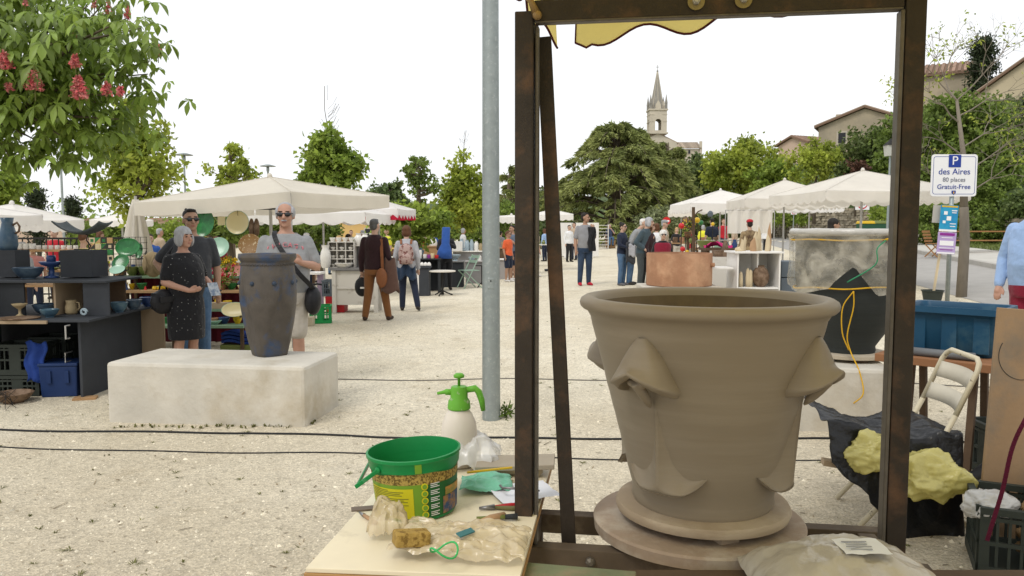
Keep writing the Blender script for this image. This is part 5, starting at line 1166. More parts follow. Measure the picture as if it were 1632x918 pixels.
lathe_thing('brown_bottle', 'round rough brown bottle vase on the white stand shelf', 'vase', vase_prof([(.06, 0), (.11, .07), (.125, .15), (.1, .24), (.05, .29), (.055, .31)]), M_BROWNCER, TWS + Vector((.07, -.08, 0)), 28)
q = gnd(1253, 11.6); t = thing('plastic_chest', 'dark grey plastic chest beside the white stand', 'chest', q); h = at(1253, 415, 11.6).z - q.z
for k in range(4): MB().box((0, 0, h * (k + .5) / 4), (.26, .4, h / 4 - .01)).build('section', M_CRATEGY, t, bevel=.01)
q = gnd(1143, 13.2); t = thing('red_cloth_stall', 'low table with crumpled pink cloth behind the terracotta tub', 'table', q); h = at(1143, 395, 13.2).z - q.z
MB().box((0, 0, h - .02), (.5, .5, .04)).build('top', M_WOODD, t); MB().sheet(lambda u, v: (-.2 + .42 * u, -.15 + .3 * v, h + .04 + .07 * math.sin(u * 6 + v * 3) * math.cos(v * 5)), 12, 10).build('cloth', mat('pink_cloth', (.42, .02, .12), .9), t, smooth=True)
for s in (-.2, .2): MB().box((s, 0, (h - .041) / 2), (.05, .4, h - .041)).build('leg', M_WOODD, t)
q = gnd(1150, 12.6); t = thing('iron_house', 'small rusty house-shaped ornament beside the white stand', 'ornament', (q.x, q.y, at(1150, 409, 12.6).z)); MB().prism([(-.13, 0), (.13, 0), (.13, .1), (.09, .1), (.06, .26), (.02, .1), (-.13, .1)], -.1, .1, Matrix.Rotation(R(90), 4, 'X')).build('body', M_BROWNCER, t)
t = thing('ornament_plinth', 'pale box under the rusty house ornament', 'plinth', q); hh = at(1150, 409, 12.6).z - q.z; MB().box((0, 0, hh / 2), (.34, .3, hh)).build('box', M_DISTR, t)
p = gnd(1162, 21); t = thing('metal_barrier', 'grey metal crowd barrier by the road', 'barrier', p); MB().tube([(-.9, 0, .08), (-.9, 0, 1.0), (.9, 0, 1.0), (.9, 0, .08)], .02, 6).build('frame', M_ALU, t)
for k in range(12): MB().tube([(-.8 + k * .145, 0, .15), (-.8 + k * .145, 0, 1.0)], .008, 5).build('bar', M_ALU, t)
MB().tube([(-.9, 0, .15), (.9, 0, .15)], .012, 6).build('rail', M_ALU, t)
for s in (-.6, .6): MB().box((s, 0, .04), (.05, .5, .08)).build('foot', M_ALU, t)
t = thing('hanging_cloth', 'cream curtain hanging under the cream parasol by the road', 'curtain', gnd(1194, 19.3)); zt = at(1194, 335, 19.3).z - t.location.z; zb = at(1194, 372, 19.3).z - t.location.z
MB().sheet(lambda u, v: (-.55 + 1.1 * u, .05 * math.sin(u * 25), zt + (zb - zt) * v), 40, 4).build('cloth', M_OFFCL, t, smooth=True); MB().tube([(-.6, 0, 0), (-.6, 0, zt), (.6, 0, zt), (.6, 0, 0)], .015, 6).build('frame', M_ALU, t)

# --------------------------------------------------------------- H. more laden tables farther off
for k, (px, d, top, w, lb) in enumerate(((150, 14.5, 412, 1.5, 'trestle table of pots behind the tile panel'), (452, 17.5, 405, 1.4, 'trestle table of pots behind the crossbody man'), (632, 20.5, 398, 1.5, 'trestle table of pots beyond the backpack woman'), (1150, 19.5, 392, 1.5, 'trestle table of pots by the crowd barrier'), (862, 30, 384, 1.6, 'trestle table of pots between the frame irons'))):
    p = gnd(px, d); t = thing('trestle_table', lb, 'table', p); h = max(.62, min(.85, at(px, top, d).z - p.z)); MB().box((0, 0, h - .015), (w, .6, .03)).build('top', (M_WOOD, M_OFFCL, M_WOODD)[k % 3], t)
    for x in (-w / 2 + .1, w / 2 - .1):
        for y in (-.22, .22): MB().box((x, y, (h - .031) / 2), (.05, .05, h - .031)).build('leg', M_WOODD, t)
    for j in range(16):
        r_ = random.uniform(.04, .085); hh = random.uniform(.06, .24); mm = (M_OLIVECER, M_WCER, M_BLUECER2, M_TERRA, M_PGREEN, M_CREAMCER, M_BROWNCER, M_TEALCER)[(j * 3 + k) % 8]
        pr = bowl_prof(r_, hh * .5, .5, .006) if j % 3 == 0 else vase_prof([(r_ * .7, 0), (r_, hh * .45), (r_ * .55, hh * .85), (r_ * .65, hh)], .005)
        lathe_thing('market_pot', 'glazed pot on the ' + lb.replace('trestle table of pots', 'trestle table'), 'pot', pr, mm, (p.x - w / 2 + .1 + (j % 8) * (w - .2) / 7, d - .15 + .3 * (j // 8), p.z + h), 14, 'pots on the ' + lb.replace('trestle table of pots', 'trestle table'))
# ================================================================== PEOPLE
def skinm(c, n): return mat(n, c, .55, var=.06, vscale=14, spec=.3)
SK_A = skinm((.50, .32, .235), 'skin_fair'); SK_B = skinm((.38, .225, .15), 'skin_tan'); SK_C = skinm((.46, .26, .185), 'skin_ruddy')
def clothm(n, c, c2=None, **k): return mat(n, c, .9, var=.1, vscale=9, bump=.55, bscale=11, bdist=.035, bdetail=2.5, sheen=.15, col2=c2, **k)
def hairm(n, c): return mat(n, c, .6, var=.25, vscale=30, bump=.8, bscale=45, stretch=(1, 1, .25), bdist=.01)
H_GREY = hairm('hair_grey', (.36, .36, .37)); H_WHITE = hairm('hair_white', (.66, .64, .6)); H_DARK = hairm('hair_dark', (.022, .018, .015)); H_BROWN = hairm('hair_brown', (.11, .05, .025)); H_BLOND = hairm('hair_blond', (.45, .31, .14)); H_SG = hairm('hair_darkgrey', (.09, .09, .09))
C_BLACK = clothm('black_cloth', (.018, .018, .02)); C_CHAR = clothm('charcoal_cloth', (.045, .047, .052)); C_GREY = clothm('grey_jersey', (.28, .285, .29)); C_LGREY = clothm('light_grey_jersey', (.40, .40, .42))
C_JEANS = clothm('blue_denim', (.055, .11, .20), (.10, .17, .27)); C_DJEANS = clothm('dark_denim', (.022, .04, .075), (.04, .065, .11)); C_NAVY = clothm('navy_cloth', (.018, .024, .045)); C_RUST = clothm('rust_corduroy', (.20, .085, .03)); C_PLUM = clothm('dark_plum_jersey', (.028, .012, .014))
C_RED = clothm('red_cloth', (.42, .02, .03)); C_BURG = clothm('burgundy_chino', (.20, .012, .03)); C_ORANGE = clothm('orange_jersey', (.68, .12, .04)); C_SKYB = clothm('pale_blue_shirt', (.30, .43, .66)); C_WHITE = clothm('white_shirt', (.72, .72, .72)); C_TAN = clothm('tan_cloth', (.45, .35, .25)); C_TEAL = clothm('slate_teal_top', (.05, .075, .09)); C_YEL = clothm('yellow_vest', (.70, .68, .05)); C_BEIGE = clothm('beige_shorts', (.46, .42, .36)); C_KHAKI = clothm('slate_trousers', (.05, .058, .06)); C_BROWN = clothm('brown_coat', (.11, .06, .045)); C_PATT = clothm('patterned_print', (.30, .22, .12), (.06, .03, .02)); C_BLUE = clothm('strong_blue_cloth', (.03, .09, .32)); C_STRIPE = clothm('grey_polo', (.25, .25, .26))
C_SHOE = mat('dark_shoes', (.03, .025, .02), .5); C_RSHOE = mat('red_shoes', (.45, .02, .04), .6); C_WSHOE = mat('white_shoes', (.6, .58, .55), .6); C_GSHOE = mat('grey_shoes', (.12, .12, .13), .6)
M_LENS = mat('sunglass_lens', (.01, .01, .012), .12, spec=.6); M_EYE = mat('eye_dark', (.03, .02, .015), .3); M_LIP = mat('lips', (.36, .13, .11), .6); M_BROW = mat('eyebrow', (.05, .035, .025), .8)
M_LEATH = mat('black_leather', (.018, .018, .02), .45, bump=.3, bscale=60); M_TANL = mat('tan_leather', (.22, .085, .035), .5, var=.15, bump=.3, bscale=50)

def caps(mb, pts, rs, n=10):
    """tapered limb with a ball at each joint"""
    pts = [Vector(p) for p in pts]
    if len(pts) == 1: mb.ell(pts[0], (rs[0],) * 3, n, 6); return
    m = 4 if len(pts) > 2 else 2; P = cat(pts, m); k = len(P) - 1; rr = [float(np.interp(i / k, np.linspace(0, 1, len(rs)), rs)) for i in range(k + 1)]
    d0 = (P[0] - P[1]).normalized(); d1 = (P[-1] - P[-2]).normalized()
    P = [P[0] + d0 * rr[0] * f for f in (.97, .8, .5)] + P + [P[-1] + d1 * rr[-1] * f for f in (.5, .8, .97)]
    mb.tube(P, [rr[0] * f for f in (.2, .6, .87)] + rr + [rr[-1] * f for f in (.87, .6, .2)], n)
def rings(mb, lst, n=20):
    """stack of ellipses (cx, cy, z, rx, ry)"""
    mb.loft([[(cx + rx * math.cos(2 * PI * k / n), cy + ry * math.sin(2 * PI * k / n), z) for k in range(n)] for cx, cy, z, rx, ry in lst])
def remesh(mb, name, m, parent, vox, sm=4):
    o = mb.build(name, m, parent)
    k = o.modifiers.new('remesh', 'REMESH'); k.mode = 'VOXEL'; k.voxel_size = vox; k.use_smooth_shade = True
    if sm: s = o.modifiers.new('smooth', 'SMOOTH'); s.factor = .5; s.iterations = sm
    return o
def person(label, pos, H, yaw=0, top=('tee', C_GREY), bottom=('trousers', C_JEANS), hair=('short', H_DARK), skin=SK_A, shoes=C_SHOE, pose=None, vox=.013, belly=0, wide=1.0, glasses=False, group=None, hat=None, head_yaw=0, lean=0, moust=None, leanx=0, head_pitch=0, bust=0, over=None):
    """faces -y at yaw 0; joints in fractions of the height; 'l' = picture left when facing the camera"""
    t = thing('person', label, 'person', pos, R(yaw), group); P = dict(pose or {})
    sy = -lean; dzl = -.28 * lean * lean
    def up(x, y, z):       # upper-body point carried by the lean
        f = max(0, (z - .53)) / .3; return Vector((x + leanx * f, y + sy * f, z + dzl * f))
    J = {'neck': up(0, .008, .835), 'head': up(0, -.014 - .25 * lean, .921)}
    for s, k in ((-1, 'l'), (1, 'r')):
        J[k + 'sh'] = up(s * .094 * wide, .008, .782); J[k + 'el'] = up(s * .128 * wide, .02, .625) + Vector((0, sy * .1, 0)); J[k + 'wr'] = up(s * .132 * wide, -.02, .485); J[k + 'ha'] = None
        J[k + 'hip'] = Vector((s * .048 * wide, 0, .50)); J[k + 'kn'] = Vector((s * .054, -.008, .275)); J[k + 'an'] = Vector((s * .058, .012, .042)); J[k + 'toe'] = None
    for k, v in P.items(): J[k] = Vector(v)
    for k in 'lr':
        if J[k + 'ha'] is None: J[k + 'ha'] = J[k + 'wr'] + (J[k + 'wr'] - J[k + 'el']).normalized() * .05
        if J[k + 'toe'] is None: J[k + 'toe'] = J[k + 'an'] + Vector(((-1 if k == 'l' else 1) * .015, -.095, -.024))
    S = lambda v: Vector(v) * H
    TR = [(.47, .080, .060, 0), (.51, .092, .068, 0), (.56, .090, .066, .4), (.61, .080, .060, 1), (.66, .084, .062, .8), (.71, .094, .067, .3), (.75, .100, .066, 0), (.785, .092, .058, 0), (.808, .070, .047, 0), (.825, .048, .040, 0), (.838, .034, .034, 0)]
    def torso(mb, inf, z0=.46, z1=.84):
        L = []
        for z, rx, ry, bf in TR:
            if z < z0 - .001 or z > z1: continue
            c = up(0, 0, z); rb = belly * bf
            by = bust * max(0, 1 - abs(z - .73) / .07)
            L.append((c.x * H, (c.y - rb * .6 - by * .5) * H, c.z * H, (rx * wide + rb * .45 + inf) * H, (ry * (.5 + .5 * wide) + rb * .7 + by * .5 + inf) * H))
        rings(mb, L)
    def head_T():
        return Matrix.Translation(S(J['head'])) @ Matrix.Rotation(R(head_yaw), 4, 'Z') @ Matrix.Rotation(R(head_pitch), 4, 'X')
    HT = head_T(); h = H
    # --- body, one surface
    b = MB(); torso(b, -.004)
    caps(b, [S(J['neck']) - Vector((0, 0, .02 * h)), S(J['head']) + Vector((0, .008 * h, -.03 * h))], [.033 * h, .029 * h])
    old = b.M; b.M = HT
    b.ell((0, .006 * h, .012 * h), (.043 * h, .052 * h, .054 * h), 18, 12); b.ell((0, -.012 * h, -.022 * h), (.034 * h, .036 * h, .044 * h), 16, 10); b.ell((0, -.030 * h, -.052 * h), (.015 * h, .014 * h, .012 * h))
    b.tube([(0, -.044 * h, .014 * h), (0, -.060 * h, -.012 * h)], [.005 * h, .0085 * h], 8); b.ell((0, -.058 * h, -.013 * h), (.0105 * h, .009 * h, .007 * h))
    for s in (-1, 1):
        b.ell((s * .044 * h, .008 * h, -.004 * h), (.006 * h, .011 * h, .018 * h)); b.ell((s * .018 * h, -.040 * h, .018 * h), (.014 * h, .006 * h, .006 * h)); b.ell((s * .022 * h, -.033 * h, -.016 * h), (.014 * h, .012 * h, .012 * h))
    b.M = old
    for s, k in ((-1, 'l'), (1, 'r')):
        sh, el, wr, ha = (S(J[k + j]) for j in ('sh', 'el', 'wr', 'ha'))
        fo = el.lerp(wr, .3)
        caps(b, [sh, sh.lerp(el, .5), el], [.030 * h, .028 * h, .0235 * h]); caps(b, [el, fo, wr], [.0235 * h, .0235 * h, .0155 * h])
        d = (ha - wr).normalized(); sd_ = d.cross(Vector((0, 1, .2))).normalized(); nn = d.cross(sd_)
        pc = wr + d * .028 * h; caps(b, [wr, pc], [.015 * h, .018 * h], 8)
        for q in range(4):
            f0 = pc + sd_ * (q - 1.5) * .0085 * h + d * .006 * h; L = (.034, .04, .038, .030)[q] * h; cu = nn * (-.012 * h if s < 0 else -.012 * h)
            caps(b, [f0, f0 + d * L * .55, f0 + d * L * .95 + cu], [.0058 * h, .0053 * h, .0045 * h], 6)
        th = wr + d * .012 * h + sd_ * (-.015 * h * s); caps(b, [th, th + d * .02 * h - sd_ * s * .012 * h, th + d * .036 * h - sd_ * s * .013 * h], [.007 * h, .0062 * h, .005 * h], 6)
        hp_, kn, an, toe = (S(J[k + j]) for j in ('hip', 'kn', 'an', 'toe'))
        lf = .74 if bottom[0] == 'trousers' else 1.0; ca = kn.lerp(an, .3) + Vector((0, .006 * h * lf, 0)); caps(b, [hp_, hp_.lerp(kn, .5), kn, ca, an], [.05 * h * lf, .043 * h * lf, .032 * h * lf, .032 * h * lf, .019 * h])
        caps(b, [an - Vector((0, -.012 * h, .02 * h)), an.lerp(toe, .6) - Vector((0, 0, .006 * h)), toe], [.02 * h, .019 * h, .014 * h], 8)
    body = remesh(b, 'body', skin, t, vox * .8, 3)
    # --- face parts
    for s in (-1, 1):
        if not glasses:
            e = MB(); e.ell((s * .018 * h, -.0435 * h, .006 * h), (.007 * h, .004 * h, .004 * h), M=HT); e.build('eye', M_EYE, body, smooth=True)
        e = MB(); e.ell((s * .019 * h, -.0455 * h, .021 * h), (.012 * h, .003 * h, .0025 * h), M=HT); e.build('eyebrow', M_BROW if hair[1] not in (H_WHITE,) else H_GREY, body, smooth=True)
    e = MB(); e.ell((0, -.0475 * h, -.034 * h), (.013 * h, .004 * h, .003 * h), M=HT); e.build('mouth', M_LIP, body, smooth=True)
    if moust: e = MB(); e.ell((0, -.051 * h, -.027 * h), (.016 * h, .005 * h, .0045 * h), M=HT); e.build('moustache', moust, t, smooth=True)
    if glasses:
        g_ = MB(); old = g_.M; g_.M = HT
        g_.tube([(-.045 * h, .005 * h, .009 * h), (-.040 * h, -.046 * h, .010 * h), (0, -.054 * h, .011 * h), (.040 * h, -.046 * h, .010 * h), (.045 * h, .005 * h, .009 * h)], .0022 * h, 6)
        gl = g_.build('sunglasses', M_LENS, t, smooth=True)
        for s in (-1, 1): q = MB(); q.M = HT; q.ell((s * .020 * h, -.0505 * h, .005 * h), (.0165 * h, .004 * h, .0115 * h)); q.build('lens', M_LENS, gl, smooth=True)
    # --- hair
    style, hm_ = hair; hb = MB(); hb.M = HT
    if style == 'short': hb.ell((0, .017 * h, .030 * h), (.0445 * h, .051 * h, .042 * h), 16, 10); hb.ell((0, .032 * h, -.002 * h), (.042 * h, .034 * h, .04 * h)); hb.ell((0, -.016 * h, .058 * h), (.03 * h, .022 * h, .012 * h))
    elif style == 'balding':
        for s in (-1, 1): hb.ell((s * .037 * h, .010 * h, .016 * h), (.016 * h, .036 * h, .032 * h))
        hb.ell((0, .034 * h, .006 * h), (.046 * h, .034 * h, .044 * h)); hb.ell((0, .018 * h, .044 * h), (.038 * h, .042 * h, .028 * h))
    elif style == 'bob':
        hb.ell((0, .012 * h, .026 * h), (.052 * h, .058 * h, .050 * h), 16, 10); hb.ell((0, .022 * h, -.012 * h), (.053 * h, .045 * h, .055 * h), 16, 10)
        for s in (-1, 1): hb.ell((s * .043 * h, -.006 * h, -.014 * h), (.014 * h, .032 * h, .046 * h))
    elif style == 'long':
        hb.ell((0, .012 * h, .024 * h), (.050 * h, .057 * h, .050 * h), 16, 10); hb.ell((0, .034 * h, -.03 * h), (.046 * h, .032 * h, .075 * h), 16, 10)
    elif style == 'pony':
        hb.ell((0, .014 * h, .024 * h), (.047 * h, .054 * h, .049 * h), 16, 10); hb.ell((0, .07 * h, .01 * h), (.02 * h, .026 * h, .04 * h))
    elif style == 'bun':
        hb.ell((0, .014 * h, .024 * h), (.047 * h, .054 * h, .049 * h), 16, 10); hb.ell((0, .045 * h, .062 * h), (.026 * h, .026 * h, .024 * h))
    elif style == 'curly':
        hb.ell((0, .012 * h, .028 * h), (.056 * h, .058 * h, .054 * h), 16, 10)
        for q in range(26):
            a = q * 2.4; z = .055 - .085 * (q / 26); r_ = math.sqrt(max(0, 1 - ((z - .02) / .06) ** 2)) * .05
            y_ = math.sin(a) * r_ + .014
            if y_ < -.02 and z < .04: continue
            hb.ell((math.cos(a) * r_ * h, y_ * h, z * h), (.016 * h,) * 3, 8, 5)
    if style != 'none': remesh(hb, 'hair', hm_, t, vox * .8, 2)
    if hat:
        q = MB(); q.M = HT; q.ell((0, .01 * h, .045 * h), (.052 * h, .06 * h, .035 * h)); q.ell((0, -.03 * h, .035 * h), (.05 * h, .05 * h, .006 * h)); remesh(q, 'hat', hat, t, vox * .6, 1)
    # --- clothes
    kind, cm = top; inf = .010
    tb = MB()
    if kind in ('tee', 'polo', 'dress', 'vest'): torso(tb, inf, .47 if kind != 'dress' else .5, .826)
    else: torso(tb, inf + .003, .46, .84)
    for s, k in ((-1, 'l'), (1, 'r')):
        sh, el, wr = (S(J[k + j]) for j in ('sh', 'el', 'wr'))
        if kind in ('tee', 'polo', 'dress'): caps(tb, [sh, sh.lerp(el, .5), sh.lerp(el, .74)], [.037 * h, .037 * h, .0375 * h])
        elif kind in ('shirt', 'jacket'): ex = .004 if kind == 'jacket' else 0; caps(tb, [sh, sh.lerp(el, .5), el], [(.037 + ex) * h, (.036 + ex) * h, (.033 + ex) * h]); caps(tb, [el, el.lerp(wr, .92)], [(.033 + ex) * h, (.025 + ex) * h])
        elif kind == 'vest': caps(tb, [sh], [.036 * h])
    if kind == 'dress':
        c0 = up(0, 0, .5); rings(tb, [(0, -belly * .2 * h, z * H, (rx * wide + inf) * h, (ry * wide + inf) * h) for z, rx, ry in ((.27, .098, .080), (.36, .102, .084), (.46, .104, .084), (.53, .098, .078))])
    nm = {'tee': 't_shirt', 'polo': 'polo_shirt', 'dress': 'dress', 'vest': 'sleeveless_vest', 'shirt': 'shirt', 'jacket': 'jacket'}[kind]
    remesh(tb, nm, cm, t, vox, 4)
    if over: q = MB(); torso(q, inf + .014, .5, .81); remesh(q, 'body_warmer', over, t, vox, 3)
    kind, cm = bottom
    if kind:
        q = MB(); rings(q, [(0, 0, z * H, (rx * wide + inf) * h, (ry * wide + inf) * h) for z, rx, ry in ((.45, .086, .062), (.49, .094, .068), (.53, .092, .066), (.575, .086, .062))])
        for k in 'lr':
            hp_, kn, an = (S(J[k + j]) for j in ('hip', 'kn', 'an'))
            if kind == 'shorts': caps(q, [hp_, hp_.lerp(kn, .86)], [.058 * h, .052 * h])
            else: caps(q, [hp_, hp_.lerp(kn, .5), kn, kn.lerp(an, .5), kn.lerp(an, .97)], [.058 * h, .052 * h, .043 * h, .038 * h, .033 * h])
        remesh(q, 'shorts' if kind == 'shorts' else 'trousers', cm, t, vox, 4)
    for k in 'lr':
        an, toe = S(J[k + 'an']), S(J[k + 'toe']); q = MB()
        caps(q, [an - Vector((0, -.016 * h, .016 * h)), an.lerp(toe, .55) - Vector((0, 0, .004 * h)), toe + Vector((0, 0, .002 * h))], [.024 * h, .0235 * h, .0175 * h], 8); remesh(q, 'shoe', shoes, t, vox * .8, 2)
    t['_J'] = 0
    del t['_J']
    return t, {k: S(v) for k, v in J.items()}, HT
def feet(px, py): return gp(px, py)
def pd(px, d): return gnd(px, d)

# --- the couple behind the stone block
tw_, Jw, _ = person('grey-haired woman in black dotted dress with black shoulder bag', pd(292, 8.2), 1.63, 62, ('dress', clothm('black_dotted_dress', (.014, .014, .016))), (None, None), ('bob', H_GREY), SK_C, C_SHOE, {'rel': (.15, -.01, .65), 'rwr': (.10, -.15, .60), 'rha': (.07, -.20, .605), 'lel': (-.14, .01, .64), 'lwr': (-.07, -.13, .59), 'lha': (-.03, -.18, .6)}, .010, .045, 1.1, bust=.03)
dots = MB(); M_DOT = mat('white_dots', (.6, .6, .58), .9)
# printed dots: a fine procedural pattern on the dress
m = MATS['black_dotted_dress']; n = m.node_tree.nodes; l = m.node_tree.links; bs = n['Principled BSDF']
vt = n.new('ShaderNodeTexVoronoi'); vt.inputs['Scale'].default_value = 30; tcn = n.new('ShaderNodeTexCoord'); l.new(tcn.outputs['Object'], vt.inputs['Vector'])
gt = n.new('ShaderNodeMath'); gt.operation = 'LESS_THAN'; gt.inputs[1].default_value = .11; l.new(vt.outputs['Distance'], gt.inputs[0])
mxx = n.new('ShaderNodeMix'); mxx.data_type = 'RGBA'; mxx.inputs[6].default_value = (.014, .014, .016, 1); mxx.inputs[7].default_value = (.42, .42, .40, 1); l.new(gt.outputs[0], mxx.inputs[0]); l.new(mxx.outputs[2], bs.inputs['Base Color'])
def shoulder_bag(label, par_loc, yaw, c, dims, strap, m_, rt=None):
    t = thing('shoulder_bag', label, 'bag', par_loc, R(yaw)); q = MB(); w, d, h = dims
    q.ell(c, (w, d, h), 14, 10); q.box((c[0], c[1], c[2] + h * .1), (w * 1.55, d * 1.3, h * 1.3)); remesh(q, 'bag_body', m_, t, .01, 4)
    s = MB()
    if strap: s.tube(strap, .009, 6); s.build('strap', m_, t, smooth=True)
    f = MB(); f.box((c[0] - w * .02, c[1] - d * 1.02, c[2] + h * .2), (w * 1.2, .012, h * .5)); f.build('flap', m_, t, bevel=.004)
    return t
wl = tw_.location
# hanging on the picture-left side (her right arm side, behind the elbow)
b = Vector((-.02 * 0, 0, 0)); cB = Vector((.21, .10, 1.63 * .56))
shoulder_bag('black leather handbag hanging from the grey-haired woman', wl, 62, (-.245, .02, .85), (.15, .07, .13), [(-.18, .04, .95), (-.205, .05, 1.1), (-.19, .03, 1.32), (-.13, 0, 1.40), (-.10, .07, 1.36), (-.17, .11, 1.2), (-.23, .10, .95)], M_LEATH)
e = MB(); e.tube([Vector(Jw['rwr']) + Vector((.021 * math.cos(a), .012, .03 * math.sin(a))) for a in [k * PI / 5 for k in range(10)]], .006, 6, close=True); e.build('bracelet', mat('gold', (.7, .45, .15), .3, metal=.8), tw_, smooth=True)
o = MB().box((0, 0, 0), (.11, .006, .15)).build('leaflet', mat('leaflet_print', (.45, .48, .5), .6, col2=(.15, .2, .28), c2scale=14)); o.location = wl + Matrix.Rotation(R(62), 3, 'Z') @ Vector((.07, -.36, .97)); o.rotation_euler = (R(-30), 0, R(50)); tag(o, 'folded leaflet held by the grey-haired woman', 'leaflet')

tm_, Jm, HTm = person('man in charcoal polo and sunglasses with hand on hip', pd(306, 8.75), 1.83, 18, ('polo', C_CHAR), ('trousers', C_JEANS), ('short', H_DARK), SK_B, C_SHOE, {'lel': (-.205, .06, .665), 'lwr': (-.125, -.02, .56), 'lha': (-.085, -.04, .55)}, .010, .03, 1.08, True, head_yaw=18)
e = MB(); e.tube([Jm['rwr'] + Vector((.034 * math.cos(a), .034 * math.sin(a), .01)) for a in [k * PI / 5 for k in range(10)]], .009, 6, close=True); e.build('wristwatch', M_LEATH, tm_, smooth=True)

tg, Jg, HTg = person('grey-haired man in grey printed T-shirt with black crossbody bag', pd(456, 7.75), 1.86, 12, ('tee', C_GREY), ('shorts', C_BEIGE), ('balding', H_GREY), SK_C, C_SHOE, {'rel': (.155, -.0, .65), 'rwr': (.085, -.135, .675), 'rha': (.045, -.155, .70)}, .010, .05, 1.12, True, moust=H_GREY, head_yaw=-4)
st = MB()
def band(pts, w, m_, par, name='strap', th=.012):
    q = MB()
    for a, b_ in zip(pts[:-1], pts[1:]): q.bar(a, b_, w, th, up=(0, -1, .15))
    return q.build(name, m_, par, bevel=.002)
hh = 1.86
t = thing('shoulder_bag', 'black crossbody bag at the hip of the man in grey', 'bag', tg.location, R(12))
band(cat([(-.10, .0, .838 * hh), (-.10, -.085, .815 * hh), (-.06, -.15, .765 * hh), (.01, -.20, .71 * hh), (.08, -.255, .66 * hh), (.15, -.262, .61 * hh), (.22, -.19, .565 * hh), (.26, -.10, .53 * hh)], 4), .045, M_LEATH, t)
q = MB(); q.ell((.25, -.05, .47 * hh), (.085, .12, .15), 14, 10); remesh(q, 'bag_body', M_LEATH, t, .012, 4)
# curved shirt print, letters laid on the chest
for i, ch in enumerate('CHICAGO'):
    f = (i - 3) / 3; x = f * .15; z = (.768 - .02 * f * f) * hh; y = -.154 + .06 * f * f
    text_part('shirt_letter', ch, .062, mat('shirt_print', (.62, .22, .25), .8), tg, Matrix.Translation((x, y, z)) @ Matrix.Rotation(-f * .6, 4, 'Z') @ Matrix.Rotation(f * .25, 4, 'Y') @ FRONT, .008)

# --- pair seen from behind at the white pottery stall
p = feet(599, 511); tb_, Jb, _ = person('man in dark plum jumper and rust trousers seen from behind', p, 1.74, 176, ('shirt', C_PLUM), ('trousers', C_RUST), ('short', H_SG), SK_A, mat('brown_shoes', (.05, .03, .02), .6), {'lkn': (-.085, -.02, .275), 'lan': (-.12, -.03, .042), 'rkn': (.07, .0, .275), 'ran': (.10, .02, .042)}, .011, .02, 1.05, head_yaw=-15)
t = thing('leather_bag', 'tan leather bag and coat over the shoulder of the man in plum', 'bag', p, R(176))
band([(-.10, -.02, 1.42), (-.13, .09, 1.38), (-.15, .13, 1.1), (-.16, .14, .85)], .05, M_TANL, t)
q = MB(); q.ell((-.15, .17, .74), (.10, .06, .17)); remesh(q, 'bag_body', M_TANL, t, .012, 3)
def coat(u, v): a = u * 6.283; r = .07 + .06 * v; return (-.27 + r * math.cos(a) * 1.2, .06 + r * math.sin(a), 1.05 - .55 * v + .03 * math.sin(a * 3))
o = MB().sheet(coat, 20, 8).build('coat', C_BROWN, smooth=True, solid=.012); place(o, p, R(176)); tag(o, 'brown coat hanging over the arm of the man in plum', 'coat')
w = Matrix.Rotation(R(176), 3, 'Z') @ Jb['rha'] + p
o = MB(); o.ell((0, 0, -.19), (.13, .09, .17), 16, 10); hl = remesh(o, 'helmet_bag', M_LEATH, None, .015, 3); hl.location = w; tag(hl, 'black round helmet bag in the hand of the man in plum', 'bag')
e = MB().tube([(-.05, 0, -.05), (-.03, 0, .0), (.03, 0, .0), (.05, 0, -.05)], .008, 6).build('handle', M_LEATH, hl); e = MB().box((.02, -.09, -.2), (.07, .02, .03)).build('emblem', M_WCER, hl)
p = feet(649, 495); tk, Jk, _ = person('auburn-haired woman with patterned backpack seen from behind', p, 1.62, 184, ('shirt', C_LGREY), ('trousers', C_NAVY), ('bob', H_BROWN), SK_A, C_SHOE, {'rkn': (.05, .0, .275), 'ran': (.055, .0, .042), 'lkn': (-.09, .03, .275), 'lan': (-.13, .11, .06), 'ltoe': (-.14, .01, .016)}, .011, .01, 1.0)
t = thing('backpack', 'pink and grey patterned backpack worn by the auburn-haired woman', 'backpack', p, R(184)); M_BP = mat('backpack_print', (.42, .30, .27), .85, col2=(.16, .06, .05), c2scale=13, c2pos=(.5, .56))
q = MB(); q.ell((0, .2, 1.08), (.145, .085, .2), 16, 10); q.box((0, .19, 1.05), (.24, .12, .32)); remesh(q, 'pack', M_BP, t, .012, 4); q = MB(); q.ell((0, .275, 1.0), (.1, .05, .1)); remesh(q, 'pocket', M_BP, t, .012, 3)
for s in (-1, 1): band([(s * .09, .13, 1.26), (s * .1, .07, 1.345), (s * .1, -.08, 1.30), (s * .12, -.1, 1.1), (s * .13, .1, .95)], .04, M_TANL, t)
o = MB().sheet(lambda u, v: (-.17 + .34 * u, .12 + .05 * math.sin(u * 3.14) + .02 * math.sin(u * 20), .86 - .24 * v - .05 * math.sin(u * 9)), 20, 8).build('tied_jacket', C_DJEANS, smooth=True, solid=.012); place(o, p, R(184)); tag(o, 'dark jacket tied around the waist of the backpack woman', 'jacket')

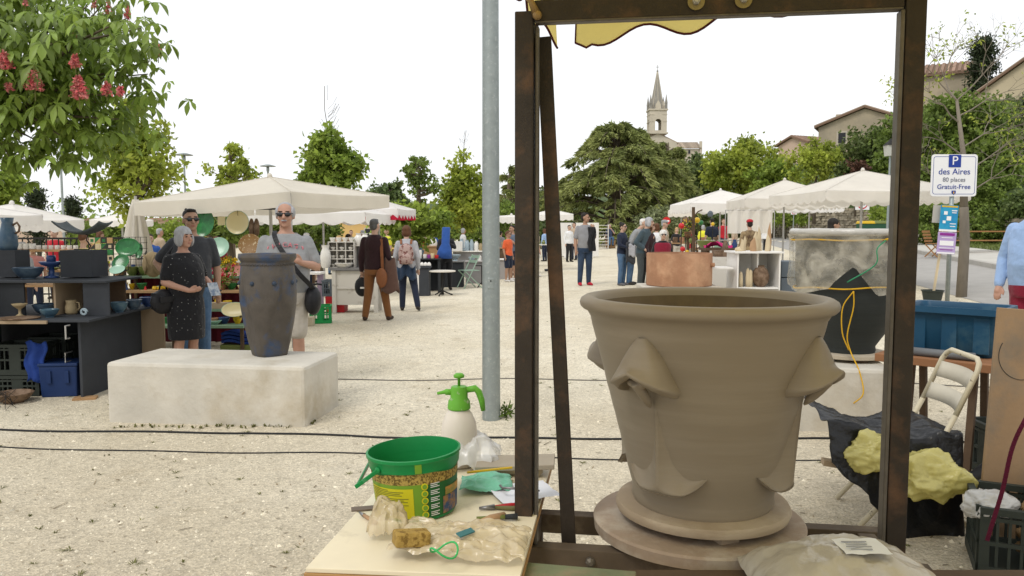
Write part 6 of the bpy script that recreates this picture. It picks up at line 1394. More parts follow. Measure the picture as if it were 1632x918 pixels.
# --- standing man in polo, centre
p = feet(932, 455); ts, Js, _ = person('man in grey polo and dark jeans holding a black jacket', p, at(932, 338, p.y).z - p.z, 14, ('polo', C_STRIPE), ('trousers', C_DJEANS), ('short', H_DARK), SK_B, C_RSHOE, {'rel': (.13, -.02, .66), 'rwr': (.10, -.07, .78), 'rha': (.08, -.06, .81), 'lkn': (-.06, 0, .275), 'lan': (-.07, .01, .042)}, .011, .02, 1.05, head_yaw=55)
o = MB().sheet(lambda u, v: (.02 + .19 * u + .015 * math.sin(v * 8), -.18 + .03 * math.sin(u * 9 + v * 4), 1.52 - .62 * v), 12, 14).build('jacket', C_BLACK, smooth=True, solid=.03); place(o, p, R(14)); tag(o, 'black jacket slung over the shoulder of the man in polo', 'jacket')
# --- group at the ornament stall
p = feet(991, 455); person('dark-haired woman in navy top with coats over her arm', p, at(991, 354, p.y).z - p.z, 55, ('shirt', C_NAVY), ('trousers', C_JEANS), ('bun', H_DARK), SK_A, C_GSHOE, {'lel': (-.14, -.02, .64), 'lwr': (-.06, -.12, .60), 'rel': (.14, -.02, .64), 'rwr': (.06, -.13, .6)}, .012, glasses=True)
o = MB().sheet(lambda u, v: (-.14 + .3 * u, -.26 + .07 * math.cos(u * 5), 1.08 - .5 * v + .04 * math.sin(u * 10)), 12, 8).build('coat', C_CHAR, smooth=True, solid=.03); place(o, p, R(55)); tag(o, 'dark coat draped over the arm of the dark-haired woman', 'coat')
o = MB().sheet(lambda u, v: (-.12 + .2 * u, -.30 + .05 * math.cos(u * 5), 1.05 - .3 * v + .03 * math.sin(u * 10)), 12, 8).build('scarf', C_LGREY, smooth=True, solid=.02); place(o, p, R(55)); tag(o, 'pale grey scarf over the dark coat on her arm', 'scarf')
p = feet(1022, 462); person('grey-haired woman in teal top with cardigan round her waist', p, at(1022, 352, p.y).z - p.z + .1, 62, ('jacket', C_TEAL), ('trousers', C_KHAKI), ('bob', H_GREY), SK_A, C_SHOE, {'rel': (.14, -.04, .66), 'rwr': (.05, -.13, .70), 'lel': (-.15, .03, .65), 'lwr': (-.1, -.06, .57)}, .012, .02, 1.05, lean=.06)
p = feet(1008, 456); person('stooping man in grey hooded top behind the grey-haired woman', p + Vector((0, .45, 0)), 1.72, 70, ('jacket', C_GREY), ('trousers', C_JEANS), ('short', H_WHITE), SK_A, C_SHOE, None, .014, .02, 1.1, lean=.12)
p = pd(1055, 16.8); person('white-haired woman in burgundy vest and dark glasses', p, at(1055, 366, 16.8).z - p.z, 0, ('shirt', C_BLACK), ('trousers', C_BLACK), ('curly', H_WHITE), SK_A, C_SHOE, None, .013, .02, 1.1, glasses=True, lean=.05, over=C_BURG)
def far(label, px, d, top_py, yaw, top, bottom, hair, skin=SK_A, shoes=C_SHOE, vox=.018, Hm=None, **k):
    p = pd(px, d); z = at(px, top_py, d).z; H = Hm or max(1.35, min(1.95, z - p.z))
    person(label, Vector((p.x, p.y, z - H * .992 if not Hm else p.z)) if False else p, H, yaw, top, bottom, hair, skin, shoes, k.pop('pose', None), vox, **k)
far('woman in plum coat reading at the ornament stall', 1036, 18.5, 354, 60, ('jacket', C_PLUM), ('trousers', C_BLACK), ('bob', H_BROWN))
far('red-haired woman in white shirt seen from behind', 1046, 20.5, 355, 170, ('shirt', C_WHITE), ('trousers', C_NAVY), ('bob', H_BROWN))
far('man in a grey cap at the ornament stall', 1058, 22, 350, 60, ('jacket', C_TAN), ('trousers', C_NAVY), ('short', H_GREY), hat=C_GREY)
far('woman in patterned jacket and red cap under cream parasol', 1194, 18.2, 349, 178, ('jacket', C_PATT), ('trousers', C_NAVY), ('short', H_DARK), hat=C_RED)
far('man in navy T-shirt beyond the coloured balls', 1134, 26, 347, 180, ('tee', C_NAVY), ('trousers', C_JEANS), ('short', H_DARK))
far('person in red top far beyond the metal barrier', 1152, 30, 348, 20, ('tee', C_RED), ('trousers', C_NAVY), ('short', H_BROWN))
far('dark-haired person walking behind the plastic-wrapped pot', 1326, 12.5, 346, 90, ('shirt', C_BLACK), ('trousers', C_NAVY), ('long', H_DARK), SK_B)
# --- centre distance
far('woman in orange T-shirt and dark shorts by galvanised pole', 810, 22, 367, 55, ('tee', C_ORANGE), ('shorts', C_NAVY), ('pony', H_BROWN), SK_B, C_WSHOE, glasses=True)
far('man in grey-blue T-shirt behind the orange-shirted woman', 817, 22.6, 358, -60, ('tee', mat('greyblue_tee', (.12, .15, .2), .9)), ('shorts', C_NAVY), ('short', H_DARK), SK_B, C_WSHOE, pose={'rel': (.14, -.03, .66), 'rwr': (.05, -.12, .76)})
far('woman in beige top and blue jeans between the frame irons', 853, 24, 357, 120, ('tee', C_TAN), ('trousers', C_JEANS), ('long', H_BROWN), SK_A, C_WSHOE)
far('man in white shirt and dark waistcoat at the far stall', 907, 33, 358, 30, ('shirt', C_WHITE), ('trousers', C_BLACK), ('short', H_DARK))
far('man in cream shirt before the white partition', 915, 34.5, 354, -40, ('shirt', C_TAN), ('trousers', C_NAVY), ('short', H_DARK))
p = Vector(SEATP) + Vector((0, .15, SEATH - .62)); 
person('man in blue T-shirt seated on the brown plinth', Vector((SEATP.x - .1, SEATP.y - .02, SEATP.z + SEATH - .47 * 1.7)), 1.7, 10, ('tee', mat('slate_blue_tee', (.07, .09, .16), .9)), ('trousers', C_JEANS), ('balding', H_GREY), SK_A, C_SHOE, {'lkn': (-.06, -.22, .50), 'lan': (-.06, -.20, .27), 'rkn': (.06, -.22, .5), 'ran': (.06, -.18, .27), 'rel': (.15, -.08, .66), 'rwr': (.04, -.1, .80)}, .018)
far('man in black holding up a rolled blue cloth', 711, 19.5, 362, 10, ('shirt', C_BLACK), ('trousers', C_BLACK), ('none', H_DARK), SK_A, pose={'lel': (-.13, -.06, .66), 'lwr': (-.03, -.14, .68), 'rel': (.13, -.06, .68), 'rwr': (.03, -.14, .74)})
q = pd(710, 19.2); o = MB(); zt = at(711, 362, 19.2).z; zb = at(711, 412, 19.2).z
o.loft([[(x + r * math.cos(2 * PI * k / 14), r * .6 * math.sin(2 * PI * k / 14), z) for k in range(14)] for z, r, x in ((zb, .2, -.04), (zb + .2, .17, -.02), (zb + .36, .1, 0), (zt - .02, .1, .02), (zt, .08, .02))]); o = o.build('rolled_cloth', C_BLUE, smooth=True); o.location = (q.x, 19.22, 0); tag(o, 'rolled blue cloth hiding the face of the man in black', 'cloth')
# --- left distance
far('blonde woman behind the pigeonhole shelf', 541, 17.2, 374, -40, ('tee', C_WHITE), ('trousers', C_JEANS), ('pony', H_BLOND))
far('woman in white cap and sunglasses behind yellow flowers', 489, 19, 371, 10, ('tee', C_YEL), ('trousers', C_NAVY), ('short', H_BROWN), glasses=True, hat=C_WHITE)
far('man in white shirt behind the grey-shirted man', 471, 18.5, 370, 60, ('shirt', C_WHITE), ('trousers', C_NAVY), ('short', H_GREY))
far('dark-haired woman under the white parasol', 555, 20, 372, 60, ('tee', C_BLACK), ('trousers', C_NAVY), ('long', H_DARK))
far('brown-haired woman in yellow vest beyond the flat dish', 133, 13.5, 371, 160, ('vest', C_YEL), ('trousers', C_NAVY), ('bun', H_BROWN))
far('seated man in grey behind the white cups', 35, 12.8, 384, 175, ('tee', C_GREY), ('trousers', C_NAVY), ('short', H_GREY))
far('person in pink shirt behind the white cups', 52, 14.0, 386, 30, ('tee', mat('pink_tee', (.5, .22, .2), .9)), ('trousers', C_NAVY), ('short', H_BROWN), SK_B)
far('person in blue jacket under the closed parasol', 240, 17, 372, 20, ('jacket', C_BLUE), ('trousers', C_NAVY), ('short', H_DARK))
far('person in dark red behind the yellow flowers', 345, 15, 376, 30, ('jacket', C_BURG), ('trousers', C_NAVY), ('bob', H_BROWN), SK_B)
far('woman in striped top by the far white parasol', 597, 23, 371, 190, ('shirt', C_BLUE), ('trousers', C_NAVY), ('bob', H_BLOND))
far('person in blue shirt far right of the backpack', 690, 26, 366, 20, ('tee', C_BLUE), ('trousers', C_NAVY), ('short', H_DARK))
far('person in maroon far behind plate stall', 420, 24, 368, 150, ('jacket', C_BURG), ('trousers', C_BLACK), ('bob', H_DARK))
far('person in pale shirt far behind the plate stall', 445, 27, 366, 200, ('shirt', C_WHITE), ('trousers', C_BEIGE), ('short', H_GREY))
far('person in green far behind the white cabinet', 560, 28, 366, 10, ('tee', L_MID), ('trousers', C_NAVY), ('short', H_BROWN))
# --- more visitors in the distance
_t = [('red', C_RED), ('white', C_WHITE), ('navy', C_NAVY), ('yellow', C_YEL), ('grey', C_GREY), ('black', C_BLACK), ('tan', C_TAN), ('pale blue', C_SKYB)]
_b = [('navy trousers', ('trousers', C_NAVY)), ('blue jeans', ('trousers', C_JEANS)), ('beige shorts', ('shorts', C_BEIGE)), ('black trousers', ('trousers', C_BLACK))]
_h = [('short', H_DARK), ('bob', H_BROWN), ('short', H_GREY), ('long', H_BLOND), ('pony', H_DARK), ('bob', H_GREY)]
for k, (px, d, wh) in enumerate(((88, 18, 'white cups'), (160, 19, 'tile panel'), (255, 21, 'closed parasol'), (330, 20, 'hanging plates'), (398, 22, 'yellow flowers'), (458, 25, 'plate stall'), (505, 22.5, 'pigeonhole shelf'), (528, 26, 'white parasol'), (578, 25, 'white vases'), (618, 24, 'backpack'), (676, 27, 'wooden jar table'), (738, 29, 'blue vases'), (798, 31, 'galvanised pole'), (868, 34, 'frame brace'), (888, 38, 'far crate table'), (1078, 27, 'coloured balls'), (1100, 25, 'terracotta tub'), (1120, 30, 'moss green planter'), (1170, 28, 'cream curtain'), (1220, 31, 'driftwood stand'))):
    a, b = _t[(k * 3) % 8], _b[(k * 7 + k // 8) % 4]
    far(f'distant visitor in {a[0]} top and {b[0]} beyond the {wh}', px, d, 362 + (k * 5) % 9, (k * 73) % 360, (('tee', 'jacket', 'shirt')[k % 3], a[1]), b[1], _h[k % 6], (SK_A, SK_B, SK_C)[k % 3], vox=.022)
# --- man in blue shirt at the right edge
p = pd(1652, 7.0); person('man in pale blue shirt and burgundy trousers by the road', p, 1.82, -55, ('shirt', C_SKYB), ('trousers', C_BURG), ('short', H_GREY), SK_C, C_SHOE, {'lel': (-.155, .03, .64), 'lwr': (-.15, -.03, .50), 'rel': (.15, .02, .64)}, .010, .03, 1.12)
# ================================================================== SIGNS, POLES, CABLES
p = gp(783, 668); t = thing('galvanised_pole', 'tall galvanised steel pole rising from the gravel', 'pole', p)
MB().lathe([(.075, -.1), (.074, .3), (.066, 3.0), (.06, 6.5), (.02, 6.52)], 20).build('shaft', M_GALV, t, smooth=True, sharp=50)
MB().box((.0, -.068, 1.13), (.05, .012, .09)).build('inspection_plate', M_GALV, t, bevel=.004); MB().lathe([(.006, 0), (.006, .006)], 8, M=Matrix.Translation((.0, -.074, 1.15)) @ Matrix.Rotation(R(90), 4, 'X')).build('screw', M_IRON, t)
q = gp(806, 666); t = thing('weed_plant', 'leafy green weed at the foot of the galvanised pole', 'plant', q)
C = rng.normal(size=(70, 3)) * np.array([.035, .035, .03]) + np.array([0, 0, .055]); V, Q = leaf_cards(C, .06, -.4, .3); mesh_from_np('leaves', V, Q, mat('weed_leaf', (.10, .15, .03), .7, isl=.5, transl=.3), t); MB().tube([(0, 0, 0), (0, 0, .08)], .005, 5).build('stem', M_WEED, t)
def cable(label, pts, r, m, name='cable'):
    P = []
    for (a, b) in zip(pts[:-1], pts[1:]):
        for k in range(10): f = k / 10; P.append((a[0] + (b[0] - a[0]) * f, a[1] + (b[1] - a[1]) * f + 1.2 * math.sin((a[0] + (b[0] - a[0]) * f) / 47)))
    P.append(pts[-1]); W = [gp(*q) for q in P]; W = [Vector((w.x, w.y, gz(w.x, w.y) + r * .8)) for w in W]
    tag(MB().tube(W, r, 7).build(name, m, smooth=True), label, 'cable')
M_CAB = mat('black_rubber', (.02, .02, .02), .55)
cable('thick black cable lying across gravel before the stone block', [(-60, 683), (0, 686), (200, 690), (400, 691), (600, 698), (820, 700), (1000, 700), (1300, 699), (1500, 706), (1700, 700)], .0085, M_CAB)
cable('thin black cable lying across gravel', [(-60, 711), (0, 713), (200, 720), (400, 722), (600, 724), (820, 729), (1000, 733), (1300, 734), (1500, 735), (1700, 735)], .0052, M_CAB)
cable('grey cord stretched across the pale gravel behind the pole', [(500, 606), (640, 606), (800, 605), (1000, 606), (1300, 607), (1450, 612), (1700, 622)], .006, mat('grey_cord', (.16, .15, .13), .9), 'cord')

def lamp_post(label, px, d, top_py, head, r=.05):
    p = gnd(px, d); t = thing('lamp_post', label, 'lamp post', p); h = at(px, top_py, d).z - p.z
    MB().lathe([(r * 1.3, -.1), (r, .5), (r * .7, h - .3), (r * .7, h - .28)], 12).build('pole', M_GALV, t, smooth=True)
    if head == 'disc':
        MB().lathe([(r * .8, h - .32), (.07, h - .2), (.06, h - .05), (.02, h - .04)], 12).build('lamp_body', M_GALV, t, smooth=True); MB().lathe([(.34, h - .04), (.36, h - .02), (.1, h + .05), (.01, h + .06)], 20).build('lamp_shade', M_GALV, t, smooth=True)
    elif head == 'lantern':
        MB().box((0, 0, h - .1), (.3, .3, .4), taper=1.25).build('lantern', mat('lantern_glass', (.5, .5, .45), .2), t); MB().lathe([(.28, h + .1), (.05, h + .3), (.02, h + .36)], 8).build('lantern_cap', M_IRON, t)
lamp_post('grey lamp pole rising from the left stalls under chestnut', 103, 30, 200, 'none')
lamp_post('lamp post with flat disc shade above the cream parasol', 298, 32, 246, 'disc')
lamp_post('lamp post with flat disc shade beside the leafy tree', 430, 36, 264, 'disc')
lamp_post('old-fashioned lantern lamp post by the stone wall', 1413, 30, 236, 'lantern')
# parking sign
d = 13.5; p = gnd(1515, d); t = thing('parking_sign', 'white parking sign with blue border on galvanised post', 'sign', p)
zt, zb_ = at(1515, 246, d).z - p.z, at(1515, 313, d).z - p.z; w = 72 / F * d; hS = zt - zb_; zc = (zt + zb_) / 2
M_SW = mat('sign_white', (.78, .78, .78), .4); M_SB = mat('sign_blue', (.02, .05, .28), .4); M_SR = mat('sign_red', (.55, .02, .02), .4); M_SK = mat('sign_grey_text', (.18, .19, .24), .5)
def rrect(w, h, r, n=5):
    P = []
    for cx, cy, a0 in ((w / 2 - r, h / 2 - r, 0), (-w / 2 + r, h / 2 - r, 90), (-w / 2 + r, -h / 2 + r, 180), (w / 2 - r, -h / 2 + r, 270)):
        P += [(cx + r * math.cos(R(a0 + k * 90 / n)), cy + r * math.sin(R(a0 + k * 90 / n))) for k in range(n + 1)]
    return P
MB().tube([(0, .04, -.2), (0, .04, zt - .05)], .037, 12).build('post', M_GALV, t, smooth=True)
FT = Matrix.Translation((0, 0, zc)) @ FRONT
MB().prism(rrect(w, hS, .05), -.01, .01, FT).build('panel', M_SW, t)
o_, i_ = rrect(w * .93, hS * .90, .04), rrect(w * .91, hS * .88, .035); nP = len(o_); z_ = .0125
fr = MB(); fr.add([(x, y, z_) for x, y in o_] + [(x, y, z_) for x, y in i_], [(k, (k + 1) % nP, nP + (k + 1) % nP, nP + k) for k in range(nP)], FT); fr.build('border', M_SB, t)
MB().prism(rrect(w * .27, w * .27, .01), .013, .017, FT @ Matrix.Translation((0, hS * .34, 0))).build('parking_badge', M_SB, t)
text_part('letter', 'P', w * .27, M_SW, t, FT @ Matrix.Translation((0, hS * .34, .019)), .002)
for s, y, sz, m_ in (('des Aires', .085, .185, M_SB), ('80 places', -.105, .135, M_SK), ('Gratuit-Free', -.275, .145, M_SB)):
    text_part('lettering', s, w * sz, m_, t, FT @ Matrix.Translation((0, hS * y, .014)), .002)
MB().prism([(-.035, .035), (.035, .035), (.035, -.005), (0, -.04), (-.035, -.005)], .013, .017, FT @ Matrix.Translation((0, -hS * .41, 0))).build('crest', M_SB, t); MB().box((0, 0, .018), (.02, .035, .003), M=FT @ Matrix.Translation((0, -hS * .41, 0))).build('crest_stripe', M_YELCER, t)
# posters on a stake in a bucket
d = 13.2; p = gnd(1489, d); t = thing('planter_bucket', 'black plant bucket holding a wooden stake', 'bucket', p)
MB().lathe([(.12, 0), (.165, .24), (.18, .245), (.18, .26), (.16, .26), (.15, .2), (.01, .19)], 24).build('bucket', M_CRATEG, t, smooth=True, sharp=40)
a = at(1507, 345, d) - p; MB().bar((.01, 0, .15), (a.x, 0, a.z), .05, .02).build('stake', M_DRIFT, t)
def poster(label, px0, px1, py0, py1, d, m_, bits=()):
    a = at(px0, py1, d); b = at(px1, py0, d); t = thing('poster', label, 'poster', ((a.x + b.x) / 2, d, a.z), 0); w = b.x - a.x; h = b.z - a.z
    T = Matrix.Rotation(R(3), 4, 'Y'); MB().box((0, 0, h / 2), (w, .004, h), M=T).build('sheet', m_, t)
    for (x, y, ww, hh_, mm) in bits: MB().box((x * w, -.004, y * h), (ww * w, .003, hh_ * h), M=T).build('print', mm, t)
M_PB = mat('poster_blue', (.03, .30, .50), .6, col2=(.02, .2, .42), c2scale=4); M_PV = mat('poster_lilac', (.42, .32, .55), .6); M_PDV = mat('poster_violet', (.25, .03, .25), .6)
poster('blue event poster with white dots below the parking sign', 1496, 1526, 327, 369, 13.1, M_PB, [(0, .95, .9, .06, M_YELCER), (0, .04, 1, .08, M_SW), (-.2, .7, .2, .13, M_SW), (0, .5, .25, .16, M_SW), (-.25, .36, .16, .1, M_SW), (.28, .8, .3, .04, M_SW), (.28, .72, .26, .03, M_SW), (.25, .3, .35, .03, M_SW), (.25, .2, .3, .03, M_SW)])
poster('lilac poster with dark violet heading under the blue one', 1492, 1523, 370, 405, 13.1, M_PV, [(0, .9, .8, .12, M_PDV), (0, .5, .75, .22, M_SW), (0, .75, .6, .03, M_SW), (0, .28, .8, .03, M_SW), (0, .2, .7, .03, M_PDV), (0, .05, .95, .07, M_SW)])
poster('plain grey card behind the blue poster', 1485, 1500, 327, 355, 13.16, mat('grey_card', (.42, .40, .36), .8))
# road signs
def round_sign(label, px, py, d, r, kind, pole_to=True):
    q = at(px, py, d); g0 = gz(q.x, d); t = thing('road_sign', label, 'sign', (q.x, d, g0)); z = q.z - g0; T = Matrix.Translation((0, -.03, z)) @ FRONT
    MB().tube([(0, 0, -.1), (0, 0, z + r * .6)], .025, 8).build('post', M_GALV, t)
    if kind == 'noentry':
        MB().lathe([(r, -.01), (r, .01)], 28, M=T).build('disc', M_SR, t); MB().box((0, 0, .014), (r * 1.4, r * .35, .006), M=T).build('bar', M_SW, t)
    else:
        MB().box((0, 0, -.005), (r * 2.5, r * 2.1, .01), M=T).build('panel', M_SW, t); MB().lathe([(r * .9, .002), (r * .9, .008)], 28, M=T).build('disc', M_SR, t); MB().lathe([(r * .7, .01), (r * .7, .014)], 28, M=T).build('face', M_SW, t)
        text_part('number', '30', r * .9, M_BLACKP, t, T @ Matrix.Translation((0, 0, .016)), .002)
round_sign('red no entry sign behind the stooping visitors', 1062, 352, 40, .2, 'noentry')
round_sign('thirty speed limit sign by the stone wall', 1374, 325, 28, .2, '30')
round_sign('small round red sign on the road behind the stalls', 1265, 338, 40, .12, '30')
# recycling bins, picnic table
for i, (px, m_) in enumerate(((1378, M_YELCER), (1398, M_OLIVECER), (1425, M_YELCER), (1444, M_GREENCER))):
    q = gnd(px, 32); t = thing('recycling_bin', ('green recycling bin with yellow lid below the speed sign', 'green bin with olive lid among recycling bins', 'second bin with yellow lid in the row', 'all green bin at the end of the row')[i], 'bin', q); z = at(px, 352, 32).z - q.z
    MB().box((0, 0, z * .45), (.5, .5, z * .9), taper=1.1).build('body', mat('bin_green', (.03, .09, .05), .6), t, bevel=.03); MB().box((0, 0, z * .95), (.58, .6, z * .1), taper=.85).build('lid', m_, t, bevel=.02)
q = gnd(1555, 25.5); t = thing('picnic_table', 'folding wooden picnic table on the grass verge', 'table', q); M_PT = mat('picnic_wood', (.33, .17, .07), .7, var=.12)
MB().box((0, 0, .78), (2.2, .5, .04)).build('top', M_PT, t); MB().box((.1, -.7, .5), (2.2, .26, .035)).build('bench', M_PT, t)
for x in (-.9, .9):
    MB().bar((x, -.2, .1), (x + .1, .2, .76), .03, .03).build('leg', M_IRON, t); MB().bar((x + .1, .2, .1), (x, -.2, .76), .03, .03).build('leg', M_IRON, t); MB().bar((x + .1, -.7, .1), (x + .1, -.7, .48), .03, .03).build('leg', M_IRON, t)
q = gnd(1490, 25); t = thing('garden_chair', 'brown slatted garden chair on the verge', 'chair', q, .6)
for x in (-.22, .22):
    MB().bar((x, -.2, .05), (x, .2, .45), .03, .03).build('leg', M_PT, t); MB().bar((x, .2, .05), (x, -.2, .45), .03, .03).build('leg', M_PT, t)
for k in range(4): MB().box((0, .22 + k * .03, .55 + k * .1), (.46, .02, .07)).build('slat', M_PT, t); MB().box((0, -.18 + k * .11, .47), (.46, .09, .02)).build('slat', M_PT, t)

# ================================================================== FOREGROUND
def stone_block(label, A, B, dep, h, hid=None):
    A = Vector(A); B = Vector(B); e = (B - A); L = e.length; e.normalize(); nrm = Vector((-e.y, e.x, 0)); c = (A + B) / 2 + nrm * dep / 2
    o = MB().box((0, 0, h / 2 - .03), (L, dep, h + .06)).build('stone_block', M_STONE, bevel=.03); o.location = (c.x, c.y, min(gz(A.x, A.y), gz(B.x, B.y))); o.rotation_euler = (0, 0, math.atan2(e.y, e.x))
    return tag(o, label, 'stone block'), h + o.location.z
A, B = gp(172, 673), gp(487, 681); _, ZB = stone_block('pale stone block seat under the tall blue-brown vase', (A.x, A.y, 0), (B.x, B.y, 0), .78, at(330, 581, (A.y + B.y) / 2).z - gz(A.x, A.y))
# faceted vase
M_VASE = mat('oxide_stoneware', (.078, .066, .054), .55, var=.25, vscale=9, col2=(.025, .062, .14), c2scale=4, c2pos=(.52, .68), bump=.3, bscale=60, spec=.4)
c = at(430, 566, 6.78); t = thing('tall_vase', 'tall dark vase with blue oxide patches and pointed facets', 'vase', (c.x, 6.78, ZB)); hv = at(438, 404, 6.78).z - ZB
prof = [(.150, 0), (.156, .01), (.182, .14), (.212, .32), (.236, .52), (.240, .64), (.234, .78), (.222, .89), (.219, .92), (.236, .945), (.244, .965), (.240, 1), (.222, .995), (.205, .93), (.20, .6)]
rg = []
NV_ = 96
for r, z in prof:
    row = []
    for k in range(NV_):
        a = 2 * PI * k / NV_; sec = (a * 4 / (2 * PI)) % 1; tri = 1 - abs(sec - .5) * 2
        f = 1.0
        if z < .72:
            flat = math.cos(PI / 4) / math.cos((sec - .5) * PI / 2); cut = .42 * max(0, min(1, (tri - (z / .72)) * 5 + .2)) if z < .72 else 0
            f = 1 - (1 - flat) * 1.15 * cut
        row.append((r * f * math.cos(a), r * f * math.sin(a), z * hv))
    rg.append(row)
full = []
for a, b in zip(rg[:-1], rg[1:]):
    for s in range(4): full.append([tuple(x + (y - x) * s / 4 for x, y in zip(p_, q_)) for p_, q_ in zip(a, b)])
full.append(rg[-1]); MB().loft(full).build('body', M_VASE, t, smooth=True)
for k in range(8):
    a = -PI / 2 + (k - .5) * PI / 4 * 1.0 + .12
    MB().ell((.236 * math.cos(a), .236 * math.sin(a), hv * .72), (.02, .02, .02)).build('stud', mat('blue_stud', (.035, .05, .075), .4), t, smooth=True)
rp_ = MB(); n_ = 90
for k in range(n_):
    a = 2 * PI * k / n_; rp_.ell((.224 * math.cos(a), .224 * math.sin(a), hv * (.895 + .006 * (k % 2))), (.009, .009, .007), 5, 4)
tag(rp_.build('rope_moulding', M_VASE, t), None, None, kind='stuff')

# block and wrapped black pot on the right
A, B = gnd(1190, 5.95), gnd(1436, 5.75); h = at(1340, 586, 5.85).z - gz(A.x, A.y); _, ZR = stone_block('pale stone block under the plastic-wrapped black pot', (A.x, A.y, 0), (B.x, B.y, 0), .95, h)
c = at(1350, 570, 6.3); t = thing('wooden_bat', 'round pale wheel board under the black pot', 'board', (c.x, 6.3, ZR)); MB().box((.0, -.0, .012), (.12, .5, .024)).build('batten', M_WOODD, t); MB().lathe([(.30, .025), (.31, .03), (.31, .055), (.30, .06)], 48).build('disc', mat('pale_plywood', (.42, .36, .27), .85, var=.1), t, smooth=True, sharp=40)
PB = Vector((c.x, 6.3, ZR + .06)); hp_ = at(1350, 367, 6.3).z - PB.z
t = thing('black_pot', 'large black wet-clay pot wrapped in clear plastic', 'pot', PB)
pr = [(.205, 0), (.21, .02), (.205, .05), (.28, .17), (.345, .30), (.395, .46), (.415, .62), (.418, .9), (.43, .94), (.44, .97), (.43, 1.0), (.39, 1.0), (.38, .9), (.37, .6)]
M_BP2 = mat('black_clay', (.032, .036, .034), .6, var=.12, vscale=8, bump=.25, bscale=14, stretch=(.2, .2, 5))
MB().lathe([(r, z * hp_) for r, z in pr], 64).build('body', M_BP2, t, smooth=True, sharp=50)
def ridge2(q):
    d = mnoise.voronoi(q)[0]; return 1 - min(1.0, (d[1] - d[0]) * 1.6)
def plasm(name, c, alpha, rough=.3):
    m = mat(name, c, rough, var=.08, vscale=8, bump=.9, bscale=7, bdist=.03, bdetail=3, spec=.6, alpha=alpha); return m
M_CLEAR = mat('clear_plastic', (.66, .61, .49), .28, var=.12, vscale=7, bump=1.0, bscale=6, bdist=.04, bdetail=4, spec=.35, alpha=.26)
_n = M_CLEAR.node_tree.nodes; _l = M_CLEAR.node_tree.links; _t = _n.new('ShaderNodeTexNoise'); _t.inputs['Scale'].default_value = 5; _t.inputs['Detail'].default_value = 9; _t.inputs['Distortion'].default_value = 1.6
_c = _n.new('ShaderNodeTexCoord'); _l.new(_c.outputs['Object'], _t.inputs['Vector']); _r = _n.new('ShaderNodeMapRange'); _r.inputs['From Min'].default_value = .36; _r.inputs['From Max'].default_value = .70; _r.inputs['To Min'].default_value = .2; _r.inputs['To Max'].default_value = .58
_l.new(_t.outputs['Fac'], _r.inputs['Value']); _l.new(_r.outputs[0], _n['Principled BSDF'].inputs['Alpha'])
def wrap(u, v):
    a = -PI / 2 + (u - .5) * 2 * PI; sd_ = (u - .5) * 2 * PI
    notch = max(0, 1 - abs(sd_ + .35) / .38); zlow = .52 + .2 * notch + .025 * math.sin(a * 5) + .05 * max(0, 1 - abs(sd_ - .8) / .5)
    z = .97 - (.97 - zlow) * v; r0 = np.interp(z, [.3, .46, .62, .9, .97], [.345, .395, .415, .42, .44])
    nn = mnoise.noise(Vector((a * 2.2, z * 4, 3))) * .02 + ridge2(Vector((a * 2.4, z * 5, 7))) * .016 + ridge2(Vector((a * 5, z * 9, 2))) * .008
    r = r0 + .026 + nn + .02 * v * v
    return (r * math.cos(a), r * math.sin(a), z * hp_)
MB().sheet(wrap, 120, 30).build('plastic_wrap', M_CLEAR, t, smooth=True)
rg = []
for k in range(72):
    a = 2 * PI * k / 72; rr = .03 + .006 * mnoise.noise(Vector((a * 3, 0, 1))); rg.append([((.44 + rr * math.cos(b)) * math.cos(a), (.44 + rr * math.cos(b)) * math.sin(a), hp_ * .985 + rr * math.sin(b)) for b in [2 * PI * j / 10 for j in range(10)]])
MB().loft(rg, False, True).build('rolled_plastic', plasm('rolled_plastic', (.50, .48, .43), .92), t, smooth=True)
M_YROPE = mat('yellow_string', (.62, .36, .02), .7)
def ring_rope(z, r, wob, m_, seg=70, tilt=0): return [(r * math.cos(2 * PI * k / seg), r * math.sin(2 * PI * k / seg), hp_ * z + wob * math.sin(k * .5) + tilt * math.cos(2 * PI * k / seg + 1.2)) for k in range(seg)]
MB().tube(ring_rope(.925, .455, .004, 0), .006, 6, close=True).build('string', M_YROPE, t, smooth=True)
MB().tube(ring_rope(.535, .425, .006, 0, tilt=.02), .006, 6, close=True).build('string', M_YROPE, t, smooth=True)
MB().tube(cat([Vector((-.14, -.40, hp_ * .53)), Vector((-.13, -.385, hp_ * .4)), Vector((-.155, -.35, hp_ * .18)), Vector((-.13, -.36, hp_ * .05)), Vector((-.12, -.5, -.08)), Vector((-.14, -.62, -.22)), Vector((-.2, -.60, -.30))]), .005, 6).build('string', M_YROPE, t, smooth=True)
MB().tube(cat([Vector((-.14, -.40, hp_ * .53)), Vector((-.2, -.36, hp_ * .4)), Vector((-.19, -.34, hp_ * .2)), Vector((-.14, -.35, hp_ * .06))]), .005, 6).build('string', M_YROPE, t, smooth=True)
MB().tube(cat([Vector((.05, -.47, hp_ * .93)), Vector((.15, -.50, hp_ * .95)), Vector((.22, -.47, hp_ * .86)), Vector((.24, -.47, hp_ * .8))]), .007, 6).build('string', M_YROPE, t, smooth=True)
MB().tube(cat([Vector((.06, -.47, hp_ * .93)), Vector((-.02, -.5, hp_ * .86)), Vector((-.03, -.5, hp_ * .74)), Vector((-.2, -.42, hp_ * .6))]), .005, 6).build('green_string', mat('green_string', (.04, .25, .12), .7), t, smooth=True)

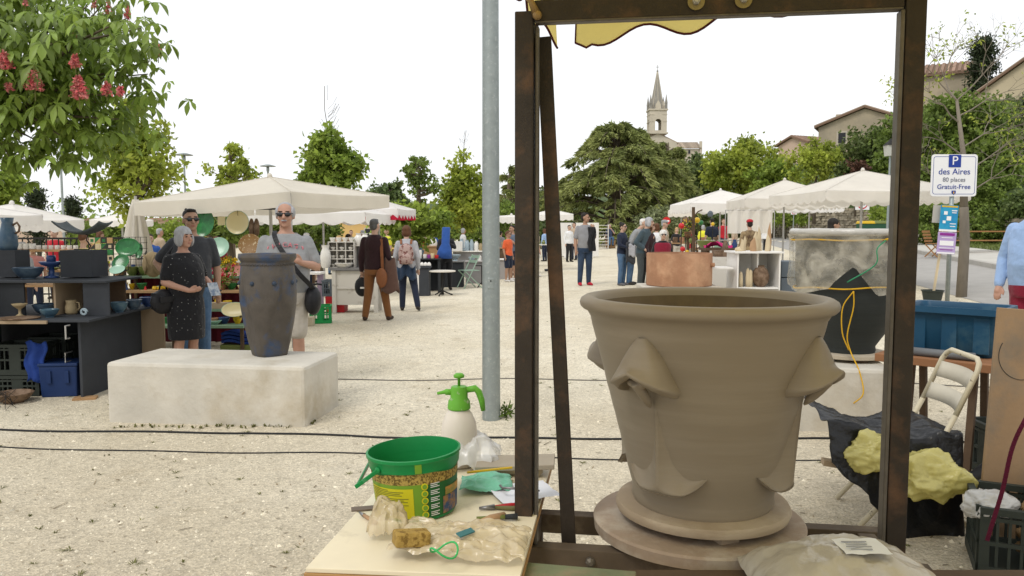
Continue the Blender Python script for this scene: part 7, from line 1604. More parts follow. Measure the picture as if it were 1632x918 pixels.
# --------------------------------------------------------------- yellow parasol over the potter's place
M_YCL = mat('yellow_canvas', (.82, .70, .26), .9, var=.06, vscale=4, transl=.55, bump=.15, bscale=12)
M_BIND = mat('maroon_binding', (.07, .012, .015), .9)
C_ = Vector((.18, 3.15, 0)); Rr = Vector((.80, -.60, 0)).normalized() * 3.0; Ll = Vector((-.24, -.97, 0)).normalized() * 3.0
cor = [C_, C_ + Rr, C_ + Rr + Ll, C_ + Ll]; cen = (cor[0] + cor[2]) / 2; ZV = 2.545
t = thing('yellow_parasol', 'yellow parasol with scalloped maroon-edged valance over the wheel', 'parasol', (cen.x, cen.y, gz(cen.x, cen.y))); off = Vector((cen.x, cen.y, gz(cen.x, cen.y)))
m = MB()
for k in range(4):
    a, b = cor[k] - off + Vector((0, 0, ZV)), cor[(k + 1) % 4] - off + Vector((0, 0, ZV)); ap = Vector((0, 0, 3.25))
    m.sheet(lambda u, v, a=a, b=b: ap.lerp(a.lerp(b, u), v), 8, 6)
m.build('canopy', M_YCL, t, smooth=True)
for k in range(4):
    a, b = cor[k] - off + Vector((0, 0, ZV)), cor[(k + 1) % 4] - off + Vector((0, 0, ZV)); L = (b - a).length
    def hem(u): 
        s = u * L; return .235 - .028 * math.cos(s * 2 * PI / .36 + .9) + (.02 if s < .06 else 0)
    def vf(u, v):
        u2 = .03 + .94 * u
        e = a.lerp(b, u2); s = u2 * L; w_ = .018 * math.sin(s * 9) * v
        nrm = Vector((b.y - a.y, a.x - b.x, 0)).normalized()
        return e + Vector((0, 0, -v * hem(u))) + nrm * w_
    m = MB(); m.sheet(vf, 110, 5); va = m.build('valance', M_YCL, t, smooth=True)
    MB().tube([vf(i / 110, 1.0) for i in range(111)], .0045, 5).build('binding', M_BIND, va, smooth=True); MB().tube([vf(0, j / 5) for j in range(6)], .004, 5).build('binding', M_BIND, va, smooth=True)
    MB().tube([Vector((0, 0, 3.2)), a + Vector((0, 0, -.03))], .014, 6).build('rib', M_WOODD, t)
m = MB()
for k in range(6): m.tube([vf(.1, .1) * 0 + (cor[0] - off + Vector((0, 0, ZV)) + Vector((.03 + k * .02, -.03 - .01 * k, -.02 - .02 * (k % 2)))), (cor[0] - off + Vector((0, 0, ZV)) + Vector((.045 + k * .02, -.04 - .01 * k, -.05 + .02 * (k % 2))))], .004, 5)
tag(m.build('red_stitching', M_REDCL, t), None, None, kind='stuff')
MB().tube([(0, 0, 0), (0, 0, 3.22)], .025, 10).build('pole', M_WOOD, t); MB().box((0, 0, .04), (.5, .5, .08)).build('base', M_DGREY, t)

# --------------------------------------------------------------- iron gantry and potter's wheel
M_RUST = mat('rusty_iron', (.036, .027, .019), .6, metal=.2, var=.3, vscale=9, col2=(.14, .072, .036), c2scale=6, c2pos=(.5, .74), bump=.35, bscale=60, bdist=.004, spec=.35)
M_RUSTE = mat('pale_iron_edge', (.13, .115, .095), .5, metal=.4, var=.3, vscale=20)  # flanges and beam lip, paler than the posts
ZRL = .69; Lp = Vector((.036, 2.20, 0)); Rp = Vector((1.026, 2.055, 0)); ez = Vector((0, 0, 1)); ex = (Rp - Lp).normalized(); ey = Vector((-ex.y, ex.x, 0))
t = thing('iron_gantry', 'rusty iron gantry standing around the potter\'s wheel', 'gantry', (Lp.x, Lp.y, gz(Lp.x, Lp.y))); OF = Vector(t.location)
def fbar(name, a, b, w, h, m_=M_RUST, up=None, par=None):
    return MB().bar(Vector(a) - OF, Vector(b) - OF, w, h, up=up or tuple(ey)).build(name, m_, par or t, bevel=.003)
ZBm = 2.153
def v3(p, z, dx=0, dy=0): return Vector((p.x, p.y, 0)) + ex * dx + ey * dy + ez * z
fbar('post', v3(Lp, ZRL), v3(Lp, ZBm + .03), .05, .056); fbar('post_flange', v3(Lp, ZRL, .033, .01), v3(Lp, ZBm - .003, .033, .01), .009, .04, M_RUSTE)
fbar('post', v3(Rp, ZRL), v3(Rp, ZBm + .25), .05, .056); fbar('post_flange', v3(Rp, ZRL, -.033, -.012), v3(Rp, ZBm - .004, -.033, -.012), .010, .04, M_RUSTE)
fbar('beam', v3(Lp, ZBm + .03, .028), v3(Rp, ZBm + .03, -.028), .05, .056, up=(0, 0, 1)); fbar('beam_lip', v3(Lp, ZBm, .03, -.012), v3(Rp, ZBm, -.03, -.012), .03, .006, M_RUSTE, up=(0, 0, 1))
br_top = v3(Lp, ZBm - .02, .045, .06); br_bot = v3(Lp, ZRL - .04, .125, .06)
fbar('brace', br_top, br_bot, .042, .012); 
for k, (dx) in enumerate((.455, .575)):
    q = v3(Lp, ZBm + .035, dx * 1.0, -.03) - OF; T = Matrix.Translation(q) @ Matrix.Rotation(math.atan2(ex.y, ex.x), 4, 'Z') @ FRONT
    wa = MB().lathe([(.022, 0), (.022, .004), (.008, .004)], 28, M=T).build('washer', mat('brass_washer', (.26, .21, .10), .5, metal=.5, var=.15), t); MB().lathe([(.0105, .004), (.0105, .014), (.009, .016)], 6, M=T).build('nut', M_ALU, wa); MB().lathe([(.006, .016), (.006, .022)], 10, M=T).build('bolt', M_ALU, wa)
hk = MB(); q = v3(Lp, ZBm + .02, .01, -.035) - OF; hk.tube([q + Vector((.025, -.0, .0)), q + Vector((.01, -.01, .03)), q + Vector((-.01, -.0, .055))], [.012, .008, .008], 8); hk.ell(q + Vector((.027, -.005, -.005)), (.013, .012, .013)); hk.build('latch', mat('brass_latch', (.30, .20, .09), .5, metal=.4), t, smooth=True)
MB().tube([q + Vector((-.05, .01, .05)), q + Vector((.07, .01, .045))], [.006, .008], 8).build('latch_pin', mat('brass_latch', (.30, .20, .09)), t)
# base rails
M_DUST = mat('dusty_iron', (.10, .075, .052), .8, var=.25, vscale=9, col2=(.20, .16, .11), c2scale=6, c2pos=(.52, .7), bump=.3, bscale=50, bdist=.004)
fbar('rail', v3(Lp, ZRL - .03, -.05), v3(Rp, ZRL - .03, .10), .05, .06, M_DUST, up=(0, 0, 1)); fbar('rail', v3(Lp, ZRL - .03, -.02, .26), v3(Rp, ZRL - .03, .10, .26), .05, .06, M_DUST, up=(0, 0, 1))
for q in (Lp, Rp): fbar('rail', v3(q, ZRL - .032, 0, .026), v3(q, ZRL - .032, 0, .234), .05, .056, M_DUST, up=(0, 0, 1))
for q in (Lp, Rp):
    for dy in (0, .26): fbar('leg', v3(q, gz(q.x, q.y), 0, dy), v3(q, ZRL - .062, 0, dy), .05, .05)
fbar('stretcher', v3(Lp, .2, .03, .13), v3(Rp, .2, -.03, .13), .05, .05, up=(0, 0, 1))
for q in (Lp, Rp): fbar('stretcher', v3(q, .2, 0, .026), v3(q, .2, 0, .234), .05, .05, up=(0, 0, 1))
b_ = v3(Lp, ZRL - .03, .19, -.026) - OF; MB().lathe([(.014, 0), (.014, .012), (.006, .02)], 8, M=Matrix.Translation(b_) @ FRONT).build('nut', M_RUSTE, t)
# wheel, bat, pot
PC = Vector((at(1124, 500, 2.3).x, 2.3, 0))
t = thing('potters_wheel', 'round clay-splashed wheel head on a spindle under the big pot', 'potter\'s wheel', (PC.x - .012, PC.y, gz(PC.x, PC.y))); zw = .735 - t.location.z
M_WHEEL = mat('splashed_wheel_wood', (.33, .25, .18), .7, var=.15, vscale=7, col2=(.44, .37, .29), c2scale=6, c2pos=(.46, .62), bump=.3, bscale=40)
MB().lathe([(.29, zw - .042), (.308, zw - .036), (.311, zw - .006), (.305, zw), (.02, zw + .001)], 72).build('wheel_head', M_WHEEL, t, smooth=True, sharp=40)
MB().lathe([(.04, .06), (.03, .1), (.03, zw - .043)], 16).build('spindle', M_RUST, t, smooth=True); MB().lathe([(.26, .05), (.28, .06), (.28, .11), (.26, .12)], 40).build('flywheel', M_WOODD, t, smooth=True, sharp=40); MB().lathe([(.06, 0), (.05, .049)], 16).build('bearing', M_RUST, t)
for a in (.3, 2.4, 4.4): MB().box((.15 * math.cos(a), .15 * math.sin(a), zw + .0115), (.05, .04, .022)).build('clay_wedge', mat('pale_clay', (.42, .33, .23), .9), t)
MB().box((.03, -.19, zw + .011), (.06, .05, .021), .4).build('clay_wedge', mat('pale_clay', (.42, .33, .23), .9), t)
M_BAT = mat('clay_bat', (.36, .28, .19), .8, var=.1, vscale=6, col2=(.44, .36, .26), c2scale=3, bump=.2, bscale=18, stretch=(1, 1, 4))
t2 = thing('pot_bat', 'thick pale clay-smeared disc carrying the big grey pot', 'disc', (PC.x, PC.y, .757))
MB().lathe([(.24, 0), (.252, .004), (.256, .018), (.25, .03), (.21, .034), (.02, .034)], 72).build('disc', M_BAT, t2, smooth=True, sharp=50)
ZP = .791; HP = .61
M_CLAY = mat('wet_grey_clay', (.262, .214, .15), .5, var=.035, vscale=5, col2=(.305, .255, .185), c2scale=2.2, c2pos=(.48, .75), bump=.12, bscale=10, bdist=.004, stretch=(.6, .6, 7), spec=.3)
t = thing('clay_pot', 'huge wet grey-brown clay pot with nose-shaped lugs', 'pot', (PC.x, PC.y, ZP), R(0))
prof = [(.203, 0), (.208, .012), (.206, .03), (.209, .05), (.222, .10), (.252, .22), (.284, .34), (.312, .45), (.331, .52), (.337, .548), (.348, .566), (.360, .572), (.367, .579), (.369, .589), (.365, .599), (.354, .606), (.342, .608), (.330, .605), (.321, .596), (.316, .582), (.308, .55), (.285, .46), (.238, .35), (.205, .2), (.18, .05), (.01, .045)]
N_ = 160; rg = []
dense = []
for (a, b) in zip(prof[:-1], prof[1:]):
    st_ = max(1, int(math.hypot(b[0] - a[0], b[1] - a[1]) / .02))
    for s in range(st_): dense.append((a[0] + (b[0] - a[0]) * s / st_, a[1] + (b[1] - a[1]) * s / st_))
dense.append(prof[-1]); top_i = max(range(len(dense)), key=lambda i: dense[i][1]); inner_from = next(i for i, (r, z) in enumerate(dense) if i > top_i and z < .58)
for i, (r, z) in enumerate(dense):
    row = []
    for k in range(N_ * (1)):
        a = 2 * PI * k / N_; rr = r + .0005 * math.sin(z * 210) * (1 if z < .5 and i < inner_from else 0)
        if i >= inner_from and z > .1: rr -= .02 * max(0, math.sin(a * 24 + z * 50 + .8 * math.sin(a * 5))) ** 1.3 * min(1, (i - inner_from) / 1.5)
        row.append((rr * math.cos(a), rr * math.sin(a), z))
    rg.append(row)
MB().loft(rg[:top_i + 4], False).build('body', M_CLAY, t, smooth=True); MB().loft(rg[top_i + 3:], False).build('inner_wall', mat('shaded_wet_clay', (.15, .11, .06), .5, var=.15, vscale=14), t, smooth=True)  # inner wall: shade inside the pot mixed into the wet clay colour
def wall_r(z): return float(np.interp(z, [.05, .10, .22, .34, .45, .515, .54], [.209, .222, .252, .284, .312, .329, .336]))
def pol(a, r, z): return Vector((r * math.sin(a), -r * math.cos(a), z))
def nose(a0):
    """hood-shaped nose: ridge, flaring sides, rolled lower lip, hollow underneath"""
    def fn(u, v):
        x = (u - .5) * 2; ztop, zbot = .516, .374
        if v < .62:
            f = v / .62; z = ztop + (zbot + .012 - ztop) * f; wv = (.014 + .078 * f ** .7); h = (.012 + .088 * f ** .85) * (1 - abs(x) ** 2.5) ** .62 + .0
            h += .012 * f * max(0, 1 - abs(abs(x) - .72) / .3)
            if abs(x) >= .999: h = -.01
        elif v < .8:
            g_ = (v - .62) / .18; z = zbot + .012 - .012 * math.sin(g_ * PI / 2) - .0 ; wv = .087 - .008 * g_; h = (.100 - .018 * g_) * (1 - abs(x) ** 2.5) ** .62
        else:
            g_ = (v - .8) / .2; z = zbot + .05 * g_; wv = .079 - .02 * g_; h = (.082 - .085 * g_) * (1 - abs(x) ** 2.5) ** .62
        z += .018 * (abs(x) ** 2) * (0 if v < .3 else min(1, (v - .3) * 3)) * -1 + .042 * (1 - abs(x)) ** 1.2 * max(0, min(1, (v - .35) * 4))
        r = wall_r(z) - .004 + h; return pol(a0 + x * wv / wall_r(z), r, z)
    m = MB(); m.sheet(fn, 28, 30); nz_ = m.build('nose', M_CLAY, t, smooth=True)
    d = MB(); z0 = .372; R_ = wall_r(.40)
    d.tube([pol(a0, R_ + .062, .402), pol(a0 + .01, R_ + .05, .386), pol(a0 + .02, R_ + .035, .37), pol(a0 + .02, R_ + .012, .345), pol(a0 + .02, R_ - .004, .325)], [.016, .014, .015, .013, .004], 10)
    for s in (-1, 1): d.ell(pol(a0 + s * .05, R_ + .05, .398), (.015, .015, .012))
    remesh(d, 'septum', M_CLAY, nz_, .004, 3)
def moustache(a0):
    def fn(u, v):
        x = (u - .5) * 2; ax = abs(x)
        zb = .085 + .055 * max(0, ax - .45) ** 1.6 * 2 - .012 * (1 - ax); top = .20 * math.exp(-ax * 7) + .085 * (1 - ax) ** .9 + .012 * (1 - ax); zt = zb + top + .002
        z = zt + (zb - zt) * v; lip = (v ** 2.0) * (.040 * (1 - ax ** 2.2) + .013) + .012 * math.exp(-ax * 10) * math.sin(PI * min(1, v))
        if v > .97: lip -= .016
        return pol(a0 + x * .118 / .225 , wall_r(max(z, .05)) - .002 + lip, z)
    m = MB(); m.sheet(fn, 44, 18); m.sheet(lambda u, v: (lambda p1, p2: p1.lerp(p2, v))(fn(u, .965), pol(a0 + (u - .5) * .236 / .225, wall_r(.10) - .012, .105 - .02 + .055 * max(0, abs(u - .5) * 2 - .45) ** 1.6 * 2)), 44, 3)
    m.build('moustache', M_CLAY, t, smooth=True)
for a in (-43, 49, 139, 229): nose(R(a)); moustache(R(a + (2 if a < 0 else 6)))

# green plank and wrapped clay lump in front
M_GPL = mat('green_stained_plank', (.17, .19, .11), .8, var=.18, vscale=9, col2=(.27, .20, .13), c2scale=4, c2pos=(.5, .7), bump=.3, bscale=40)
a = onz(800, 895, .745); o = MB().box((.14, -.2, -.012), (.40, .42, .024)).build('plank', M_GPL, bevel=.003); o.location = (a.x, a.y - .0, .745); o.rotation_euler = (0, 0, R(-11)); tag(o, 'green-stained plank lying before the iron rail', 'plank')
t = thing('work_bench', 'plain wooden bench carrying the plank and the clay bag', 'bench', (.62, 1.68, gz(.6, 1.7))); MB().box((0, 0, .695), (1.5, .55, .03)).build('top', M_WOODD, t)
for x in (-.7, .7):
    for y in (-.24, .24): MB().box((x, y, .34), (.05, .05, .68)).build('leg', M_WOODD, t)
def ridge(q):
    d = mnoise.voronoi(q)[0]; return 1 - min(1.0, (d[1] - d[0]) * 1.6)
def crumple(nu, nv, fn, amp, sc_, seed):
    def g(u, v):
        p = Vector(fn(u, v)); q = Vector((u * sc_ + seed, v * sc_, seed * .37)); n1 = mnoise.noise(q); n2 = mnoise.noise(q * 2.1); r1, r2 = ridge(q * .9), ridge(q * 2.0 + Vector((5, 2, 0)))
        return p + Vector((n2 * amp * .6, mnoise.noise(q * 1.7 + Vector((9, 0, 0))) * amp * .6, n1 * amp * .8 + r1 * amp * .9 + r2 * amp * .45))
    return MB().sheet(g, nu, nv)
M_CLAYBAG = mat('clay_bag_plastic', (.46, .415, .33), .24, var=.08, vscale=5, bump=.8, bscale=9, bdist=.02, spec=.6)
c = Vector((at(1340, 905, 1.86).x, 1.84, .722)); t = thing('clay_bag', 'plastic bag of clay with white label at the bench edge', 'bag', c)
crumple(34, 24, lambda u, v: ((u - .5) * .44, (v - .5) * .3, .10 * (max(0, 1 - ((u - .5) * 2) ** 2) ** .6) * (max(0, 1 - ((v - .5) * 2) ** 2) ** .5)), .016, 4.5, 3).build('bag', M_CLAYBAG, t, smooth=True)
lb = crumple(8, 6, lambda u, v: (.03 + (u - .5) * .11, -.02 + (v - .5) * .09, .115), .004, 3, 5).build('label', mat('white_label', (.75, .75, .74), .6), t, smooth=True)
for k in range(4): MB().box((.0 + .02, .0 - .015 * k, .1215), (.06 - .01 * (k % 2), .004, .0015)).build('print_line', mat('print_grey', (.35, .35, .35), .8), t)

# --------------------------------------------------------------- work table with bucket
ZTB = .78; FL = onz(487, 905, ZTB); fx = Vector((.996, -.085, 0)); fy = Vector((.13, .99, 0)).normalized()
def tbp(px, py, z=ZTB): return onz(px, py, z)
t = thing('work_table', 'cream-topped school table with wooden edge', 'table', (FL.x, FL.y, gz(FL.x, FL.y))); z0 = ZTB - t.location.z; WT, DT = .52, .92
def quad_slab(a, b, c_, d_, z0_, z1_): return MB().add([(*p[:2], z0_) for p in (a, b, c_, d_)] + [(*p[:2], z1_) for p in (a, b, c_, d_)], [(3, 2, 1, 0), (4, 5, 6, 7), (0, 1, 5, 4), (1, 2, 6, 5), (2, 3, 7, 6), (3, 0, 4, 7)])
O3 = Vector((0, 0, 0)); quad_slab(O3, fx * WT, fx * WT + fy * DT, fy * DT, z0 - .012, z0).build('top', mat('cream_laminate', (.74, .66, .49), .45, var=.06, vscale=5, col2=(.52, .45, .33), c2scale=6, c2pos=(.6, .75)), t, bevel=.002)
e = .0; quad_slab(O3 - fx * .004 - fy * .004, fx * (WT + .004) - fy * .004, fx * (WT + .004) + fy * (DT + .004), fy * (DT + .004) - fx * .004, z0 - .024, z0 - .0125).build('wood_edge', mat('beech_edge', (.38, .22, .09), .6, var=.1), t, bevel=.002)
M_BLF = mat('blue_steel', (.03, .09, .2), .45)
quad_slab(fx * .04 + fy * .03, fx * (WT - .04) + fy * .03, fx * (WT - .04) + fy * .055, fx * .04 + fy * .055, z0 - .075, z0 - .025).build('apron', M_BLF, t)
for p_ in (fx * .05 + fy * .06, fx * (WT - .05) + fy * .06, fx * .05 + fy * (DT - .06), fx * (WT - .05) + fy * (DT - .06)): MB().tube([p_, p_ + Vector((0, 0, z0 - .025))], .018, 8).build('leg', M_BLF, t)
# bucket
BC = Vector((at(665, 800, 2.24).x, 2.24, ZTB)); t = thing('plastic_bucket', 'green plastic bucket with yellow printed label and handle', 'bucket', BC, 0)
M_GB = mat('bucket_green', (.012, .22, .06), .35, var=.08, vscale=9, col2=(.12, .34, .18), c2scale=14, c2pos=(.64, .75)); M_GB2 = mat('bucket_dark_green', (.02, .11, .03), .4)
hB = .178; RB = lambda z: .114 + (.128 - .114) * z / hB
Tt = Matrix.Rotation(R(-3), 4, 'Y')
MB().lathe([(.112, 0), (.114, .004), (RB(hB - .04), hB - .04), (.130, hB - .038), (.134, hB - .012), (.137, hB - .008), (.137, hB), (.131, hB + .001), (.127, hB - .02), (.112, .012), (.01, .01)], 64, M=Tt).build('body', M_GB, t, smooth=True, sharp=35)
def patch(a0, a1, z0_, z1_, m_, off_=.0012, name='label', par=None, n=14, wave=0):
    m = MB(); m.M = Tt
    m.sheet(lambda u, v: (lambda a, z: ((RB(z) + off_) * math.sin(a), -(RB(z) + off_) * math.cos(a), z))(R(a0 + (a1 - a0) * u), z0_ + (z1_ - z0_ + wave * math.sin(u * 9)) * v), n, 4); return m.build(name, m_, par or t, smooth=True)
M_LG = mat('label_lime', (.16, .30, .03), .4); M_LY = mat('label_yellow', (.55, .50, .02), .4); M_LD = mat('label_text', (.10, .11, .03), .6); M_SEED = mat('label_seed_print', (.42, .30, .08), .5, col2=(.12, .08, .02), c2scale=150, c2pos=(.45, .55))
patch(-92, 92, .006, .128, M_GB2, .0010, 'label'); patch(-92, 92, .105, .137, M_SEED, .0016, 'label_band', wave=-.008); patch(-80, 20, .008, .108, M_LG, .0018, 'label')
yl = patch(-66, 4, .012, .098, M_LY, .0025, 'text_panel')
for k in range(17):
    wv = random.uniform(.75, .97) if k % 4 else .5; patch(-63, -63 + 64 * wv, .017 + k * .0047, .0188 + k * .0047, M_LD, .0032, 'print_line', yl, 6)
for k in range(5):
    zc_ = .019 + k * .0205; a_ = 19; m = MB(); m.M = Tt
    m.lathe([(.0095, 0), (.0095, .002)], 20, M=Matrix.Translation(((RB(zc_) + .0015) * math.sin(R(a_)), -(RB(zc_) + .0015) * math.cos(R(a_)), zc_)) @ Matrix.Rotation(R(a_), 4, 'Z') @ FRONT); st_ = m.build('label_badge', M_LY, t)
    m = MB(); m.M = Tt; m.lathe([(.0065, .0022), (.0065, .003)], 16, M=Matrix.Translation(((RB(zc_) + .0015) * math.sin(R(a_)), -(RB(zc_) + .0015) * math.cos(R(a_)), zc_)) @ Matrix.Rotation(R(a_), 4, 'Z') @ FRONT); m.build('badge_centre', M_LG, st_)
    for j in range(3): patch(27, 27 + 13 - 3 * (j % 2), zc_ - .006 + j * .005, zc_ - .004 + j * .005, M_SW, .0022, 'print_line', st_, 4)
patch(46, 90, .01, .06, mat('label_bird_blue', (.03, .07, .16), .5, col2=(.30, .16, .06), c2scale=18, c2pos=(.5, .6)), .0022, 'label_picture'); patch(50, 90, .062, .085, mat('label_orange', (.5, .25, .06), .5, col2=(.1, .2, .05), c2scale=14), .0022, 'label_picture')
patch(8, 16, hB - .036, hB - .01, M_LG, .0085, 'code_sticker')
MB().lathe([(.009, 0), (.011, .004), (.006, .008)], 14, M=Tt @ Matrix.Translation((.131 * math.sin(R(-42)), -.131 * math.cos(R(-42)), hB - .03)) @ Matrix.Rotation(R(-42), 4, 'Z') @ FRONT).build('handle_boss', M_GB, t, smooth=True)
m = MB(); hp0 = Vector((.136 * math.sin(R(-42)), -.136 * math.cos(R(-42)), hB - .03)); m.bar(hp0, hp0 + Vector((-.065, -.02, -.045)), .006, .012); m.bar(hp0 + Vector((-.06, -.018, -.042)), hp0 + Vector((-.06, .25, -.03)), .006, .012); m.build('handle', M_GB, t, bevel=.002)
# sprayer
SP = Vector((at(732, 700, 2.66).x, 2.66, ZTB)); t = thing('spray_bottle', 'pressure sprayer with milky bottle and green pump head', 'sprayer', SP); M_SG = mat('sprayer_green', (.13, .38, .04), .4, col2=(.4, .45, .3), c2scale=25, c2pos=(.62, .7))
MB().lathe([(.05, 0), (.06, .006), (.062, .04), (.062, .12), (.058, .15), (.045, .18), (.034, .195), (.033, .2)], 32).build('bottle', mat('milky_plastic', (.66, .60, .52), .4, var=.06, col2=(.5, .42, .35), c2scale=5, c2pos=(.55, .7)), t, smooth=True)
MB().lathe([(.037, .196), (.040, .2), (.037, .225), (.030, .235), (.030, .262), (.026, .275), (.012, .277)], 28).build('pump_head', M_SG, t, smooth=True, sharp=40); MB().lathe([(.005, .275), (.005, .302), (.018, .306), (.019, .314), (.012, .32)], 16).build('pump_knob', M_SG, t, smooth=True)
MB().tube([(-.02, 0, .255), (-.045, 0, .255), (-.05, 0, .255), (-.075, 0, .25)], [.01, .011, .007, .005], 10).build('nozzle', M_SG, t, smooth=True); MB().tube([(.02, 0, .262), (.055, 0, .268), (.068, 0, .255), (.078, 0, .225), (.083, 0, .19)], [.01, .012, .012, .011, .008], 8).build('trigger_handle', M_SG, t, smooth=True)
# crumpled plastics on the table
def lay(name, label, cat, px, py, w, d, h, m_, amp, sc_, seed, rz=0, z=ZTB + .004, nu=36, nv=28, solid=.0):
    c = onz(px, py, z)
    o = crumple(nu, nv, lambda u, v: ((u - .5) * w, (v - .5) * d, h * max(0, 1 - ((u - .5) * 2) ** 2) ** .5 * max(0, 1 - ((v - .5) * 2) ** 2) ** .5), amp, sc_, seed).build(name, m_, smooth=True, solid=solid); o.location = (c.x, c.y, z); o.rotation_euler = (0, 0, rz); return tag(o, label, cat)
M_WPL = plasm('white_plastic', (.70, .69, .67), .74, .22); M_BPL = plasm('beige_plastic_film', (.60, .50, .33), .66, .22)
lay('plastic_bag', 'crumpled white plastic bag behind the green bucket', 'bag', 742, 738, .24, .2, .085, M_WPL, .024, 4, 11)
lay('plastic_film', 'crumpled beige plastic film under the sponge', 'plastic', 735, 872, .34, .20, .03, M_BPL, .019, 5, 17, R(-8), nu=70, nv=54)
lay('plastic_film', 'standing fold of beige plastic beside the bucket label', 'plastic', 618, 850, .1, .10, .07, M_BPL, .02, 3.5, 23)
lay('green_film', 'folded mint green plastic sheet behind the tools', 'plastic', 775, 775, .16, .15, .02, mat('mint_plastic', (.17, .46, .32), .35, var=.1, bump=.6, bscale=12, bdist=.01), .012, 3, 31)
o = crumple(14, 10, lambda u, v: ((u - .5) * .19, (v - .5) * .16, .004), .006, 2, 41).build('paper_sheet', mat('white_paper', (.74, .75, .80), .7), smooth=True); c = onz(835, 788, ZTB + .004); o.location = (c.x, c.y, ZTB + .004); o.rotation_euler = (0, 0, .35); tag(o, 'white paper sheet sticking out beside the frame post', 'paper')
o = MB().box((0, 0, .008), (.26, .13, .016)).build('wood_board', mat('clay_stained_board', (.36, .31, .24), .8, var=.12, vscale=10), bevel=.002); c = onz(822, 740, ZTB + .03); o.location = (c.x, c.y, ZTB + .028); o.rotation_euler = (0, R(-3), R(-4)); tag(o, 'clay-stained board lying across the table corner', 'board')
o = MB().box((0, 0, .011), (.24, .05, .022)).build('wood_strip', M_DRIFT, bevel=.002); o.location = (c.x - .03, c.y + .01, ZTB + .003); o.rotation_euler = (0, 0, R(-20)); tag(o, 'wooden strip propping the stained board', 'wood strip')
sp_c = onz(655, 872, ZTB + .03); o = MB().box((0, 0, .018), (.088, .052, .036)).build('sponge', mat('sponge', (.38, .25, .07), .95, col2=(.20, .12, .03), c2scale=70, c2pos=(.5, .6), bump=1.0, bscale=110, bdist=.006), bevel=.006); o.location = (sp_c.x, sp_c.y, ZTB + .035); o.rotation_euler = (R(-6), R(6), R(20)); tag(o, 'yellow-brown sponge on the beige plastic film', 'sponge')
c = onz(705, 880, ZTB + .05); o = MB().tube([(.032 * math.cos(a) * (1.15 if math.cos(a) > 0 else .9), .045 * math.sin(a) * .6, .012 * math.sin(a * 2)) for a in [2 * PI * k / 24 for k in range(24)]], .0025, 6, close=True).build('wire_loop', mat('green_wire', (.05, .42, .12), .5), smooth=True); o.location = (c.x, c.y, ZTB + .055); tag(o, 'green cutting wire loop on the beige plastic', 'wire')
def tool(name, label, px, py, rz, parts_, cat='tool', z=ZTB + .008):
    c = onz(px, py, z); t = thing(name, label, cat, (c.x, c.y, z), R(rz))
    for n_, m_, pts, rr in parts_: MB().tube(pts, rr, 8).build(n_, m_, t, smooth=True)
M_STEEL = mat('dull_steel', (.22, .22, .22), .4, metal=.7, var=.2)
tool('pliers', 'red-handled pliers behind the bucket', 788, 808, 10, [('handle', M_REDP, [(-.0, .0, 0), (.05, .006, 0), (.085, .004, 0)], [.005, .007, .006]), ('handle', mat('olive_grip', (.14, .13, .05), .6), [(0, -.004, 0), (.05, -.02, 0), (.09, -.024, 0)], [.005, .007, .006]), ('jaw', M_STEEL, [(-.045, -.002, 0), (0, -.002, 0)], [.004, .009])], 'pliers')
tool('clay_knife', 'wooden-handled loop tool lying by the pliers', 772, 832, 38, [('handle', M_DRIFT2, [(-.02, 0, .004), (.02, 0, .004), (.07, 0, .004)], [.006, .012, .009]), ('blade', M_STEEL, [(-.09, .0, .004), (-.06, .01, .004), (-.02, 0, .004)], [.003, .006, .004])])
tool('brush', 'grey-bristled brush under the pliers', 805, 826, 6, [('handle', M_OLIVECER, [(-.08, 0, .004), (.0, 0, .004)], [.004, .006]), ('bristles', M_DGREY, [(.0, 0, .004), (.035, 0, .004)], [.007, .009])])
tool('steel_rib', 'bent steel scraper on the folded mint plastic', 812, 792, -8, [('blade', M_STEEL, [(-.03, .012, .03), (-.02, -.01, .03), (.02, -.008, .03), (.09, .01, .02)], [.004, .004, .004, .003])])
tool('trowel', 'wooden trowel poking out left of the bucket', 588, 826, -52, [('handle', M_DRIFT2, [(-.03, 0, 0), (.04, 0, 0)], [.005, .007]), ('blade', M_STEEL, [(-.06, 0, 0), (-.03, 0, 0)], [.002, .006])])
o = MB().box((0, 0, .002), (.09, .03, .004)).build('scraper', mat('brown_scraper', (.16, .12, .09), .6)); c = onz(585, 812, ZTB); o.location = (c.x, c.y, ZTB + .002); o.rotation_euler = (0, 0, .25); tag(o, 'flat brown scraper at the table edge', 'scraper')
o = MB().tube([(-.05, 0, 0), (.09, .05, .0)], .004, 6).build('pencil', M_YELCER); c = onz(770, 758, ZTB + .05); o.location = (c.x, c.y, ZTB + .06); tag(o, 'yellow pencil on the mint green plastic', 'pencil')
o = MB().box((0, 0, 0), (.05, .018, .004)).build('teal_clip', mat('teal_plastic', (.05, .16, .17), .5), bevel=.001); c = onz(742, 855, ZTB + .05); o.location = (c.x, c.y, ZTB + .06); o.rotation_euler = (.3, 0, .8); tag(o, 'small dark teal tool on beige plastic', 'tool')

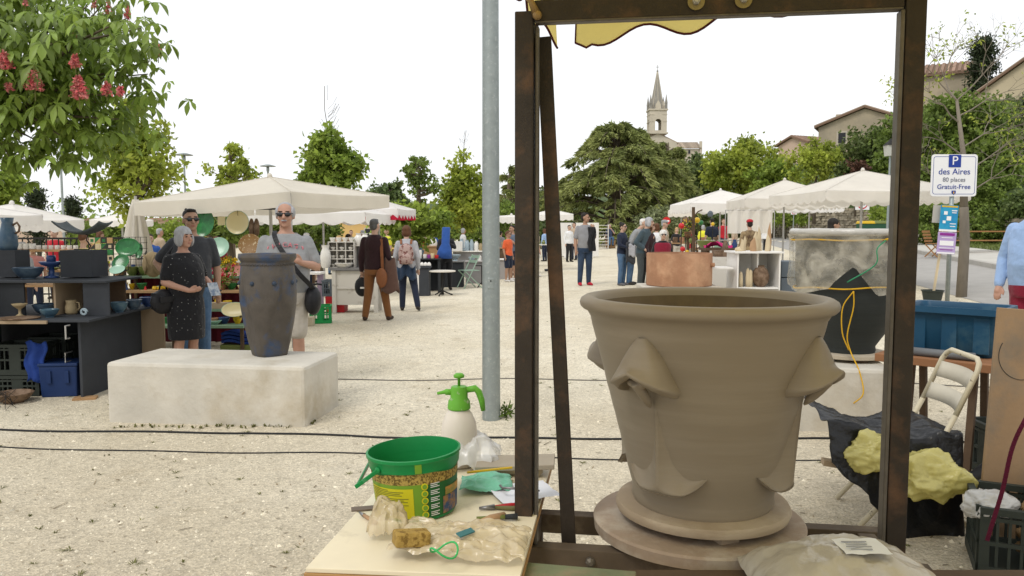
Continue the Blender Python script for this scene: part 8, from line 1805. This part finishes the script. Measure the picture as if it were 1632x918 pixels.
# --------------------------------------------------------------- folding chair with black and yellow plastic
CH = Vector((2.10, 4.17, 0)); CH.z = gz(CH.x, CH.y); t = thing('metal_folding_chair', 'cream metal folding chair with chipped paint', 'chair', CH, R(-97)); M_CHP = mat('chipped_cream_paint', (.56, .50, .36), .5, col2=(.10, .07, .05), c2scale=22, c2pos=(.64, .68), spec=.4)
ch0 = CH.z
for s in (-.21, .21):
    MB().tube([(s, -.26, 0), (s, .12, .45), (s, .19, .60)], .014, 8).build('leg', M_CHP, t, smooth=True); MB().tube([(s * .88, .30, 0), (s * .88, -.18, .44)], .013, 8).build('leg', M_CHP, t, smooth=True)
MB().tube([(-.21, .19, .60), (-.21, .285, .83), (-.19, .30, .865), (-.15, .308, .885), (.15, .308, .885), (.19, .30, .865), (.21, .285, .83), (.21, .19, .60)], .014, 8).build('back_frame', M_CHP, t, smooth=True)
for z, y in ((.76, .245), (.64, .195)): MB().sheet(lambda u, v, z=z, y=y: (-.205 + .41 * u, y + .04 * math.sin(PI * u) + .03 * v, z + .085 * v - .03), 14, 2).build('back_slat', mat('worn_cream_slat', (.52, .48, .39), .55, var=.1), t, smooth=True, solid=.004)
for k in range(4): MB().box((0, -.16 + k * .11, .455), (.4, .09, .012)).build('seat_slat', M_CHP, t, bevel=.003)
M_BLKP = mat('black_plastic', (.010, .0105, .012), .34, var=.2, bump=.9, bscale=9, bdist=.025, bdetail=4, spec=.35)
def drape(u, v):
    # u along the seat (left to right), v from the far side over the seat and down the near side
    x = 1.60 + .68 * u; s = v * 1.05
    if s < .5: y, z = 4.40 - s, .475 + .02 * math.sin(u * 9)
    else: y, z = 3.90 - .10 * (s - .5), .475 - (s - .5) * (.25 + .75 * min(1, u * 1.6))
    if u < .3: z += .10 * (1 - u / .3) ** 1.2 * (1 - v) + .03
    return (x, y, z + CH.z)
o = crumple(80, 70, drape, .027, 4.0, 51).build('black_plastic_sheet', M_BLKP, smooth=True, solid=.004); tag(o, 'crumpled black plastic sheet draped over the folding chair', 'plastic sheet')
M_YPL = mat('yellow_bag_plastic', (.72, .65, .24), .22, var=.14, vscale=6, bump=.8, bscale=6, bdist=.05, bdetail=5, transl=.4, spec=.5)
def lump(name, label, c, r, m_, amp, seed, cat='bag', sq=1.0):
    bm = bmesh.new(); bmesh.ops.create_icosphere(bm, subdivisions=5, radius=1)
    for v in bm.verts:
        n = v.co.normalized(); q = n * 1.9 + Vector((seed, seed * .3, 0)); f = 1 + amp * (mnoise.noise(q * .75) * .8 + .36 * ridge(q * .6 + Vector((2, 1, 0))) ** 2.5 + .2 * ridge(Vector((q.x, q.y, q.z * 2.4))) ** 3 - .2); v.co = Vector((n.x * r[0] * f, n.y * r[1] * f, max(n.z, -.75) * r[2] * f))
    me = bpy.data.meshes.new(name); bm.to_mesh(me); bm.free(); me.materials.append(m_); me.polygons.foreach_set('use_smooth', [True] * len(me.polygons)); o = bpy.data.objects.new(name, me); col.objects.link(o); o.location = c; return tag(o, label, cat)
lump('yellow_bag', 'crumpled yellow plastic bag at the left of the chair seat', at(1388, 722, 3.88), (.125, .10, .105), M_YPL, .5, 2)
lump('yellow_bag', 'larger crumpled yellow plastic bag at the right of the chair seat', at(1482, 760, 3.82), (.165, .13, .12), M_YPL, .5, 6)
o = MB().box((0, 0, 0), (.17, .06, .03)).build('wood_offcut', M_RAW, bevel=.002); o.location = at(1338, 740, 3.92); o.rotation_euler = (0, R(8), R(-8)); tag(o, 'wooden offcut poking from the yellow bag', 'wood')
# crate, rope, bag, board, strap at the right edge
q = Vector((2.07, 3.38, 0)); e1 = Vector((math.cos(R(-24)), math.sin(R(-24)), 0)); e2 = Vector((-e1.y, e1.x, 0)); cc = q + e1 * .28 + e2 * .2; g0 = gz(cc.x, cc.y)
crate('plastic_crate', 'dark green slatted crate holding rope and plastic', (cc.x, cc.y, g0), (.56, .40, .32), R(-24), M_CRATEG)
t = thing('rope_coil', 'thick brown rope coiled in the dark green crate', 'rope', (cc.x + .06, cc.y - .0, g0 + .02)); M_ROPE = mat('hemp_rope', (.27, .17, .08), .95, var=.2, vscale=30, bump=.9, bscale=60, bdist=.01)
for k in range(6):
    pts = []
    for j in range(64):
        a = 2 * PI * j / 64; pts.append(((.155 + .01 * (k % 2)) * math.cos(a) + .01 * k, (.10) * math.sin(a), .08 + k * .055 + .015 * math.sin(a * 2 + k)))
    for sgn in (0, PI * 2 / 3, PI * 4 / 3):
        P2 = []
        for j in range(64):
            a = 2 * PI * j / 64; ph = j * 2 * PI * 14 / 64 + sgn; P2.append(Vector(pts[j]) + Vector((math.cos(a) * .011 * math.cos(ph), math.sin(a) * .011 * math.cos(ph), .011 * math.sin(ph))))
        MB().tube(P2, .0135, 6, close=True).build('strand', M_ROPE, t, smooth=True)
lump('plastic_bag', 'pale grey plastic bag on the corner of the crate', at(1576, 806, 3.45), (.10, .09, .07), plasm('grey_film', (.50, .49, .46), .9), .35, 13)
t = thing('plywood_board', 'upright brown plywood board at the right edge', 'board', (at(1570, 700, 3.75).x + .40, 3.75, gz(2.6, 3.75))); hb = at(1590, 490, 3.75).z - t.location.z
M_PLY = mat('stained_plywood', (.30, .20, .115), .75, var=.12, vscale=4, col2=(.22, .17, .12), c2scale=2.2, c2pos=(.5, .64), bump=.15, bscale=50)
MB().add([(-.42, -.009, 0), (.42, -.009, 0), (.42, .009, 0), (-.42, .009, 0), (-.37, -.009, hb), (.42, -.009, hb - .06), (.42, .009, hb - .06), (-.37, .009, hb)], [(3, 2, 1, 0), (4, 5, 6, 7), (0, 1, 5, 4), (1, 2, 6, 5), (2, 3, 7, 6), (3, 0, 4, 7)]).build('panel', M_PLY, t, bevel=.002)
MB().box((.1, .2, .03), (.05, .4, .06)).build('foot', M_WOODD, t); MB().tube([(-.24 + .12 * math.cos(a), -.0105, hb - .23 + .12 * math.sin(a)) for a in [R(150) + k * .1 for k in range(30)]], .0015, 4).build('pencil_arc', M_DGREY, t)
P2 = [Vector((2.62, 3.72, hb + .08)), Vector((2.42, 3.45, 1.02)), Vector((2.16, 3.22, .84)), Vector((2.07, 3.18, .70)), Vector((2.03, 3.17, .52)), Vector((1.99, 3.17, .36)), Vector((1.975, 3.17, .30))]
m = MB(); P2 = cat(P2, 8)
for a, b in zip(P2[:-1], P2[1:]): m.bar(a, b, .017, .006, up=(.3, 1, 0))
o = m.build('purple_strap', mat('plum_strap', (.09, .008, .025), .85, var=.15), bevel=.002); o['kind'] = 'stuff'; del o['kind']; tag(o, 'plum coloured strap hanging over the plywood board', 'strap')
# tub on a plank trestle
zt_ = .70 + gz(3.3, 5.6); a = onz(1463, 564, zt_); b = onz(1640, 582, zt_); c = (a + b) / 2; ang = math.atan2(b.y - a.y, b.x - a.x)
t = thing('plank_table', 'plank trestle table carrying the blue tub', 'table', (c.x, c.y + .25, gz(c.x, c.y)), ang); zl = zt_ - t.location.z; Lw = (b - a).length
for k in range(3): MB().box((0, -.22 + k * .2, zl - .03), (Lw + .1, .19, .05)).build('plank', mat('reddish_plank', (.26, .125, .06), .75, var=.15, vscale=5, stretch=(.3, 2, 2)), t, bevel=.004)
for x in (-Lw / 2 + .12, Lw / 2 - .12):
    for y in (-.2, .2): MB().bar((x, y * 1.1, 0), (x, y * .6, zl - .056), .04, .05).build('leg', M_WOODD, t)
TT = Matrix.Translation(t.location) @ Matrix.Rotation(ang, 4, 'Z')
tb = thing('blue_tub', 'large dark blue plastic storage tub', 'tub', TT @ Vector((.02, .10, zl - .004)), ang); M_TUB = mat('tub_blue', (.012, .06, .115), .4, var=.12, vscale=5, col2=(.05, .11, .15), c2scale=3, c2pos=(.55, .7))
wT, dT, hT_ = .53, .40, .31
def trr(w, d, z): return [(x, y, z) for x, y in rrect(w, d, .05)]
MB().loft([trr(wT * .86, dT * .8, 0), trr(wT * .9, dT * .86, .02), trr(wT, dT, hT_ - .03), trr(wT + .015, dT + .015, hT_ - .028), trr(wT + .06, dT + .06, hT_ - .02), trr(wT + .07, dT + .07, hT_ - .04), trr(wT + .075, dT + .075, hT_ - .04), trr(wT + .065, dT + .065, hT_), trr(wT + .01, dT + .01, hT_ - .002), trr(wT - .02, dT - .02, hT_ - .03), trr(wT * .86, dT * .8, .02)]).build('body', M_TUB, tb, smooth=True, sharp=35)
for x in (-.18, .0, .18): MB().box((x, -dT / 2 * .94, hT_ * .45), (.09, .02, hT_ * .75)).build('rib', M_TUB, tb, bevel=.006)
t = thing('grey_pipe', 'grey plastic pipe with beige plugged end lying on the planks', 'pipe', TT @ Vector((0, -.23, zl + .022)), ang); MB().tube([(-Lw / 2 + .14, 0, 0), (Lw / 2 - .1, 0, 0)], .026, 14).build('tube', mat('grey_pvc', (.15, .155, .16), .5), t, smooth=True); MB().ell((-Lw / 2 + .135, 0, 0), (.03, .034, .034)).build('plug', M_DRIFT, t, smooth=True)
c = at(1578, 660, 4.7); crate('plastic_crate', 'black crate behind the plywood board', (c.x + .2, 4.75, gz(c.x, 4.7)), (.4, .35, .32), 0, M_CRATEG)
o = MB().tube([(-.12, -.05, .03), (0, 0, .05), (.12, .06, .10), (.2, .1, .16)], .032, 10).build('rubber_hose', M_CAB, smooth=True); q = gp(1555, 770); o.location = q; tag(o, 'short piece of thick black hose by the chair leg', 'hose')
# red-trousered figure's bag is not shown; hedge and bushes that close the view behind the left stalls
for k, (px, d, w, tp, lb, m_) in enumerate(((170, 34, 150, 352, 'bushy hedge left of the lime tree', L_MID), (300, 36, 150, 350, 'hedge behind the hanging plates', L_LIME), (440, 40, 150, 352, 'hedge behind the man in grey', L_MID), (650, 37, 130, 352, 'hedge behind the grey tables', L_LIME), (760, 42, 150, 350, 'hedge beyond the galvanised pole', L_MID), (880, 52, 130, 350, 'hedge behind the far white parasols', L_DARK), (1150, 58, 140, 345, 'hedge beyond the long white parasol', L_DARK))):
    tree('hedge_bush', lb, (px - w / 2, px + w / 2, tp, 392), d, 'round', 60, 55, .2 * d / 36, m_, clr=.3, cat='hedge', depth=1.2, trunk=.06)
for k, (px, d, w, tp, lb, m_) in enumerate(((1590, 34, 90, 330, 'scrubby shrub on the wall above the shirted man', L_MID), (1640, 33, 80, 300, 'leafy shrub at the right end of the stone wall', L_DARK), (1465, 36, 110, 300, 'mixed shrub behind the parking sign', L_LIME), (1300, 60, 110, 290, 'green shrub bank below the small pinkish house', L_MID), (1235, 66, 120, 285, 'dark shrub bank behind the small parasols', L_DARK), (1380, 50, 110, 285, 'leafy bank below the gable house', L_LIME))):
    tree('bank_shrub', lb, (px - w / 2, px + w / 2, tp, tp + 70), d, 'round', 70, 60, .2 * d / 36, m_, clr=.26, cat='shrub', trunk=.06, base_z=.8)
